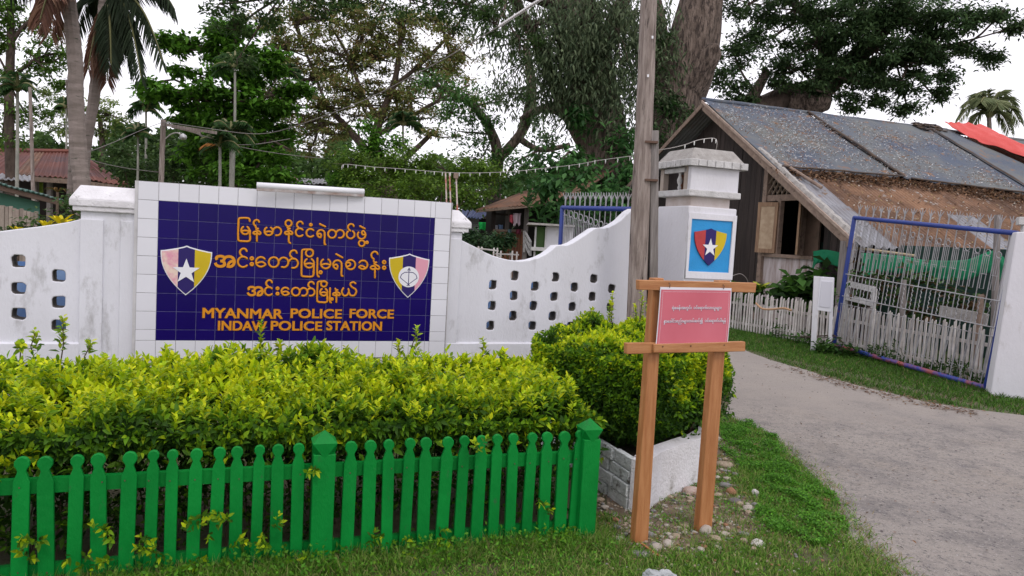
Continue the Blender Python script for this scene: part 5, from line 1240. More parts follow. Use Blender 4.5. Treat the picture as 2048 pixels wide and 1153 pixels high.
# window: posts, head, sill, shutters
wn0, wn1 = hw(1562, 450)[0], hw(1603, 450)[0]
win = bpy.data.objects.new('window', None); COL.objects.link(win); win.parent = house; win.location = tuple(RG * [1, 1, 0] + HE * SB + HG * (wn0 + wn1) / 2 + ZV * zw0 - np.array(house.location))
def hbox(a0, a1, z0, z1, off, th, nm, m, par):
    mb = MB(); mb.box(RG * [1, 1, 0] + HE * (SB + off) + HG * (a0 + a1) / 2 + ZV * (z0 + z1) / 2, HG * (a1 - a0) / 2, HE * th / 2, ZV * (z1 - z0) / 2); return mb.build(nm, m, par)
hbox(wn0 - .1, wn0, zw0, zw1, 0, .10, 'frame', barge, win); hbox(wn1, wn1 + .1, zw0, zw1, 0, .10, 'frame', barge, win)
hbox(wn0 - .5, wn1 + .6, zw1, zw1 + .13, 0, .12, 'frame', barge, win); hbox(wn0 - .5, wn1 + .5, zw0 - .05, zw0 + .02, -.02, .14, 'sill', barge, win)
def shutter(hinge_a, ang, w_):
    d_ = -HE * math.sin(ang) + HG * math.cos(ang) * (1 if hinge_a > (wn0 + wn1) / 2 else -1); o_ = RG * [1, 1, 0] + HE * (SB - .07) + HG * hinge_a; z0, z1 = zw0 + .03, zw1 - .03
    nrm = np.array([d_[1], -d_[0], 0])
    sh = bpy.data.objects.new('shutter', None); COL.objects.link(sh); sh.parent = house; sh.location = tuple(o_ + ZV * z0 - np.array(house.location))
    mb = MB(); mb.box(o_ + d_ * w_ / 2 + ZV * (z0 + z1) / 2, d_ * (w_ / 2 - .06), nrm * .010, ZV * ((z1 - z0) / 2 - .07)); mb.build('shutter_panel', mat('pale_panel', (.50, .38, .26), .8, (.36, .25, .16), 8, .6), sh)
    for x0_, x1_, y0_, y1_ in ((0, .07, z0, z1), (w_ - .07, w_, z0, z1), (.07, w_ - .07, z0, z0 + .09), (.07, w_ - .07, z1 - .09, z1)):
        mb = MB(); mb.box(o_ + d_ * (x0_ + x1_) / 2 + ZV * (y0_ + y1_) / 2, d_ * (x1_ - x0_) / 2, nrm * .020, ZV * (y1_ - y0_) / 2); mb.build('shutter_rail', shutterw, sh)
shutter(wn0 - .04, .35, .48); shutter(wn1 + .04, .75, .46)
hbox(wn1 + .12, wn1 + .52, zw0, rz(wn1 + .3) - .1, .03, .04, 'board', mat('brown_board', (.17, .11, .08), .85, (.10, .07, .05), 4, .6, .6, 30), house)
hbox(wa0 - .03, wa0 + .10, 0, rz(wa0) + .02, -.03, .12, 'corner_post', barge, house)
# lattice triangle above the window
def lat(a0, a1):
    zb = zw1 + .13; seg_ = .115
    for s_ in (1, -1):
        x = a0 - 2.2
        while x < a1 + 2.2:
            pts = []
            for k in range(60):
                aa = x + k * .05 * s_ * .75; zz = zb + k * .05
                if a0 <= aa <= a1 and zz < rz(aa) - .03: pts.append((aa, zz))
            if len(pts) > 1:
                p, q = pts[0], pts[-1]; o_ = RG * [1, 1, 0] + HE * (SB - .02 * s_ - .01); mb = MB(); mb.beam(o_ + HG * p[0] + ZV * p[1], o_ + HG * q[0] + ZV * q[1], .012, .045, up=HE); mb.build('lattice_lath', lattice, house, own_origin=True)
            x += seg_ * 1.35
lat(wa0 + .1, wn1 + .55)
# barge boards on both rakes, outer and inner
def rake(e, a0, a1, w_, t_, m, dz=0.0):
    f = lambda a: np.array([RG[0], RG[1], HZ + dz]) + HE * e + HG * a - ZV * (a * SLP if a >= 0 else -a * SLL)
    mb = MB(); p, q = f(a0), f(a1); mb.hexa([p - ZV * w_, q - ZV * w_, q - ZV * w_ + HE * t_, p - ZV * w_ + HE * t_], [p, q, q + HE * t_, p + HE * t_]); bevel(mb.build('barge_board', m, house), .006)
rake(-.03, 0.0, Wr, .20, .035, barge, .02); rake(-.065, 0.0, Wr, .07, .03, mat('pale_trim', (.42, .33, .27), .85, (.28, .2, .16), 9, .6), .06)
rake(-.03, -WL, 0.0, .12, .035, barge, .02)
# rough cement strip along the lower rake edge
mb = MB(); pts = [RF(.05 + .02 * float(rng.random()), Wr * (.42 + .57 * k / 40), .035 + .012 * float(rng.random())) for k in range(41)]; mb.tube(pts, [.07 + .012 * float(rng.random()) for _ in pts], 6, rough=.15)
mb.build('cement_edging', concrete, house)
# roof sheets, corrugated
def corr(name, e0, e1, v0, v1, off, m, parent, amp=.016, pitch=.10, fn=RF, tilt=0.0, nv=6, ragged=0.0):
    ne = max(4, int((e1 - e0) / pitch * 5)); mb = MB()
    rag = [0 if not ragged else ragged * (vnoise(i * .35, e0, 2, 1.0) - .5) for i in range(ne + 1)]
    for j in range(nv + 1):
        for i in range(ne + 1):
            e = e0 + (e1 - e0) * i / ne; v = v0 + (v1 - v0 + float(rag[i])) * j / nv
            mb.v.append(tuple(fn(e, v, off + amp * math.cos(2 * math.pi * e / pitch) + tilt * j / nv)))
    N1 = ne + 1
    for j in range(nv):
        for i in range(ne): a = j * N1 + i; mb.f.append((a, a + 1, a + 1 + N1, a + N1))
    o = mb.build(name, m, parent, own_origin=True); s_ = o.modifiers.new('thickness', 'SOLIDIFY'); s_.thickness = .003; return o
lowm = [zincroof, brownroof, brownroof, brownroof, zincroof, brownroof, brownroof, rustroof, brownroof, brownroof, zincroof, brownroof, brownroof, rustroof, brownroof, brownroof, zincroof, brownroof, brownroof]
e = -.02; i = 0
vs = [0, Wr * .30, Wr * .56, Wr * .80, Wr + .06]
while e < ROOFL:
    for j in range(4):
        m = lowm[i % len(lowm)] if j > 1 else rustroof
        if i == 0: m = zincroof
        if j == 2 and i > 0: m = brownroof
        corr('roof_sheet', e, e + .84, vs[j] - (.0 if j == 0 else .08), vs[j + 1] + rng.uniform(-.03, .05), .02 * j + .006 * (i % 2) - .03, m, house, ragged=.12)
    e += .8; i += 1
# underside and far slope
def RLf(e, v, off=0.0): return RL(e, v) + ZV * off
e = -.02
while e < ROOFL: corr('roof_sheet', e, e + .84, 0, WL, -.02, zincroof, house, fn=RLf, nv=2); e += .8
for e in (.4,):
    for a0, a1 in ((0, Wr), (-WL, 0)):
        pass
for k in range(1, 7):   # purlins under the eave
    v = Wr * k / 6.5; mb = MB(); mb.beam(RF(0, v, -.12), RF(ROOFL, v, -.12), .05, .07); mb.build('purlin', darkplank, house)
# long side wall under the eave, dark, and posts
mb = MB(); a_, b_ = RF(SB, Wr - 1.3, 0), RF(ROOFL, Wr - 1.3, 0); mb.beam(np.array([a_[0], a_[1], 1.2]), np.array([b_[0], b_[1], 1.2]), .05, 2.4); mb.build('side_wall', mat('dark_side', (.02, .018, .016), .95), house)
for px in (1702, 1760, 1815, 1868, 1925, 1972):
    e_, _ = roofuv(px, 480); c = RF(e_, Wr - .25, 0); mb = MB(); mb.box(np.array([c[0], c[1], c[2] / 2 - .06]), (.05, 0, 0), (0, .05, 0), (0, 0, c[2] / 2 - .06)); mb.build('verandah_post', polegrey, house)
mb = MB(); mb.beam(RF(.1, Wr - .2, -.16), RF(ROOFL, Wr - .2, -.16), .08, .12); mb.build('eave_beam', polegrey, house)
# tarpaulins on the upper roof
def tarp(label, poly_uv, off, m, group=None, name='tarpaulin', amp=.02, ph=0.0, nu=60, nv=30, thick=.01, bulge=0.0):
    """poly_uv: tl, tr, br, bl in (e,v) roof coordinates"""
    mb = MB(); q = [np.array(p) for p in poly_uv]
    for j in range(nv + 1):
        for i in range(nu + 1):
            u, w_ = i / nu, j / nv; p = (q[0] * (1 - u) + q[1] * u) * (1 - w_) + (q[3] * (1 - u) + q[2] * u) * w_
            p = p + np.array([0, (vnoise(u * 9, ph, 0, 1.) - .5) * .12 * w_])
            h = amp * (vnoise(p[0] * 2 + ph, p[1] * 1.0, 1, 1.3) + .6 * vnoise(p[0] * 5, p[1] * 2.2, 5, 1.) + .35 * vnoise(p[0] * 12, p[1] * 3, 7, 1.)) + bulge * math.sin(math.pi * u)
            mb.v.append(tuple(RF(p[0], p[1], off + float(h))))
    N1 = nu + 1
    for j in range(nv):
        for i in range(nu): a = j * N1 + i; mb.f.append((a, a + 1, a + 1 + N1, a + N1))
    o = mb.build(name, m, smooth=True); s_ = o.modifiers.new('thickness', 'SOLIDIFY'); s_.thickness = thick
    return props(o, label, 'tarpaulin', group)
uv = lambda x, y: roofuv(x, y, .05)
r1 = uv(1618, 232)[0]; r2 = uv(1842, 253)[0]; r3 = uv(1872, 257)[0]; r4 = uv(1960, 268)[0]
b0 = uv(1560, 337); b1 = uv(1803, 357); b2 = uv(1818, 361); b3 = uv(2046, 390)
tarp('blue grey tarpaulin with white flecks on the gable end of the roof', [(.0, -.02), (r1 + .02, -.02), (b1[0], b1[1]), (b0[0] - .1, b0[1])], .045, bluetarp, 'tarpaulins on the roof')
tarp('blue grey tarpaulin covering the middle of the roof between two dark seams', [(r1, -.02), (r2 + .05, -.02), (b3[0] + .4, b3[1]), (b2[0] - .15, b2[1])], .075, bluetarp, 'tarpaulins on the roof', ph=4)
tarp('blue grey tarpaulin beyond the middle one, left of the red tarpaulin', [(r2 + .03, -.02), (r3 + .2, -.02), (b3[0] + 2.6, b3[1] + .2), (b3[0] + .35, b3[1])], .105, bluetarp, 'tarpaulins on the roof', ph=8)
tarp('dark blue grey tarpaulin on the far end of the roof, right of the red one', [(r4 - .1, -.02), (r4 + 6, -.02), (r4 + 6.5, b3[1] + .2), (b3[0] + 3.6, b3[1])], .06, bluetarp, 'tarpaulins on the roof', ph=12)
ra, rb, rc_, rd_ = uv(1870, 257), uv(1962, 270), uv(2060, 335), uv(2060, 302)
tarp('bright red tarpaulin strip hanging down the roof from the ridge', [(r3, -.03), (r4, -.03), (uv(2090, 330)[0] + .2, uv(2075, 345)[1] + .3), uv(2075, 345)], .13, redtarp, amp=.13, bulge=.12, ph=2)
# dark seams (rolled tarp edges) and the ridge roll
def roll(p0, p1, r_, m, nm='tarpaulin_seam'):
    a, b = np.array(p0), np.array(p1); pts = [RF(*(a + (b - a) * k / 14), .11 + .02 * float(rng.random())) for k in range(15)]; mb = MB(); mb.tube(pts, r_, 6, rough=.2); return mb.build(nm, m, house, smooth=True)
seamm = mat('dark_seam', (.06, .055, .06), .9, (.12, .08, .05), 8, .6)
roll((r1 + .02, 0), b1, .03, seamm); roll((r2 + .06, 0), (b3[0] + .42, b3[1]), .035, seamm); roll(b0, b1, .022, seamm); roll(b2, (b3[0] + .4, b3[1]), .022, seamm)
pts = [np.array([RG[0], RG[1], HZ + .06]) + HE * ee + ZV * .02 * float(vnoise(ee, 0, 0, 1.)) for ee in np.linspace(-.04, ROOFL, 40)]
mb = MB(); mb.tube(pts, .055, 8, rough=.12); mb.build('ridge_roll', bluetarp, house, smooth=True)
mb = MB()
for k in range(40):
    u_ = rng.random(); p = np.array(uv(1840, 253)) + [rng.uniform(-.35, .5), rng.uniform(-.02, .35)]
    mb.add(stone_pts(RF(p[0], p[1], .13), .04 + .05 * rng.random(), .4, 2, rng.uniform(0, 3), .4, k, IV1), IF1)
props(mb.build('rubbish_on_ridge', seamm), 'dark heap of twigs and rags on the ridge beside the red tarpaulin', 'debris')
# leaf litter below the tarps
LV = Leaves(); n = 3000
f = rng.random(n); s_ = rng.random(n) < .5; base_ = np.where(s_[:, None], np.array(b0) + (np.array(b1) - b0) * f[:, None], np.array(b2) + (np.array(b3) - b2) * f[:, None]); base_ = base_ + np.stack([rng.normal(size=n) * .15, np.abs(rng.normal(size=n)) * .16], 1)
n_ = np.array([HG[0] * SLP, HG[1] * SLP, 1.0]); n_ /= np.linalg.norm(n_)
P = np.array([RF(a_, b_, .055) for a_, b_ in base_]); D = unit(rdir(n) * [1, 1, .5]); LV.add(P, D, np.tile(n_, (n, 1)) + rdir(n) * .4, rng.uniform(.05, .13, n), .04, pick([(.16, .085, .045), (.09, .05, .03), (.24, .14, .08), (.07, .045, .03)], n), 0)
n = 9000; e_ = rng.uniform(0, r2, n); v_ = rng.uniform(0, b1[1], n); k = vnoise(e_, v_, 3, 1.1) > rng.uniform(.25, .75, n); e_, v_ = e_[k], v_[k]; n = len(e_)
P = np.array([RF(a_, b_, .115) for a_, b_ in zip(e_, v_)]); LV.add(P, unit(rdir(n) * [1, 1, .4] - [0, 0, .3]), np.tile(n_, (n, 1)) + rdir(n) * .3, rng.uniform(.02, .085, n), .02, pick([(.62, .62, .63), (.55, .55, .56), (.20, .10, .05), (.26, .14, .07)], n), 0)
n = 1500; e_ = rng.uniform(.9, 11, n); v_ = rng.uniform(b1[1], Wr, n); P = np.array([RF(a_, b_, .075) for a_, b_ in zip(e_, v_)]); LV.add(P, unit(rdir(n) * [1, 1, .4] - [0, 0, .3]), np.tile(n_, (n, 1)) + rdir(n) * .3, rng.uniform(.03, .10, n), .03, pick([(.45, .40, .34), (.22, .12, .06), (.10, .06, .04), (.30, .22, .10)], n), 0)
props(LV.build('leaf_litter', grassm), kind='stuff')
# roof pipe
a, b = uv(1566, 332), uv(1640, 378); mb = MB(); mb.tube([RF(*a, .10), RF(*b, .09)], .035, 8); mb.build('roof_pole', barge, house)

# ---- garden in front of the house: nets, posts, plants
def net(label, pts_top, drop, m, base_y=None):
    mb = MB(); n = 46; m_ = 10
    tp_ = smooth_path(pts_top, max(2, n // (len(pts_top) - 1)))
    for j in range(m_ + 1):
        for i, p in enumerate(tp_):
            u = i / len(tp_); dd = drop * (.72 + .6 * vnoise(u * 6, 0, 1, 1.)) ; off = .10 * (vnoise(u * 14, j * .25, 3, 1.) - .5) * (j / m_ + .3)
            mb.v.append(tuple(p + np.array([-.3 * off, -off - .05 * math.sin(j / m_ * 3), -float(dd) * j / m_])))
    N1 = len(tp_)
    for j in range(m_):
        for i in range(N1 - 1): a = j * N1 + i; mb.f.append((a, a + 1, a + 1 + N1, a + N1))
    o = mb.build('shade_net', m, smooth=True); o.modifiers.new('thickness', 'SOLIDIFY').thickness = .006; return props(o, label, 'net', 'green shade nets under the eave')
net('bright green shade net bunched below the eave, left of the gate', [at(1626, 503, 14.6), at(1650, 500, 14.2), at(1680, 505, 13.8), at(1702, 508, 13.6)], .30, greennet)
net('bright green shade net hanging behind the bars of the open gate', [at(1722, 506, 12.9), at(1800, 512, 12.2), at(1850, 520, 11.9), at(1930, 520, 11.3), at(1985, 502, 11.0), at(2015, 522, 10.8)], .34, greennet)
mb = MB(); a, b = at(1630, 520, 15.0), at(2110, 540, 11.0); mb.beam(np.array([a[0], a[1], .9]), np.array([b[0], b[1], .9]), .03, 1.75); props(mb.build('shade_screen', darknet), 'dark green shade cloth screen standing behind the slat fence', 'screen')
mb = MB(); a, b = at(1690, 493, 13.4), at(1830, 512, 12.3); mb.tube([a, b], .025, 6); props(mb.build('bamboo_pole', mat('bamboo', (.42, .33, .2), .7)), 'long thin bamboo pole holding up the green net', 'pole')
for (px, y0, y1, Y, lab) in ((1703, 500, 690, 12.1, 'grey garden post behind the left side of the gate'), (1808, 560, 720, 11.2, 'brown garden post behind the middle of the gate'), (1995, 430, 740, 10.0, 'tall weathered post behind the right side of the gate, reaching over the rail'), (1962, 590, 745, 10.1, 'short brown post behind the right third of the gate')):
    a, b = at(px, y0, Y), at(px - 8, y1, Y); b = b * [1, 1, 0]; mb = MB(); mb.tube([b, (a + b) / 2, a], [.05, .045, .04], 8, rough=.06); props(mb.build('garden_post', polegrey if px != 1962 else barge), lab, 'post')
a, b = at(1696, 565, 12.0), at(1752, 578, 11.6)
sh_ = thing('plank_shelf', (a + b) / 2 * [1, 1, 0], 'white weathered plank shelf on posts behind the left bars of the gate', 'shelf')
for dz_ in (0, .22): mb = MB(); mb.beam(a - ZV * (.02 + dz_), b - ZV * (.02 + dz_), .03, .09); mb.build('plank', oldwhite, sh_)
for c in (a, b): mb = MB(); mb.box(np.array([c[0], c[1] + .04, c[2] / 2]), (.03, 0, 0), (0, .03, 0), (0, 0, c[2] / 2)); mb.build('post', oldwhite, sh_)
mb = MB(); a, b = at(1880, 622, 10.9), at(1975, 640, 10.3); mb.beam(a, b, .04, .16); props(mb.build('concrete_beam', concrete), 'grey horizontal board behind the right half of the gate', 'board')

# ================================================================== PLANTS AND TREES
GRN_B = [(.075, .20, .018), (.11, .26, .025), (.045, .12, .014)]; GRN_D = [(.055, .11, .03), (.08, .14, .04), (.035, .07, .022)]
GRN_BL = [(.12, .165, .085), (.16, .205, .11), (.07, .105, .055)]; OLIVE = [(.20, .25, .07), (.16, .21, .06), (.26, .27, .09), (.27, .19, .085)]
LIME = [(.15, .23, .03), (.11, .19, .025), (.20, .26, .05)]; MIDG = [(.05, .10, .02), (.07, .13, .025), (.035, .07, .018)]
def px_pts(lst): return [(at(l[0], l[1], l[3]), l[2] * l[3] / F / 2) for l in lst]
def limb(name, lst, m, parent, seg=8, rough=.06, k=4):
    q = px_pts(lst); P_ = smooth_path([p for p, r in q], k); R_ = np.interp(np.linspace(0, len(q) - 1, len(P_)), range(len(q)), [r for p, r in q])
    mb = MB()
    if seg > 10:   # big trunk with fluted, knobbly bark
        for i in range(len(P_)):
            t = P_[min(i + 1, len(P_) - 1)] - P_[max(i - 1, 0)]; t /= np.linalg.norm(t); a = np.cross(t, [0, 1, 0.]); a /= np.linalg.norm(a); b = np.cross(t, a)
            for j in range(seg):
                th = 2 * math.pi * j / seg; rr = R_[i] * (1 + .30 * (vnoise(math.cos(th) * 1.6 + 9, math.sin(th) * 1.6 + 9, i * .12, 1.) - .5) + .16 * (vnoise(math.cos(th) * 6 + 9, math.sin(th) * 6 + 9, i * .2, 1.) - .5))
                mb.v.append(tuple(P_[i] + (a * math.cos(th) + b * math.sin(th)) * rr))
        for i in range(len(P_) - 1):
            for j in range(seg): a0 = i * seg + j; a1 = i * seg + (j + 1) % seg; mb.f.append((a0, a1, a1 + seg, a0 + seg))
        mb.f.append(tuple((len(P_) - 1) * seg + j for j in range(seg)))
    else: mb.tube(P_, R_, seg, rough=rough)
    return mb.build(name, m, parent, smooth=True)
KD = 2.6
def crown(name, blobs, dens, leaf, cols, parent, flat=.45, clump=.22, branches=None, bm=barkd, droop=.1, shell=.0, wid=.45, hang=0.0, maxn=400000, br=.03, sizej=.35):
    """blobs: (px, py, rx_px, ry_px, Y). Leaves gather in many small clumps inside each blob; fine branches reach the clumps."""
    LV = Leaves(); MBr = MB(); tot = 0
    for b in blobs:
        px, py, rx, ry, Y = b[:5]; df = b[5] if len(b) > 5 else 1.0
        c = at(px, py, Y); RX = sz(rx, Y); RZ = sz(ry, Y); RY = min(RX, 3.0 + RX * .3)
        nc = max(4, int(2.6 * (RX * RZ) / (max(clump, .1) ** 2) * df)); nc = min(nc, 420)
        q = rdir(nc) * (rng.random((nc, 1)) ** .38) * [RX, RY, RZ]; nlm = KD; q[:, 2] += .35 * RZ * (vnoise(q[:, 0] + c[0] * 3, q[:, 1], 0, 1.2 / max(RX, .3)) - .5)
        cc = c + q; nl = max(4, int(dens * nlm))
        tone = rng.uniform(.72, 1.28, (nc, 1))
        cr = clump * rng.uniform(.6, 1.35, (nc, 1))
        n = nc * nl; P = np.repeat(cc, nl, 0) + rng.normal(size=(n, 3)) * np.repeat(cr, nl, 0) * [.62, .62, .62 * flat]
        if hang: P[:, 2] -= np.abs(rng.normal(size=n)) * hang * np.repeat(cr, nl, 0)[:, 0]
        D = unit(rdir(n) * [1, 1, .55] + [0, 0, -.25 - hang * .5]); col = pick(cols, n) * np.repeat(tone, nl, 0)
        LV.add(P, D, rdir(n) * .5 + [0, 0, 1.], rng.uniform(leaf * (1 - sizej), leaf * (1 + sizej), n), leaf * wid, np.clip(col, 0, 1), 0, droop=rng.uniform(0, droop + .01, (n, 1)))
        tot += n
        if branches is not None:
            r0 = br * (RX ** .5); start = np.array(min(branches, key=lambda t: np.linalg.norm(np.array(t) - c))); mid = (start + c) / 2 + rng.normal(size=3) * .12 * np.linalg.norm(c - start)
            MBr.tube(smooth_path([start, mid, c], 3), list(np.interp(range(7), [0, 6], [r0 * 1.6, r0])), 5, caps=False)
            for t in cc[:min(nc, 14)]: MBr.tube([c, (c + t) / 2 + rng.normal(size=3) * .06 * RX, t], [r0 * .8, r0 * .5, r0 * .25], 4, caps=False)
    o = LV.build(name, foliage, parent)
    if MBr.v: props(MBr.build('branches', bm, parent), kind='stuff')
    return tot
def tree(name, label, basept, cat='tree', group=None): return thing(name, (basept[0], basept[1], 0), label, cat, group)
def gpts(lst): return [at(*l) for l in lst]
TOTAL = 0
# --- giant rain tree, left trunk with hanging greenery
T = tree('rain_tree', 'giant old tree whose leaf covered trunk rises left of the timber pole', at(1225, 420, 25))
limb('trunk', [(1232, 470, 125, 25), (1222, 380, 105, 25), (1212, 300, 92, 25), (1195, 210, 92, 25), (1170, 120, 96, 25), (1150, 30, 90, 25), (1140, -60, 80, 25), (1135, -160, 60, 25)], bark, T, 22)
limb('limb', [(1205, 320, 60, 25), (1160, 262, 40, 25), (1120, 190, 32, 25), (1085, 110, 26, 24), (1040, 20, 20, 23), (1000, -60, 14, 22)], barkd, T)
limb('limb', [(1180, 130, 50, 25), (1220, 60, 36, 25), (1260, -30, 26, 24)], barkd, T)
limb('limb', [(1150, 245, 26, 25), (1110, 218, 20, 25.5), (1070, 222, 15, 26), (1040, 240, 9, 26)], bark, T)
limb('limb', [(1150, 20, 40, 25), (1000, -30, 30, 22), (800, -40, 24, 19), (600, -30, 18, 17), (430, -20, 10, 16)], barkd, T)
nodes = gpts([(1170, 120, 25), (1120, 190, 25), (1085, 110, 24), (1220, 60, 25), (1150, 30, 25), (1205, 320, 25)])
TOTAL += crown('crown', [(1070, 50, 95, 70, 23), (1160, 50, 90, 80, 23.5), (1235, 60, 60, 80, 23.5), (1010, 10, 80, 40, 23), (1265, 150, 40, 80, 24.5), (1100, 150, 60, 60, 24), (1040, 130, 50, 50, 24, .7), (1165, 180, 66, 40, 24, .7), (1190, 10, 110, 50, 24), (1120, 100, 60, 50, 23.5), (1250, 240, 26, 45, 24.5), (1330, 120, 22, 60, 25, .7), (1285, 20, 60, 50, 25), (1215, 130, 55, 55, 23.7)], 26, .20, GRN_BL, T, flat=1.1, clump=.42, branches=nodes, hang=1.3, wid=.3, droop=.35)
nodes = gpts([(1000, -30, 22), (800, -40, 19), (600, -30, 17)])
TOTAL += crown('crown', [(440, 8, 46, 24, 16, .8), (510, -4, 60, 24, 16.5), (590, -6, 70, 20, 17), (700, -6, 80, 22, 18), (820, -2, 80, 26, 19), (930, 12, 80, 40, 20), (990, 50, 50, 40, 21, .8), (470, 60, 40, 40, 17, .9), (475, 120, 30, 30, 17.5, .8), (540, 40, 26, 20, 17, .7), (650, 20, 40, 14, 17.5, .6), (760, 22, 50, 16, 18.5, .7), (1040, 80, 40, 40, 22, .8)], 22, .13, GRN_D, T, flat=.6, clump=.26, branches=nodes)
nodes = gpts([(1222, 380, 25), (1212, 300, 25)])
TOTAL += crown('crown', [(1165, 310, 30, 20, 23, .5), (1130, 345, 50, 24, 22), (1205, 375, 50, 22, 22.5, .7), (1150, 400, 50, 14, 17.5), (1095, 372, 30, 10, 17.8, .8), (1200, 395, 40, 14, 17.5), (1250, 330, 24, 60, 23), (1100, 320, 40, 22, 22), (1110, 390, 60, 18, 21), (1190, 390, 60, 22, 21.5), (1240, 270, 26, 40, 23.5), (1150, 225, 30, 20, 23.5, .7), (1245, 385, 22, 30, 22.5)], 26, .26, [(.055, .15, .04), (.075, .19, .05), (.035, .10, .03)], T, flat=.8, clump=.42, branches=nodes, hang=.5)
# --- giant bare leaning trunk behind the pole
T = tree('rain_tree', 'giant bare trunk leaning right behind the timber pole, with a broken stub', at(1325, 420, 26))
limb('trunk', [(1318, 470, 140, 26), (1325, 380, 122, 26), (1336, 290, 112, 26), (1352, 210, 104, 26), (1375, 130, 100, 26), (1392, 60, 96, 26), (1408, -10, 84, 26), (1430, -120, 70, 26)], bark, T, 26)
limb('broken_stub', [(1360, 190, 84, 25.9), (1385, 158, 70, 25.6), (1408, 128, 50, 25.3), (1424, 106, 40, 25.1), (1431, 97, 30, 25), (1436, 92, 8, 25)], bark, T, 18)
limb('limb', [(1350, 220, 60, 26), (1322, 130, 46, 26), (1312, 40, 40, 26), (1290, -60, 30, 26)], barkd, T, 12)
nodes = gpts([(1322, 130, 26), (1352, 210, 26), (1408, -10, 26), (1325, 330, 26)])
TOTAL += crown('crown', [(1325, 60, 20, 50, 25, .7), (1322, 160, 16, 40, 25, .8), (1318, 240, 16, 30, 25, .8), (1365, 218, 26, 9, 25, .8), (1340, 205, 20, 10, 25, .6)], 24, .2, [(.03, .085, .022), (.045, .11, .028)] + GRN_BL, T, flat=.9, clump=.32, branches=nodes, hang=.6)
# --- spreading tree over the roof
T = tree('rain_tree', 'dark spreading tree with thick reclining limb rising behind the roof ridge', at(1440, 420, 30))
limb('trunk', [(1400, 520, 110, 30), (1440, 320, 90, 30), (1490, 250, 78, 30), (1540, 218, 62, 30), (1590, 196, 56, 30), (1640, 178, 50, 30), (1700, 130, 40, 30), (1760, 70, 30, 30), (1810, 0, 22, 30), (1840, -60, 16, 30)], barkd, T, 16)
limb('cut_limb', [(1580, 205, 40, 29.6), (1610, 208, 50, 29.4), (1635, 204, 52, 29.2), (1648, 200, 46, 29.2), (1656, 198, 34, 29.2), (1660, 197, 10, 29.2)], bark, T, 14)
limb('broken_limb', [(1478, 262, 34, 29.6), (1495, 215, 27, 29.6), (1515, 178, 21, 29.6), (1530, 150, 17, 29.6), (1527, 136, 9, 29.6)], bark, T, 10)
limb('limb', [(1640, 180, 36, 30), (1650, 110, 26, 30), (1620, 40, 20, 30), (1560, -20, 14, 30)], barkd, T)
limb('limb', [(1700, 132, 26, 30), (1790, 120, 20, 30), (1860, 100, 14, 30), (1930, 90, 9, 30)], barkd, T)
limb('limb', [(1650, 120, 22, 30), (1700, 60, 16, 30), (1730, 10, 12, 30)], barkd, T)
nodes = gpts([(1640, 178, 30), (1700, 130, 30), (1760, 70, 30), (1650, 110, 30), (1620, 40, 30), (1790, 120, 30), (1860, 100, 30), (1540, 218, 30), (1560, -10, 30)])
TOTAL += crown('crown', [(1500, 8, 60, 26, 29, .7), (1590, 20, 70, 30, 29), (1690, 30, 80, 40, 29, 1.2), (1790, 36, 80, 40, 29, 1.2), (1880, 40, 66, 34, 29), (1950, 30, 50, 24, 29, .8), (1560, 66, 50, 24, 29, .7), (1640, 90, 70, 34, 29, 1.2), (1750, 100, 90, 40, 29, 1.2), (1850, 96, 60, 30, 29), (1485, 80, 34, 20, 29, .7), (1470, 112, 40, 20, 29), (1600, 140, 66, 24, 29), (1700, 160, 70, 26, 29, 1.1), (1800, 165, 60, 22, 29), (1865, 190, 34, 12, 29, .8), (1650, 185, 60, 14, 28.7), (1705, 215, 14, 22, 29), (1760, 200, 16, 10, 29, .6), (1815, 222, 28, 10, 29), (1935, 105, 30, 12, 29, .7), (1980, 122, 26, 9, 29, .6), (1465, 175, 30, 18, 29, .7), (1480, 205, 24, 8, 29, .6), (1440, 150, 24, 20, 28, .6), (2010, 20, 40, 14, 28, .6), (2040, 50, 20, 14, 28, .5), (1560, 170, 30, 12, 29, .8), (1890, 150, 30, 12, 29, .6), (1840, 128, 60, 18, 29)], 56, .19, [(.055, .105, .04), (.08, .135, .05), (.038, .07, .03)], T, flat=.55, clump=.36, branches=nodes, br=.04)
# --- middle distance rain tree with rusty flowers
T = tree('rain_tree', 'airy olive crowned tree with rusty tinted blossom behind the board', at(770, 420, 38))
limb('trunk', [(785, 420, 40, 38), (768, 340, 30, 38), (748, 300, 24, 38), (752, 262, 19, 38), (770, 215, 15, 38), (790, 160, 12, 38), (800, 90, 9, 38), (800, 20, 6, 38)], barkd, T, 10)
for L_ in ([(768, 345, 26, 38), (735, 305, 20, 38), (700, 262, 15, 38), (655, 215, 11, 38), (600, 160, 8, 38), (550, 90, 5, 38)], [(700, 262, 11, 38), (640, 240, 8, 38), (570, 225, 5, 38)], [(762, 240, 13, 38), (725, 190, 10, 38), (700, 120, 7, 38), (660, 50, 5, 38)],
           [(785, 175, 10, 38), (840, 130, 8, 38), (890, 80, 6, 38), (930, 30, 4, 38)], [(755, 270, 12, 38), (820, 235, 9, 38), (880, 200, 7, 38), (940, 170, 4, 38)], [(655, 215, 7, 38), (610, 100, 5, 38), (590, 30, 4, 38)], [(780, 340, 18, 38), (830, 300, 12, 38), (870, 260, 8, 38)], [(570, 225, 5, 38), (520, 232, 4, 38), (500, 245, 3, 38)]): limb('limb', L_, barkd, T, 6)
nodes = gpts([(655, 215, 38), (600, 160, 38), (550, 90, 38), (640, 240, 38), (700, 120, 38), (725, 190, 38), (840, 130, 38), (890, 80, 38), (880, 200, 38), (820, 235, 38), (590, 50, 38), (790, 100, 38), (800, 40, 38)])
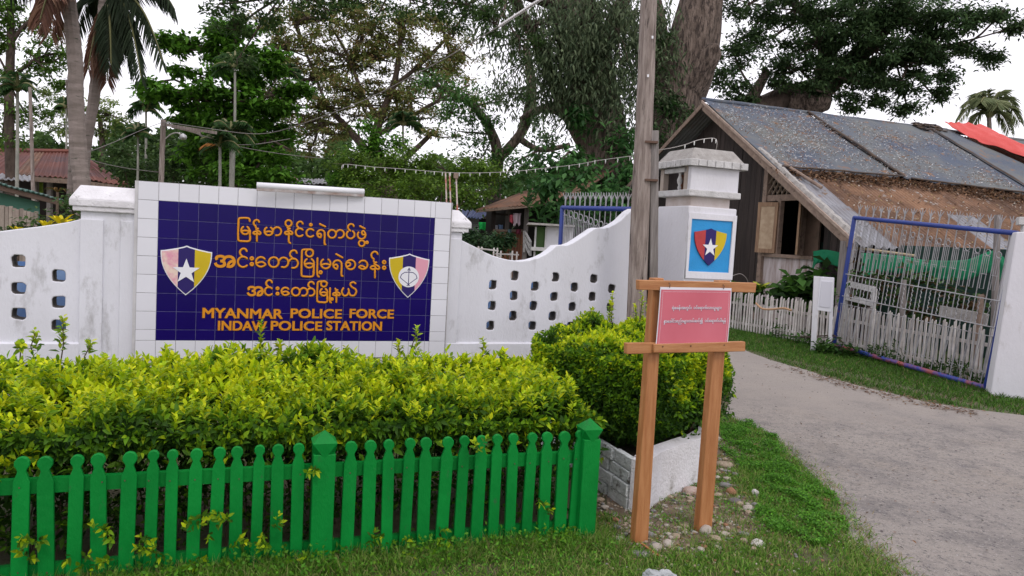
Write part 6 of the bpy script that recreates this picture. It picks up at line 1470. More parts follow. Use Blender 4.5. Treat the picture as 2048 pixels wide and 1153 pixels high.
TOTAL += crown('crown', [(540, 40, 50, 30, 38, .55), (600, 80, 60, 26, 38, .6), (560, 130, 60, 24, 38, .6), (510, 170, 46, 24, 38, .6), (640, 40, 70, 30, 38, .6), (720, 60, 70, 36, 38, .7), (800, 50, 70, 34, 38, .8), (870, 40, 60, 30, 38, .8), (680, 110, 60, 26, 38, .7), (760, 120, 66, 26, 38, .8), (850, 110, 60, 28, 38, .7), (620, 160, 60, 24, 38, .7), (700, 180, 80, 24, 38, .9), (790, 190, 70, 24, 38, .8), (560, 200, 50, 20, 38, .6), (640, 215, 70, 22, 38, .9), (740, 235, 70, 22, 38, .8), (830, 240, 60, 22, 38, .8), (590, 250, 60, 20, 38, .6), (660, 270, 60, 20, 38, .7), (620, 300, 50, 18, 38, .6), (890, 170, 50, 30, 38, .6), (930, 110, 50, 34, 38, .5), (880, 275, 50, 20, 38, .6), (950, 210, 40, 22, 38, .4), (700, 20, 90, 22, 38, .7), (910, 60, 46, 28, 38, .6), (600, 20, 60, 20, 38, .5), (650, 140, 80, 40, 38.5, .5), (780, 90, 80, 50, 38.5, .6), (580, 100, 80, 70, 39, .4), (560, 220, 90, 50, 39, .45), (640, 250, 90, 50, 39.5, .4), (700, 130, 90, 60, 39.5, .35), (820, 200, 80, 50, 39.5, .4), (900, 110, 60, 60, 39.5, .35), (660, 40, 90, 50, 39.5, .35), (720, 210, 90, 30, 38.5, .6), (860, 150, 60, 40, 38.5, .5)], 34, .19, OLIVE, T, flat=.42, clump=.42, branches=nodes, br=.045, wid=.5)
# --- dark green tree between them
T = tree('broadleaf_tree', 'dark green tree with pale twisting limbs between the olive tree and the giant trunk', at(1000, 420, 31))
limb('trunk', [(985, 440, 34, 31), (990, 370, 28, 31), (995, 320, 24, 31), (985, 270, 20, 31), (950, 215, 15, 31), (900, 185, 11, 31), (860, 165, 8, 31)], bark, T, 10)
limb('limb', [(995, 320, 22, 31), (1040, 270, 20, 31), (1060, 215, 24, 31), (1062, 160, 20, 31), (1050, 90, 12, 31)], bark, T, 10); limb('limb', [(1035, 275, 14, 31), (1080, 300, 11, 31), (1140, 290, 9, 31)], bark, T)
nodes = gpts([(985, 270, 31), (950, 215, 31), (900, 185, 31), (1040, 270, 31), (1060, 215, 31), (1080, 300, 31)])
TOTAL += crown('crown', [(880, 165, 50, 18, 30.5), (930, 190, 50, 24, 30.5), (900, 225, 60, 20, 30.5), (975, 240, 40, 20, 30.5, .8), (930, 265, 50, 18, 30.5, .9), (1060, 235, 30, 14, 30.5, .7), (1000, 300, 50, 16, 30.5, .7), (1050, 330, 50, 22, 30), (960, 320, 40, 20, 30.5), (1090, 280, 30, 18, 30, .7), (1010, 365, 60, 22, 29), (1080, 370, 46, 24, 28), (990, 200, 30, 16, 30.5, .6), (1040, 190, 24, 14, 30.5, .6), (1120, 355, 40, 24, 27)], 24, .20, [(.05, .13, .035), (.075, .17, .045), (.10, .20, .05)], T, flat=.7, clump=.40, branches=nodes, hang=.3)
# --- layered almond tree
T = tree('almond_tree', 'layered bright green tree with flat tiers of leaves behind the streetlight', at(470, 420, 21))
limb('trunk', [(474, 420, 16, 21), (470, 320, 13, 21), (470, 220, 11, 21), (468, 130, 9, 21), (470, 40, 7, 21), (470, -30, 5, 21)], barkd, T)
for L_ in ([(470, 200, 8, 21), (400, 190, 6, 21), (300, 182, 4, 21)], [(470, 205, 8, 21), (530, 195, 6, 21), (590, 178, 4, 21)], [(468, 130, 7, 21), (420, 100, 5, 21), (360, 85, 3, 21)], [(470, 300, 8, 21), (530, 280, 6, 21), (580, 300, 4, 21)]): limb('limb', L_, barkd, T, 6)
nodes = gpts([(400, 190, 21), (530, 195, 21), (420, 100, 21), (470, 250, 21), (530, 280, 21), (470, 130, 21)])
TOTAL += crown('crown', [(375, 82, 46, 9, 21), (430, 92, 50, 14, 21), (500, 104, 46, 12, 21), (440, 112, 40, 14, 21), (555, 112, 20, 6, 21, .7), (470, 60, 36, 24, 21, .9), (400, 150, 46, 10, 21), (455, 155, 50, 14, 21), (300, 174, 42, 8, 21), (355, 182, 56, 11, 21), (430, 186, 70, 14, 21), (520, 184, 60, 11, 21), (580, 176, 34, 7, 21), (340, 198, 40, 8, 21, .8), (440, 212, 60, 14, 21), (520, 210, 50, 12, 21), (460, 240, 50, 20, 21), (500, 270, 50, 22, 21), (560, 215, 30, 8, 21, .7), (410, 250, 36, 22, 21.5), (480, 310, 60, 26, 21), (540, 320, 46, 26, 21), (560, 355, 40, 20, 20.5), (500, 350, 60, 20, 20.5), (400, 300, 40, 30, 22), (440, 350, 50, 22, 21), (460, 280, 70, 50, 21.6), (500, 230, 50, 30, 21.5), (520, 130, 40, 18, 21), (440, 70, 40, 16, 21.2), (490, 150, 50, 20, 21.4), (380, 230, 40, 20, 21.5), (350, 96, 22, 6, 21), (550, 270, 40, 26, 21.5), (310, 190, 40, 6, 21)], 34, .19, GRN_B, T, flat=.45, clump=.25, branches=nodes, wid=.6)
# --- left tall tree
T = tree('broadleaf_tree', 'tall light green tree at the left edge of the picture behind the rusty roof', at(22, 420, 24))
limb('trunk', [(24, 430, 20, 24), (20, 300, 18, 24), (18, 180, 17, 24), (22, 90, 15, 24), (20, 0, 12, 24), (20, -60, 8, 24)], barkd, T)
limb('limb', [(20, 90, 9, 24), (50, 50, 6, 24), (90, 20, 4, 24)], barkd, T, 6); limb('limb', [(18, 160, 9, 24), (70, 120, 6, 24), (120, 105, 4, 24)], barkd, T, 6)
nodes = gpts([(50, 50, 24), (70, 120, 24), (20, 20, 24), (18, 160, 24)])
TOTAL += crown('crown', [(40, 20, 50, 20, 24, .8), (70, 50, 50, 18, 24, .8), (20, 70, 40, 20, 24, .8), (100, 90, 40, 14, 24), (60, 110, 50, 18, 24), (120, 115, 36, 12, 24), (100, 140, 40, 14, 24), (30, 140, 30, 18, 24, .7), (-30, 90, 50, 60, 24), (10, 210, 30, 30, 24), (50, 225, 40, 26, 24.5), (5, 270, 40, 30, 24), (110, 165, 24, 8, 24, .6), (-20, 20, 40, 30, 24)], 22, .17, [(.10, .20, .03), (.14, .25, .045), (.07, .14, .025)], T, flat=.5, clump=.30, branches=nodes)
# --- pale feathery tree far behind the palms
T = tree('broadleaf_tree', 'pale lime green feathery tree far behind the two coconut trunks', at(200, 420, 48))
limb('trunk', [(205, 420, 14, 48), (205, 300, 12, 48), (200, 240, 8, 48)], barkd, T)
TOTAL += crown('crown', [(200, 205, 40, 16, 48, .7), (220, 230, 46, 18, 48), (170, 235, 50, 18, 48), (120, 210, 30, 20, 48, .7), (210, 262, 50, 16, 48), (130, 250, 40, 22, 48), (100, 190, 14, 14, 48, .6), (240, 250, 30, 14, 48)], 22, .26, [(.17, .24, .055), (.13, .20, .045), (.22, .28, .08)], T, flat=.45, clump=.5, branches=gpts([(205, 300, 48), (200, 240, 48)]))
# --- bushes and mid-height greenery behind the wall
def bush(label, blobs, cols, base, leaf=.12, clump=.22, dens=26, name='bush', group=None, wid=.55, hang=.1):
    global TOTAL
    T = tree(name, label, base, 'bush' if name == 'bush' else 'tree', group); b0_ = np.array([base[0], base[1], 0.])
    TOTAL += crown('foliage', blobs, dens, leaf, cols, T, flat=.9, clump=clump, branches=[b0_ + ZV * .3], hang=hang, wid=wid, br=.015); return T
bush('bright leafy shrub mass over the right half of the board', [(700, 330, 50, 26, 19), (760, 340, 50, 40, 19), (820, 335, 60, 36, 19), (890, 340, 60, 36, 19), (950, 345, 50, 32, 19.5), (850, 375, 90, 24, 18.5), (760, 380, 60, 20, 18.5), (940, 385, 60, 20, 18.5), (990, 340, 24, 14, 20)], [(.16, .27, .035), (.12, .22, .03), (.08, .15, .025)], at(840, 440, 19), leaf=.10, clump=.17, dens=22)
bush('upright green tree standing behind the tube light', [(730, 255, 16, 22, 20, .8), (740, 290, 26, 26, 20), (725, 320, 40, 24, 20), (760, 300, 26, 22, 20), (800, 285, 18, 14, 20, .7), (690, 350, 40, 26, 20)], GRN_B, at(740, 440, 20), leaf=.13, clump=.22, name='small_tree')
bush('dark shrubs between the almond tree and the streetlight pole', [(290, 330, 50, 36, 24), (240, 300, 40, 30, 25), (350, 330, 40, 36, 23), (380, 300, 34, 40, 23), (420, 340, 50, 30, 22), (250, 345, 50, 20, 23)], GRN_D, at(320, 440, 24), leaf=.16, clump=.30)
bush('low dark bush below the fern like leaves, left of the white shed', [(960, 480, 34, 16, 15.5), (990, 492, 30, 14, 15), (940, 470, 24, 12, 16), (1005, 478, 14, 8, 15)], [(.025, .06, .025), (.04, .085, .03)], at(970, 520, 15.5), leaf=.12, clump=.16)
bush('leafy plants at the foot of the house below the shuttered window', [(1580, 570, 26, 22, 14.3), (1610, 580, 34, 26, 14), (1560, 590, 30, 16, 14), (1640, 555, 20, 14, 14), (1632, 600, 26, 18, 13.8), (1505, 585, 12, 8, 14.2)], [(.05, .13, .022), (.08, .18, .03), (.03, .07, .018)], at(1595, 640, 14.2), leaf=.24, clump=.16, dens=9, wid=.75)
bush('potted orchid greenery behind the bars of the gate', [(1745, 555, 40, 14, 12), (1790, 590, 24, 16, 11.8), (1820, 560, 24, 12, 11.6), (1900, 580, 30, 20, 11.2, .6), (1950, 600, 30, 30, 10.8, .5), (1720, 600, 26, 26, 12.1, .6), (1860, 620, 50, 22, 11.2, .6)], [(.035, .085, .02), (.06, .12, .03), (.10, .06, .03)], at(1800, 700, 11.9), leaf=.14, clump=.14, dens=9)
bush('trailing weeds growing round the white cabinet post', [(1655, 690, 22, 14, 11.4), (1680, 700, 24, 12, 11.2), (1560, 668, 30, 10, 13.2), (1605, 675, 24, 12, 12.4)], [(.035, .10, .02), (.06, .14, .025)], at(1665, 712, 11.4), leaf=.09, clump=.12, dens=16)
# variegated plant with upright yellow-green leaves by the dark wall
def rosette(name, label, c, n, L, W_, cols, cat='plant', up=.8, spread=1.0):
    T = thing(name, c * [1, 1, 0] if False else c, label, cat)
    for i in range(n):
        LV = Leaves(); th = 2 * math.pi * i / n + rng.uniform(-.3, .3); el = rng.uniform(.25, 1.2) * up; D = unit(np.array([[math.cos(th) * spread, math.sin(th) * spread, el]]))
        s_ = rng.uniform(.7, 1.1); P = np.array([c + [math.cos(th) * .02, math.sin(th) * .02, 0]])
        LV.add(P, D, np.array([[0, 0, 1.]]) + D * .01, L * s_, W_ * s_, pick(cols, 1), 1, droop=np.array([[.22]])); LV.build('leaf', grassm, T)
    mb = MB(); mb.tube([c * [1, 1, 0], c], .02, 6); mb.build('stem', twig, T); return T
rosette('croton', 'plant with broad yellow edged leaves at the corner of the dark plank house', at(1520, 580, 14), 14, .34, .12, [(.16, .24, .03), (.35, .38, .04), (.07, .16, .02)])
YL = [(.65, .50, .008), (.72, .58, .01), (.55, .48, .02)]
rosette('croton', 'bright yellow leaved plant, tallest of three above the left wall curve', at(122, 450, 6.9), 13, .16, .045, YL, up=1.3)
rosette('croton', 'bright yellow leaved plant, middle of three above the left wall curve', at(92, 455, 6.8), 9, .12, .038, YL, up=1.4)
rosette('croton', 'small yellow plant nearest the picture edge, leftmost of the three', at(34, 462, 6.7), 8, .08, .03, YL, up=1.2)
bush('green undergrowth around the yellow plants behind the left wall', [(70, 462, 40, 14, 7.4), (110, 440, 36, 14, 7.6), (145, 420, 20, 22, 7.8), (20, 468, 30, 10, 7.4), (150, 400, 12, 20, 8, .7)], MIDG + GRN_D, at(80, 520, 7.5), leaf=.06, clump=.08, dens=16)
def dracaena():
    c = at(115, 385, 9); T = thing('dracaena', c * [1, 1, 0], 'thin brownish plant with strap leaves beside the green building', 'plant')
    mb = MB(); mb.tube([c * [1, 1, 0], c], .015, 6); mb.build('stem', twig, T)
    for i in range(9):
        th = i * .7; LV = Leaves(); D = unit(np.array([[math.cos(th), math.sin(th) * .6, .5]])); LV.add(np.array([c]), D, np.array([[0, 0, 1.]]), .20, .02, pick([(.16, .09, .03), (.08, .10, .03)], 1), 1, droop=np.array([[.5]])); LV.build('leaf', grassm, T)
dracaena()
# --- far wood
LVT = []
FW = tree('far_wood', None, at(500, 430, 55)); COL.objects.unlink(FW); bpy.data.objects.remove(FW)
LV = Leaves()
def mass(px0, px1, top_fn, Y, cols, n, leaf):
    px = rng.uniform(px0, px1, n); tp_ = np.array([top_fn(v) for v in px]); py = tp_ + (440 - tp_) * rng.random(n) ** 1.15; yy = Y + rng.normal(size=n) * 2.5
    P = np.array([at(a, b, c) for a, b, c in zip(px, py, yy)]); tone = .55 + .9 * vnoise(P[:, 0], P[:, 2] * 1.6, 0, .45)[:, None]
    LV.add(P, unit(rdir(n) * [1, 1, .6] - [0, 0, .3]), rdir(n) + [0, 0, .5], rng.uniform(leaf * .6, leaf * 1.4, n), leaf * .5, np.clip(pick(cols, n) * tone, 0, 1), 0)
mass(-250, 700, lambda v: 268 + 26 * math.sin(v * .013) + 22 * math.sin(v * .041 + 1) + 8 * math.sin(v * .13), 52, [(.06, .12, .03), (.09, .16, .04), (.04, .08, .022)], 42000, .42)
mass(650, 1400, lambda v: 335 + 14 * math.sin(v * .02) + 12 * math.sin(v * .07), 56, [(.06, .12, .03), (.08, .15, .04)], 22000, .42)
mass(1300, 2400, lambda v: 420 + 14 * math.sin(v * .02), 70, [(.03, .07, .018)], 9000, .5)
mass(-600, -200, lambda v: 280 + 20 * math.sin(v * .02), 50, [(.03, .07, .018)], 9000, .5)
props(LV.build('far_wood', foliage), kind='stuff')

# ================================================================== PALMS
def frond(LV, mb, base, tip, sag, nleaf, ll, cols, wd=.035, hangf=.8, rr=.02):
    base = np.array(base, float); tip = np.array(tip, float); ctrl = (base + tip) / 2 + ZV * sag
    ts = np.linspace(0, 1, 16); C = np.array([(1 - t) ** 2 * base + 2 * t * (1 - t) * ctrl + t * t * tip for t in ts]); mb.tube(C, list(np.linspace(rr, rr * .25, 16)), 5, caps=False)
    t = np.linspace(.12, 1, nleaf); P = np.array([(1 - a) ** 2 * base + 2 * a * (1 - a) * ctrl + a * a * tip for a in t]); T_ = unit(np.array([2 * (1 - a) * (ctrl - base) + 2 * a * (tip - ctrl) for a in t]))
    S = unit(np.cross(T_, np.tile([0, 0, 1.], (nleaf, 1))) + 1e-6)
    for s_ in (1, -1):
        D = unit(S * s_ * .8 + T_ * .55 + np.array([0, 0, -hangf]) + rdir(nleaf) * .12); L_ = ll * np.sin((.12 + .76 * t) * math.pi) ** .7 * rng.uniform(.85, 1.1, nleaf)
        LV.add(P, D, np.cross(D, T_) + 1e-3, np.clip(L_, ll * .12, 9), wd, pick(cols, nleaf), 1, droop=.18)
def palm(name, label, trunk, tips, Y, nleaf, ll, cols, wd, tm=palmbark, sag=1.0, cat='palm', group=None, hangf=.8, extra=None, shaft=None):
    T = tree(name, label, at(trunk[0][0], trunk[0][1], trunk[0][3]), cat, group)
    q = px_pts(trunk); b0_ = q[0][0]
    if b0_[2] > 0: q = [(np.array([b0_[0], b0_[1], 0.]), q[0][1] * 1.1)] + q
    P_ = smooth_path([p for p, r in q], 8); R_ = np.interp(np.linspace(0, len(q) - 1, len(P_)), range(len(q)), [r for p, r in q]); R_ = [r * (1 + .07 * (i % 2)) for i, r in enumerate(R_)]
    mb = MB(); mb.tube(P_, R_, 10, rough=.04); mb.build('trunk', tm, T)
    c = q[-1][0]
    for k, tp_ in enumerate(tips):
        dry = len(tp_) > 3 and tp_[3]; LV = Leaves(); mb = MB()
        frond(LV, mb, c, at(tp_[0], tp_[1], tp_[2]), sag * (tp_[4] if len(tp_) > 4 else 1), nleaf, ll, dry if dry else cols, wd, hangf, sz(4, Y))
        f = LV.build('frond', foliage, T); r_ = mb.build('rib', mat('palm_rib', (.14, .14, .05), .7), f, smooth=True)
    return T
CO = [(.035, .055, .03), (.05, .075, .04), (.025, .04, .02)]; DRYF = [(.20, .10, .07), (.14, .07, .05), (.26, .15, .10)]
palm('coconut_palm', 'coconut palm with thick ringed grey trunk, front one of the pair', [(165, 400, 31, 12), (158, 320, 30, 12), (153, 220, 28, 12), (150, 120, 27, 12), (140, 20, 25, 12), (132, -70, 23, 12)],
     [(80, 40, 11.5, DRYF), (100, 62, 12.4, DRYF), (20, -20, 12), (200, -100, 12), (60, -150, 12), (250, -40, 11.5), (90, -30, 10.5, DRYF)], 12, 46, .55, CO, .03, sag=.35)
palm('coconut_palm', 'coconut palm with slimmer curved trunk and drooping fronds, rear one of the pair', [(166, 400, 20, 13.5), (172, 300, 18, 13.5), (186, 210, 19, 13.5), (198, 120, 24, 13.5), (210, 50, 30, 13.5), (216, 5, 32, 13.5)],
     [(325, 122, 13.2, None, 1.4), (282, 155, 13.0, None, 1.5), (268, 140, 13.8, None, 1.3), (215, 162, 13.2, DRYF, .7), (222, 130, 12.9, None, .7), (176, 140, 13.2, DRYF, .7), (350, 20, 13.6, None, 1.3), (310, -60, 13.5), (150, 60, 14, None, 1.2), (140, -60, 13.5), (240, -120, 13.5), (250, 110, 14.2, None, 1.0), (198, 120, 14.1, DRYF, .6)], 13.5, 60, .52, CO, .028, sag=.75, hangf=1.0)
AR = [(.03, .085, .02), (.045, .11, .025), (.025, .06, .018)]
def areca(label, x, ytop, ybase, Y, tw, spread, dry=None, n=9, group='slender areca palms'):
    tips = []
    for k in range(n):
        a = math.radians(200 - 220 * k / (n - 1)) if True else 0; r = spread * rng.uniform(.8, 1.1); tips.append((x + r * math.cos(a), ytop - r * .75 * math.sin(a) + (4 if math.sin(a) < .3 else 0), Y + rng.uniform(-.6, .6), (dry if dry and k == 1 else None), rng.uniform(.7, 1.2)))
    spread = spread * 1.15
    return palm('areca_palm', label, [(x - 1, ybase, tw, Y), (x, (ytop + ybase) / 2, tw * .9, Y), (x, ytop, tw * .8, Y)], tips, Y, 34, sz(spread * .40, Y), AR, sz(1.9, Y), sag=sz(spread * .45, Y), hangf=.45, group=group, tm=mat('areca_trunk', (.33, .32, .28), .8, (.22, .22, .19), 4, .6))
areca('areca palm with pale trunk, leftmost in front of the rusty roof', 35, 182, 362, 20, 6.5, 46)
areca('areca palm with drooping crown in front of the sky right of the coconut trunks', 292, 222, 380, 24, 5, 36)
areca('short areca palm close to the streetlight pole, on its left', 276, 272, 372, 21, 4.5, 34)
areca('areca palm with thin straight white trunk behind the tube light', 571, 152, 360, 22, 4.5, 34)
areca('areca palm rising through the almond tree crown, above the orange fronds', 470, 135, 270, 19, 5, 44)
areca('areca palm with dark fan crown in the middle of the olive tree', 806, 250, 380, 24, 5, 36)
areca('low areca palm with hanging orange dead frond', 440, 292, 400, 16, 6, 42, dry=[(.42, .17, .04), (.5, .22, .06)], n=11)
areca('areca palm right of the orange frond, leaning over the board', 462, 272, 400, 16.5, 7, 46, n=11)
areca('faint areca palm behind the coconut trunks', 133, 215, 330, 30, 4, 30, n=8)
palm('coconut_palm', 'distant coconut palm showing above the far end of the roof', [(1982, 330, 9, 44), (1980, 280, 8, 44), (1978, 236, 8, 44)],
     [(1918, 240, 44, None, 1.3), (1930, 215, 44, None, 1.2), (1950, 192, 44, None, 1), (1975, 182, 44, None, .6), (2005, 190, 44, None, 1), (2028, 215, 44, None, 1.3), (2040, 245, 44, None, 1.3), (1940, 258, 44, None, 1), (2020, 262, 44, None, 1), (1962, 205, 43, None, 1), (1995, 212, 43, None, 1)], 44, 40, .95, [(.20, .24, .11), (.15, .19, .09), (.26, .29, .15)], .055, sag=1.3, hangf=.35)
# dead frond hanging (orange)
# ================================================================== POLES, WIRES, LAMPS
sp = thing('street_light_pole', at(322, 400, 15) * [1, 1, 0], 'short wooden pole with a wooden arm and a small white lamp behind the board', 'street light')
def vpole(parent, x0, y0, x1, y1, w0, w1, Y, m, nm='pole'):
    a, b = at(x0, y0, Y), at(x1, y1, Y); a2 = a - (b - a) * (a[2] / (b[2] - a[2])); mb = MB(); mb.tube([a2 + (b - a2) * k / 8 for k in range(9)], list(np.linspace(sz(w0, Y) / 2, sz(w1, Y) / 2, 9)), 9, rough=.05); return mb.build(nm, m, parent)
vpole(sp, 322, 372, 327, 240, 11, 10, 15, polewood)
mb = MB(); mb.beam(at(325, 249, 14.9), at(432, 266, 14.2), .05, .055); mb.build('wooden_arm', polewood, sp)
mb = MB(); mb.beam(at(345, 254, 15.0), at(400, 266, 14.7), .05, .05); mb.build('wooden_brace', polewood, sp)
mb = MB(); mb.tube(smooth_path([at(331, 278, 14.9), at(342, 269, 14.8), at(354, 266, 14.7), at(362, 270, 14.65)], 4), .012, 6); mb.build('lamp_arm', cablem, sp)
c = at(366, 272, 14.6); mb = MB(); ax = unit(np.array([.35, -.6, -.5])); mb.tube([c - ax * .05, c - ax * .03, c + ax * .02, c + ax * .05], [.02, .035, .04, .07], 10); mb.build('lamp_head', lampwhite, sp, smooth=True)
for lab, a in (('dark thin leaning pole in front of the rusty roof, right of the pale areca trunk', (66, 370, 60, 175, 8, 6, 18)),):
    p_ = tree('thin_pole', lab, at(66, 370, 18), 'pole'); vpole(p_, *a, polewood, 'pole_shaft')
p_ = tree('bare_trunk', 'slim grey bare trunk standing just left of the thick coconut trunk', at(146, 380, 12.6), 'tree'); limb('trunk', [(140, 400, 13, 12.6), (144, 300, 12, 12.6), (140, 220, 9, 12.6), (134, 160, 6, 12.6)], palmbark, p_)
for i, (x, lab) in enumerate(((891, 'red and white thin pole over the right corner of the board, left one'), (899, 'red and white thin pole over the right corner of the board, middle one'), (912, 'red and white thin pole with a small box on top, right one'))):
    p_ = tree('striped_pole', lab, at(x, 420, 12), 'pole', 'red and white thin poles'); vpole(p_, x + 2, 402, x, 346, 3.2, 3, 12, mat('red_white_pole', (.45, .09, .05), .7, (.6, .52, .48), 3.5, .9), 'pole_shaft')
    if i == 2: mb = MB(); mb.box(at(912, 352, 11.95), (.035, 0, 0), (0, .03, 0), (0, 0, .04)); mb.build('small_box', barge, p_)
def wire(label, pts, r, m, sagk=4, nm='wire', cat='wire'):
    mb = MB(); P_ = smooth_path([at(*p) for p in pts], sagk); mb.tube(P_, r, 5); return props(mb.build(nm, m, smooth=True), label, cat)
wire('thick twisted cable sloping from the top centre down to the streetlight arm', [(1110, -22, 7), (1085, -3, 7.2), (1000, 52, 8.2), (900, 112, 9.3), (820, 155, 10.2), (740, 196, 11), (660, 228, 12), (560, 262, 13), (500, 268, 13.6), (420, 258, 14.2), (327, 244, 14.9)], .0075, cabled)
mb = MB()
for k in range(26):
    f = k / 25; q = np.array([1085, -3, 7.2]) * (1 - f) + np.array([330, 350, 0]) * 0; px_ = 1085 + (1000 - 1085) * f; py_ = -3 + 55 * f; c = at(px_, py_, 7.2 + f); mb.tube([c + [-.012, 0, -.012], c + [.012, 0, .012]], .016, 5)
props(mb.build('cable_wrap', mat('cable_wrap', (.6, .58, .58), .7)), 'pale binding wrapped round the top end of the thick cable', 'cable')
wire('cable sagging right from the streetlight pole behind the almond tree', [(326, 246, 14.9), (380, 262, 15.5), (430, 284, 16), (500, 290, 17), (580, 278, 18)], .009, cabled)
wire('second cable sagging from the streetlight pole towards the tube light', [(326, 247, 14.9), (400, 270, 15.5), (470, 292, 16.5), (560, 308, 18), (650, 318, 20)], .009, cabled)
wire('thin cable from the streetlight pole down to the coconut trunk', [(325, 245, 14.9), (280, 262, 14), (230, 284, 13), (165, 309, 12)], .006, cabled)
wire('thin cable from the coconut trunk to the foot of the streetlight pole', [(160, 312, 12), (200, 326, 13), (260, 338, 14), (318, 345, 15)], .008, cabled)
wire('thin loose wire hanging beside the timber pole', [(1283, 240, 7.2), (1272, 330, 7.2), (1262, 372, 7.25), (1255, 392, 7.3)], .004, cabled)
wire('thin cable on the gate pillar, curving behind the notice stand', [(1463, 553, 7.6), (1480, 548, 7.8), (1492, 556, 8), (1496, 566, 8.1)], .004, cabled)
sl = thing('string_lights', at(980, 347, 8.5), 'string of small white bulbs sagging from the timber pole towards the left', 'string lights')
base_pts = [(683, 338, 9.6), (690, 329, 9.6), (740, 334, 9.4), (800, 338, 9.2), (860, 343, 9), (910, 346, 8.8), (970, 346, 8.6), (1030, 343, 8.3), (1080, 338, 8.1), (1150, 330, 7.8), (1200, 321, 7.5), (1268, 312, 7.15)]
P_ = smooth_path([at(*p) for p in base_pts], 6); mb = MB(); mb.tube(P_, .0034, 5); mb.build('cord', cablem, sl, smooth=True)
for k in range(3, len(P_), 2):
    c = P_[k] + rng.normal(size=3) * .004; mb = MB(); mb.tube([c, c - ZV * .014, c - ZV * .040], [.004, .0055, .003], 6); mb.build('bulb', bulbm, sl, own_origin=True)
sl = thing('string_lights', at(1380, 290, 7.2), 'short end of string lights looped over the cap of the gate pillar', 'string lights')
P_ = smooth_path([at(*p) for p in [(1312, 301, 7.15), (1340, 297, 7.1), (1370, 290, 7.1), (1395, 281, 7.1), (1420, 277, 7.15), (1432, 279, 7.2), (1434, 290, 7.2), (1432, 300, 7.25)]], 4); mb = MB(); mb.tube(P_, .0035, 5); mb.build('cord', cablem, sl, smooth=True)
for k in range(8, len(P_) - 7, 3): c = P_[k]; mb = MB(); mb.tube([c, c - ZV * .016, c - ZV * .038], [.005, .006, .003], 6); mb.build('bulb', bulbm, sl, own_origin=True)

# ================================================================== LEFT: RUSTY HOUSE, GREEN BUILDING, BOARD FENCE
def quad_sheets(name, A, B, C, D, n, m, parent, amp=.03, pitch=.18):
    """A,B along the top, D,C along the bottom; n sheets side by side, corrugated down the slope"""
    A, B, C, D = (np.array(p, float) for p in (A, B, C, D)); nr = np.cross(B - A, D - A); nr /= np.linalg.norm(nr); nr = nr if nr[2] > 0 else -nr
    W_ = max(np.linalg.norm(B - A), np.linalg.norm(C - D)); k = max(6, int(W_ / n / pitch * 4))
    for s_ in range(n):
        mb = MB()
        for j in range(2):
            for i in range(k + 1):
                u = (s_ + (i / k) * 1.03) / n; u = min(u, 1.0); p = (A * (1 - u) + B * u) if j == 0 else (D * (1 - u) + C * u); mb.v.append(tuple(p + nr * (amp * math.cos(2 * math.pi * u * W_ / pitch) + .012 * (s_ % 2))))
        for i in range(k): mb.f.append((i, i + 1, i + 2 + k, i + 1 + k))
        o = mb.build(name, m if not isinstance(m, list) else m[s_ % len(m)], parent, own_origin=True); o.modifiers.new('thickness', 'SOLIDIFY').thickness = .02
redrust = mat('red_rust_sheet', (.185, .062, .042), .85, (.12, .05, .045), .5, .8, .5, 6, dirt=(.07, .05, .06), dscale=.7, dlo=.56, dhi=.7, rand=.12)
lh = thing('rusty_roof_house', at(110, 420, 28) * [1, 1, 0], 'dark open sided house with a hipped red rusty iron roof at far left', 'house')
r0, r1_, e0, e1, e2 = at(-30, 303, 30), at(148, 306, 30), at(-120, 340, 25.5), at(150, 357, 25.5), at(250, 371, 27)
quad_sheets('roof_sheet', r0, r1_, e1, e0, 9, [redrust, redrust, redrust, redrust, redrust, rustroof, redrust], lh)
quad_sheets('roof_sheet', r1_, r1_ + [.1, .1, 0], e2, e1, 4, redrust, lh)
mb = MB(); mb.tube([r0 + ZV * .05, r1_ + ZV * .05], .10, 6); mb.build('ridge_cap', redrust, lh); mb = MB(); mb.tube([r1_ + ZV * .05, e2 + ZV * .05], .07, 6); mb.build('hip_cap', redrust, lh)
for px in (-60, 4, 72, 100, 142, 176, 216, 238):
    f = e0 if px < 0 else e1; Y = 26.0 if px < 160 else 27; a = at(px, 352 if px < 160 else 368, Y); mb = MB(); mb.box(np.array([a[0], a[1], a[2] / 2]), (.07, 0, 0), (0, .07, 0), (0, 0, a[2] / 2)); mb.build('post', polegrey, lh)
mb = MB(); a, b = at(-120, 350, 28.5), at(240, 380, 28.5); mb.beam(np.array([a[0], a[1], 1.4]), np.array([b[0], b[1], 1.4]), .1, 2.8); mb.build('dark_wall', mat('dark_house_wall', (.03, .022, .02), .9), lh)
mb = MB(); mb.beam(e0 - ZV * .12, e1 - ZV * .12, .06, .16); mb.build('eave_board', barge, lh); mb = MB(); mb.beam(e1 - ZV * .12, e2 - ZV * .12, .06, .16); mb.build('eave_board', barge, lh)
mb = MB(); c = at(78, 374, 26.2); mb.box(c, (.13, 0, 0), (0, .03, 0), (0, 0, .22)); bars = mb.build('lime_panel', mat('lime_panel', (.28, .42, .03), .7, (.15, .25, .02), 9, .8), lh)
quad_sheets('roof_sheet', at(-60, 343, 24.6), at(66, 353, 24.6), at(68, 363, 23.6), at(-60, 354, 23.6), 4, zincroof, lh)
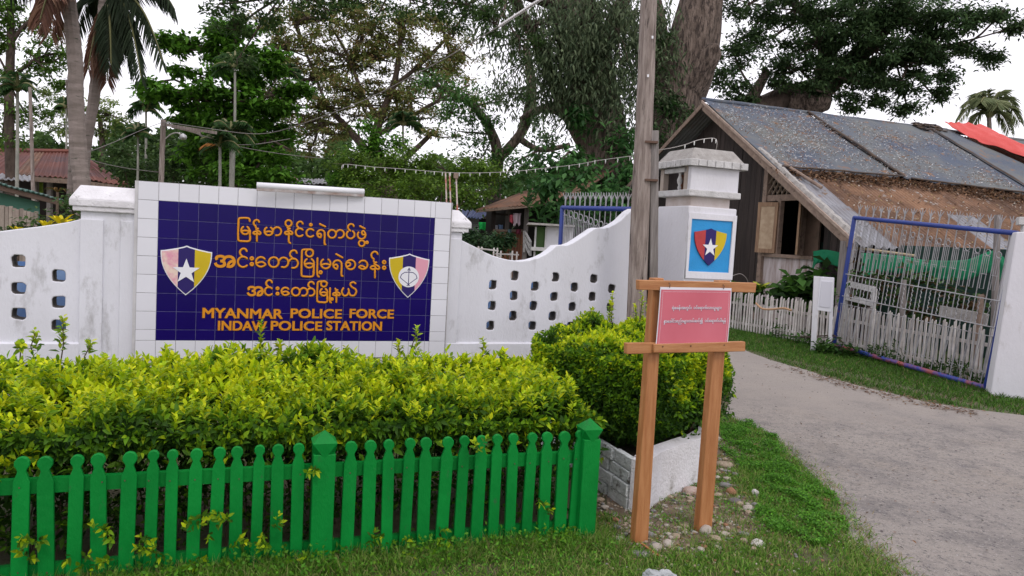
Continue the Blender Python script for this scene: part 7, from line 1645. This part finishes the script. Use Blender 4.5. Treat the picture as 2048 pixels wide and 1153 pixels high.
# green building
gbld = thing('green_building', at(60, 430, 15) * [1, 1, 0], 'low green walled building with a sloping eave at the left edge', 'building')
pA, pB = at(-90, 350, 13.2), at(128, 406, 15.5)
gd = (pB - pA) * [1, 1, 0]; gl = np.linalg.norm(gd); gd /= gl; gn_ = np.array([gd[1], -gd[0], 0])
mb = MB(); q0, q1 = pA - gn_ * .25, pB - gn_ * .25 - gd * .35; mb.hexa([q0 * [1, 1, 0], q1 * [1, 1, 0], q1 * [1, 1, 0] - gn_ * .15, q0 * [1, 1, 0] - gn_ * .15], [q0 - ZV * .08, q1 - ZV * .02, q1 - ZV * .02 - gn_ * .15, q0 - ZV * .08 - gn_ * .15]); mb.build('wall', greenwall, gbld)
mb = MB(); mb.beam(pA - ZV * .03, pB - ZV * .03, .05, .09, ); mb.build('fascia', mat('brown_fascia', (.20, .13, .10), .8), gbld)
quad_sheets('roof_sheet', pA - gn_ * 2.5 + ZV * .35, pB - gn_ * 2.5 + ZV * .35, pB + gn_ * .08 + ZV * .04, pA + gn_ * .08 + ZV * .04, 5, mat('green_roof', (.06, .17, .14), .7, (.12, .16, .15), 3, .6), gbld, amp=.015, pitch=.12)
wp_ = thing('board_fence', at(20, 470, 11) * [1, 1, 0], 'unpainted grey brown board fence below the green building', 'fence')
x = -160
while x < 72:
    Y = 11.0; a = at(x, 411 + (x / 72) * 14 + rng.uniform(-2, 2), Y); w_ = sz(7.2, Y); mb = MB(); mb.box(np.array([a[0] + w_ / 2, Y + rng.uniform(-.01, .01), a[2] / 2]), (w_ / 2 - .003, 0, 0), (0, .012, 0), (0, 0, a[2] / 2)); mb.build('board', mat('fence_board', (.34, .29, .24), .85, (.24, .19, .16), 5, .6, .6, 30, rand=.2), wp_); x += 7.4
mb = MB(); a, b = at(-160, 440, 11.06), at(72, 446, 11.06); mb.beam(a, b, .04, .07); mb.build('rail', barge, wp_)
# blue sheet and board behind the left wall holes
mb = MB(); a, b = W3(-3.2, .1, -.62), W3(-.7, .1, -.62); mb.hexa([a, b, b - NW * .02, a - NW * .02], [a + ZV * 1.02 - NW * .1, b + ZV * 1.0 - NW * .1, b + ZV * 1.0 - NW * .12, a + ZV * 1.02 - NW * .12])
props(mb.build('blue_sheet', mat('blue_gloss', (.10, .20, .42), .15, (.22, .34, .55), 3, .8, dirt=(.35, .18, .16), dscale=7, dlo=.66, dhi=.7)), 'glossy blue sheet standing behind the left part of the holed wall', 'sheet')
mb = MB(); a, b = W3(2.7, .1, -.75), W3(4.4, .1, -.75); mb.hexa([a, b, b - NW * .02, a - NW * .02], [a + ZV * 1.0, b + ZV * 1.0, b + ZV * 1.0 - NW * .02, a + ZV * 1.0 - NW * .02])
props(mb.build('blue_sheet', MATS['blue_gloss']), 'blue sheet standing behind the right part of the holed wall', 'sheet')

# ================================================================== MIDDLE HOUSE over the dip of the wall
mh = thing('verandah_house', at(1050, 500, 20) * [1, 1, 0], 'small timber house with rusty roof, open verandah and brown panelled parapet', 'house')
quad_sheets('roof_sheet', at(1090, 368, 25), at(1240, 332, 25), at(1135, 403, 18.5), at(952, 421, 19.5), 8, rustroof, mh, amp=.02, pitch=.12)
mb = MB(); mb.beam(at(952, 423, 19.5), at(1150, 404, 18.5), .05, .07); mb.build('eave_board', barge, mh)
for px, y0, Y in ((988, 422, 20), (1054, 416, 19.6), (1122, 410, 19.4), (1016, 420, 20.4)):
    a = at(px, y0, Y); mb = MB(); mb.box(np.array([a[0], a[1], a[2] / 2]), (.06, 0, 0), (0, .06, 0), (0, 0, a[2] / 2)); mb.build('post', polegrey if px > 1000 else darkplank, mh)
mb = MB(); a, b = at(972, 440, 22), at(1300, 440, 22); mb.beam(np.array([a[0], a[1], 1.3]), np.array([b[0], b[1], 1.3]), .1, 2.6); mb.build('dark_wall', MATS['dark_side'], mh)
x = 986
while x < 1046:
    a, b = at(x, 462, 19.9), at(x, 505, 19.9); w_ = sz(5.4, 19.9); mb = MB(); mb.box(np.array([a[0] + w_ / 2, 19.9, (a[2] + 0) / 2]), (w_ / 2 - .003, 0, 0), (0, .015, 0), (0, 0, a[2] / 2)); mb.build('parapet_board', brownwall, mh); x += 5.6
mb = MB(); mb.beam(at(986, 461, 19.85), at(1048, 462, 19.85), .07, .06); mb.build('parapet_rail', barge, mh)
mb = MB(); mb.beam(at(990, 428, 20.1), at(1016, 430, 20.1), .04, .05); mb.build('window_rail', darkplank, mh)
for a in (((1049, 463, 19.5), (1062, 486, 18.2)), ((1048, 486, 19.5), (1060, 510, 18.2)), ((1049, 475, 19.5), (1061, 498, 18.2))): mb = MB(); mb.beam(at(*a[0]), at(*a[1]), .04, .06); mb.build('stair_rail', oldwhite, mh)
for (x, y0, y1) in ((1061, 484, 512), (1048, 463, 505)): mb = MB(); p, q = at(x, y0, 18.2 if x > 1050 else 19.5), at(x, y1, 18.2 if x > 1050 else 19.5); mb.beam(p, q, .05, .05, up=(0, 1, 0)); mb.build('stair_post', oldwhite, mh)
ws = thing('white_shed', at(1095, 500, 16.5) * [1, 1, 0], 'small white shed with a green door and flat grey roof slab', 'shed')
Y = 16.5
def fb(parent, x0, y0, x1, y1, Y, t, m, nm, toground=False):
    a, b = at(x0, (y0 + y1) / 2, Y), at(x1, (y0 + y1) / 2, Y); zt = at((x0 + x1) / 2, y0, Y)[2]; zb = 0 if toground else at((x0 + x1) / 2, y1, Y)[2]
    mb = MB(); mb.box(np.array([(a[0] + b[0]) / 2, Y + t / 2, (zt + zb) / 2]), ((b[0] - a[0]) / 2, 0, 0), (0, t / 2, 0), (0, 0, (zt - zb) / 2)); return mb.build(nm, m, parent)
fb(ws, 1092, 454, 1145, 500, Y, 1.5, pillarwhite, 'wall', True); fb(ws, 1072, 454, 1092, 500, Y + .1, 1.3, mat('shed_green', (.07, .14, .035), .8, (.05, .10, .03), 3, .5), 'door', True)
fb(ws, 1069, 454, 1072.5, 500, Y, .1, oldwhite, 'door_post', True); fb(ws, 1090, 454, 1093, 500, Y - .03, .1, oldwhite, 'door_post', True)
fb(ws, 1056, 448, 1150, 452, Y - .3, 2.0, concrete, 'roof_slab'); fb(ws, 1062, 495, 1093, 502, Y - .1, .2, oldwhite, 'step')
bs = thing('blue_roofed_shed', at(950, 460, 24) * [1, 1, 0], 'small shed with a blue roof just right of the pillar cap', 'shed')
quad_sheets('roof_sheet', at(925, 421, 26), at(985, 424, 26), at(962, 437, 23.5), at(925, 434, 23.5), 3, mat('blue_roof', (.045, .065, .16), .7, (.06, .08, .18), 3, .5), bs)
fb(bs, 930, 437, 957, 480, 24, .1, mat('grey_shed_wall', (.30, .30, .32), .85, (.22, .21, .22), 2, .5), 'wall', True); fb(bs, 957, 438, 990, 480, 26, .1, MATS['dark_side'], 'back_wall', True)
def cloth(label, x0, y0, x1, y1, Y, m):
    mb = MB(); n = 7
    for j in range(n + 1):
        for i in range(n + 1):
            u, v = i / n, j / n; w_ = .5 + (u - .5) * (1 - .12 * v + .25 * (vnoise(u * 3, v * 3 + x0, 1, 1.) - .5)); p = at(x0 + (x1 - x0) * w_, y0 + (y1 - y0) * v * (.8 + .4 * vnoise(u * 4 + x0, 0, 0, 1.)), Y); mb.v.append(tuple(p + [0, .05 * math.sin(u * 9 + v), 0]))
    for j in range(n):
        for i in range(n): a = j * (n + 1) + i; mb.f.append((a, a + 1, a + n + 2, a + n + 1))
    o = mb.build('cloth', m, smooth=True); o.modifiers.new('thickness', 'SOLIDIFY').thickness = .01; props(o, label, 'laundry', 'cloths hung at the verandah house')
cl_ = lambda n, c: mat(n, c, .8)
cloth('red cloth hanging under the verandah roof', 1019, 430, 1027, 446, 19.3, cl_('cloth_red', (.45, .07, .10)))
cloth('pale pink shirt hanging beside the red cloth', 1026, 427, 1042, 450, 19.3, cl_('cloth_pale', (.55, .45, .50)))
cloth('grey teal cloth over the parapet rail', 1015, 459, 1023, 470, 19.6, cl_('cloth_teal', (.12, .20, .22)))
cloth('dark red cloth over the parapet rail', 1032, 459, 1042, 469, 19.6, cl_('cloth_maroon', (.20, .03, .06)))
cloth('vivid green cloth hanging in front of the blue roofed shed', 958, 445, 973, 460, 22.5, cl_('cloth_green', (.01, .55, .10)))
cloth('white cloth over the window rail of the verandah', 988, 451, 996, 460, 20.0, cl_('cloth_white', (.50, .50, .54)))
cloth('light blue cloth over the window rail of the verandah', 997, 450, 1006, 460, 20.0, cl_('cloth_blue', (.18, .28, .48)))
# low white rail fence
rf = thing('rail_fence', at(995, 510, 11.5) * [1, 1, 0], 'low white post and rail fence just behind the dip of the wall', 'fence')
for pts_ in (((955, 497, 12.2), (996, 502, 11.6)), ((992, 508, 11.4), (1037, 510, 11.0)), ((992, 512.5, 11.4), (1000, 513, 11.4))): mb = MB(); mb.beam(at(*pts_[0]), at(*pts_[1]), .02, .022); mb.build('rail', fencewhite, rf)
for x, y, Y in ((957, 493, 12.2), (964, 494, 12.1), (988, 496, 11.7), (995, 496, 11.6), (1002, 502, 11.4), (1025, 502, 11.1), (1034, 504, 11.0)): a = at(x, y, Y); mb = MB(); mb.box(np.array([a[0], a[1], a[2] / 2]), (.012, 0, 0), (0, .012, 0), (0, 0, a[2] / 2)); mb.build('post', fencewhite, rf)
# motor scooter
ms = thing('motor_scooter', at(1035, 540, 17) * [1, 1, 0], 'dark parked motor scooter in front of the brown parapet', 'scooter')
o_ = at(1035, 540, 17) * [1, 1, 0]; mx_ = unit(np.array([.85, .5, 0]))
def wheel(c):
    mb = MB(); R_ = .26; pts = [c + mx_ * R_ * math.cos(a) + ZV * R_ * math.sin(a) for a in np.linspace(0, 2 * math.pi, 21)]; mb.tube(pts, .045, 8, caps=False); w_ = mb.build('wheel', rubber, ms, smooth=True)
    mb = MB(); mb.tube([c - np.cross(mx_, ZV) * .04, c + np.cross(mx_, ZV) * .04], .16, 12); mb.build('rim', silver, w_)
wheel(o_ - mx_ * .62 + ZV * .30); wheel(o_ + mx_ * .62 + ZV * .30)
mb = MB(); mb.tube(smooth_path([o_ - mx_ * .46 + ZV * .86, o_ - mx_ * .40 + ZV * .55, o_ - mx_ * .05 + ZV * .36, o_ + mx_ * .30 + ZV * .52, o_ + mx_ * .78 + ZV * .66], 4), list(np.interp(range(17), [0, 4, 8, 12, 16], [.09, .10, .12, .15, .06])), 10); mb.build('body', blackm, ms, smooth=True)
mb = MB(); mb.tube(smooth_path([o_ - mx_ * .05 + ZV * .72, o_ + mx_ * .25 + ZV * .76, o_ + mx_ * .66 + ZV * .80], 4), [.07] + [.10] * 6 + [.10, .05], 8); mb.build('seat', rubber, ms, smooth=True)
mb = MB(); mb.tube([o_ - mx_ * .62 + ZV * .30, o_ - mx_ * .44 + ZV * .98], .03, 8); mb.build('fork', blackm, ms)
sd_ = np.cross(mx_, ZV); mb = MB(); mb.tube([o_ - mx_ * .30 + ZV * 1.02 + sd_ * .33, o_ - mx_ * .44 + ZV * .98, o_ - mx_ * .30 + ZV * 1.02 - sd_ * .33], .018, 6); mb.build('handlebar', blackm, ms)
for s_ in (1, -1): mb = MB(); p = o_ - mx_ * .36 + ZV * 1.0 + sd_ * s_ * .22; mb.tube([p, p + ZV * .16 + sd_ * s_ * .05], .006, 5); mb.box(p + ZV * .19 + sd_ * s_ * .06, sd_ * .05, mx_ * .01, ZV * .03); mb.build('mirror', silver, ms)
mb = MB(); mb.tube([o_ - mx_ * .53 + ZV * .84, o_ - mx_ * .47 + ZV * .85], [.05, .07], 10); mb.build('headlight', lampwhite, ms)
# distant small roofs behind the board
ds = thing('distant_house', at(600, 420, 34) * [1, 1, 0], 'low distant house with rusty and grey roof behind the tube light', 'house')
quad_sheets('roof_sheet', at(560, 347, 36), at(588, 349, 36), at(600, 365, 33), at(556, 362, 33), 2, redrust, ds); quad_sheets('roof_sheet', at(575, 356, 35), at(650, 360, 35), at(655, 369, 32.5), at(566, 366, 32.5), 4, zincroof, ds); fb(ds, 560, 364, 652, 400, 33, 3, MATS['dark_house_wall'], 'wall', True)
print('LEAVES', TOTAL)
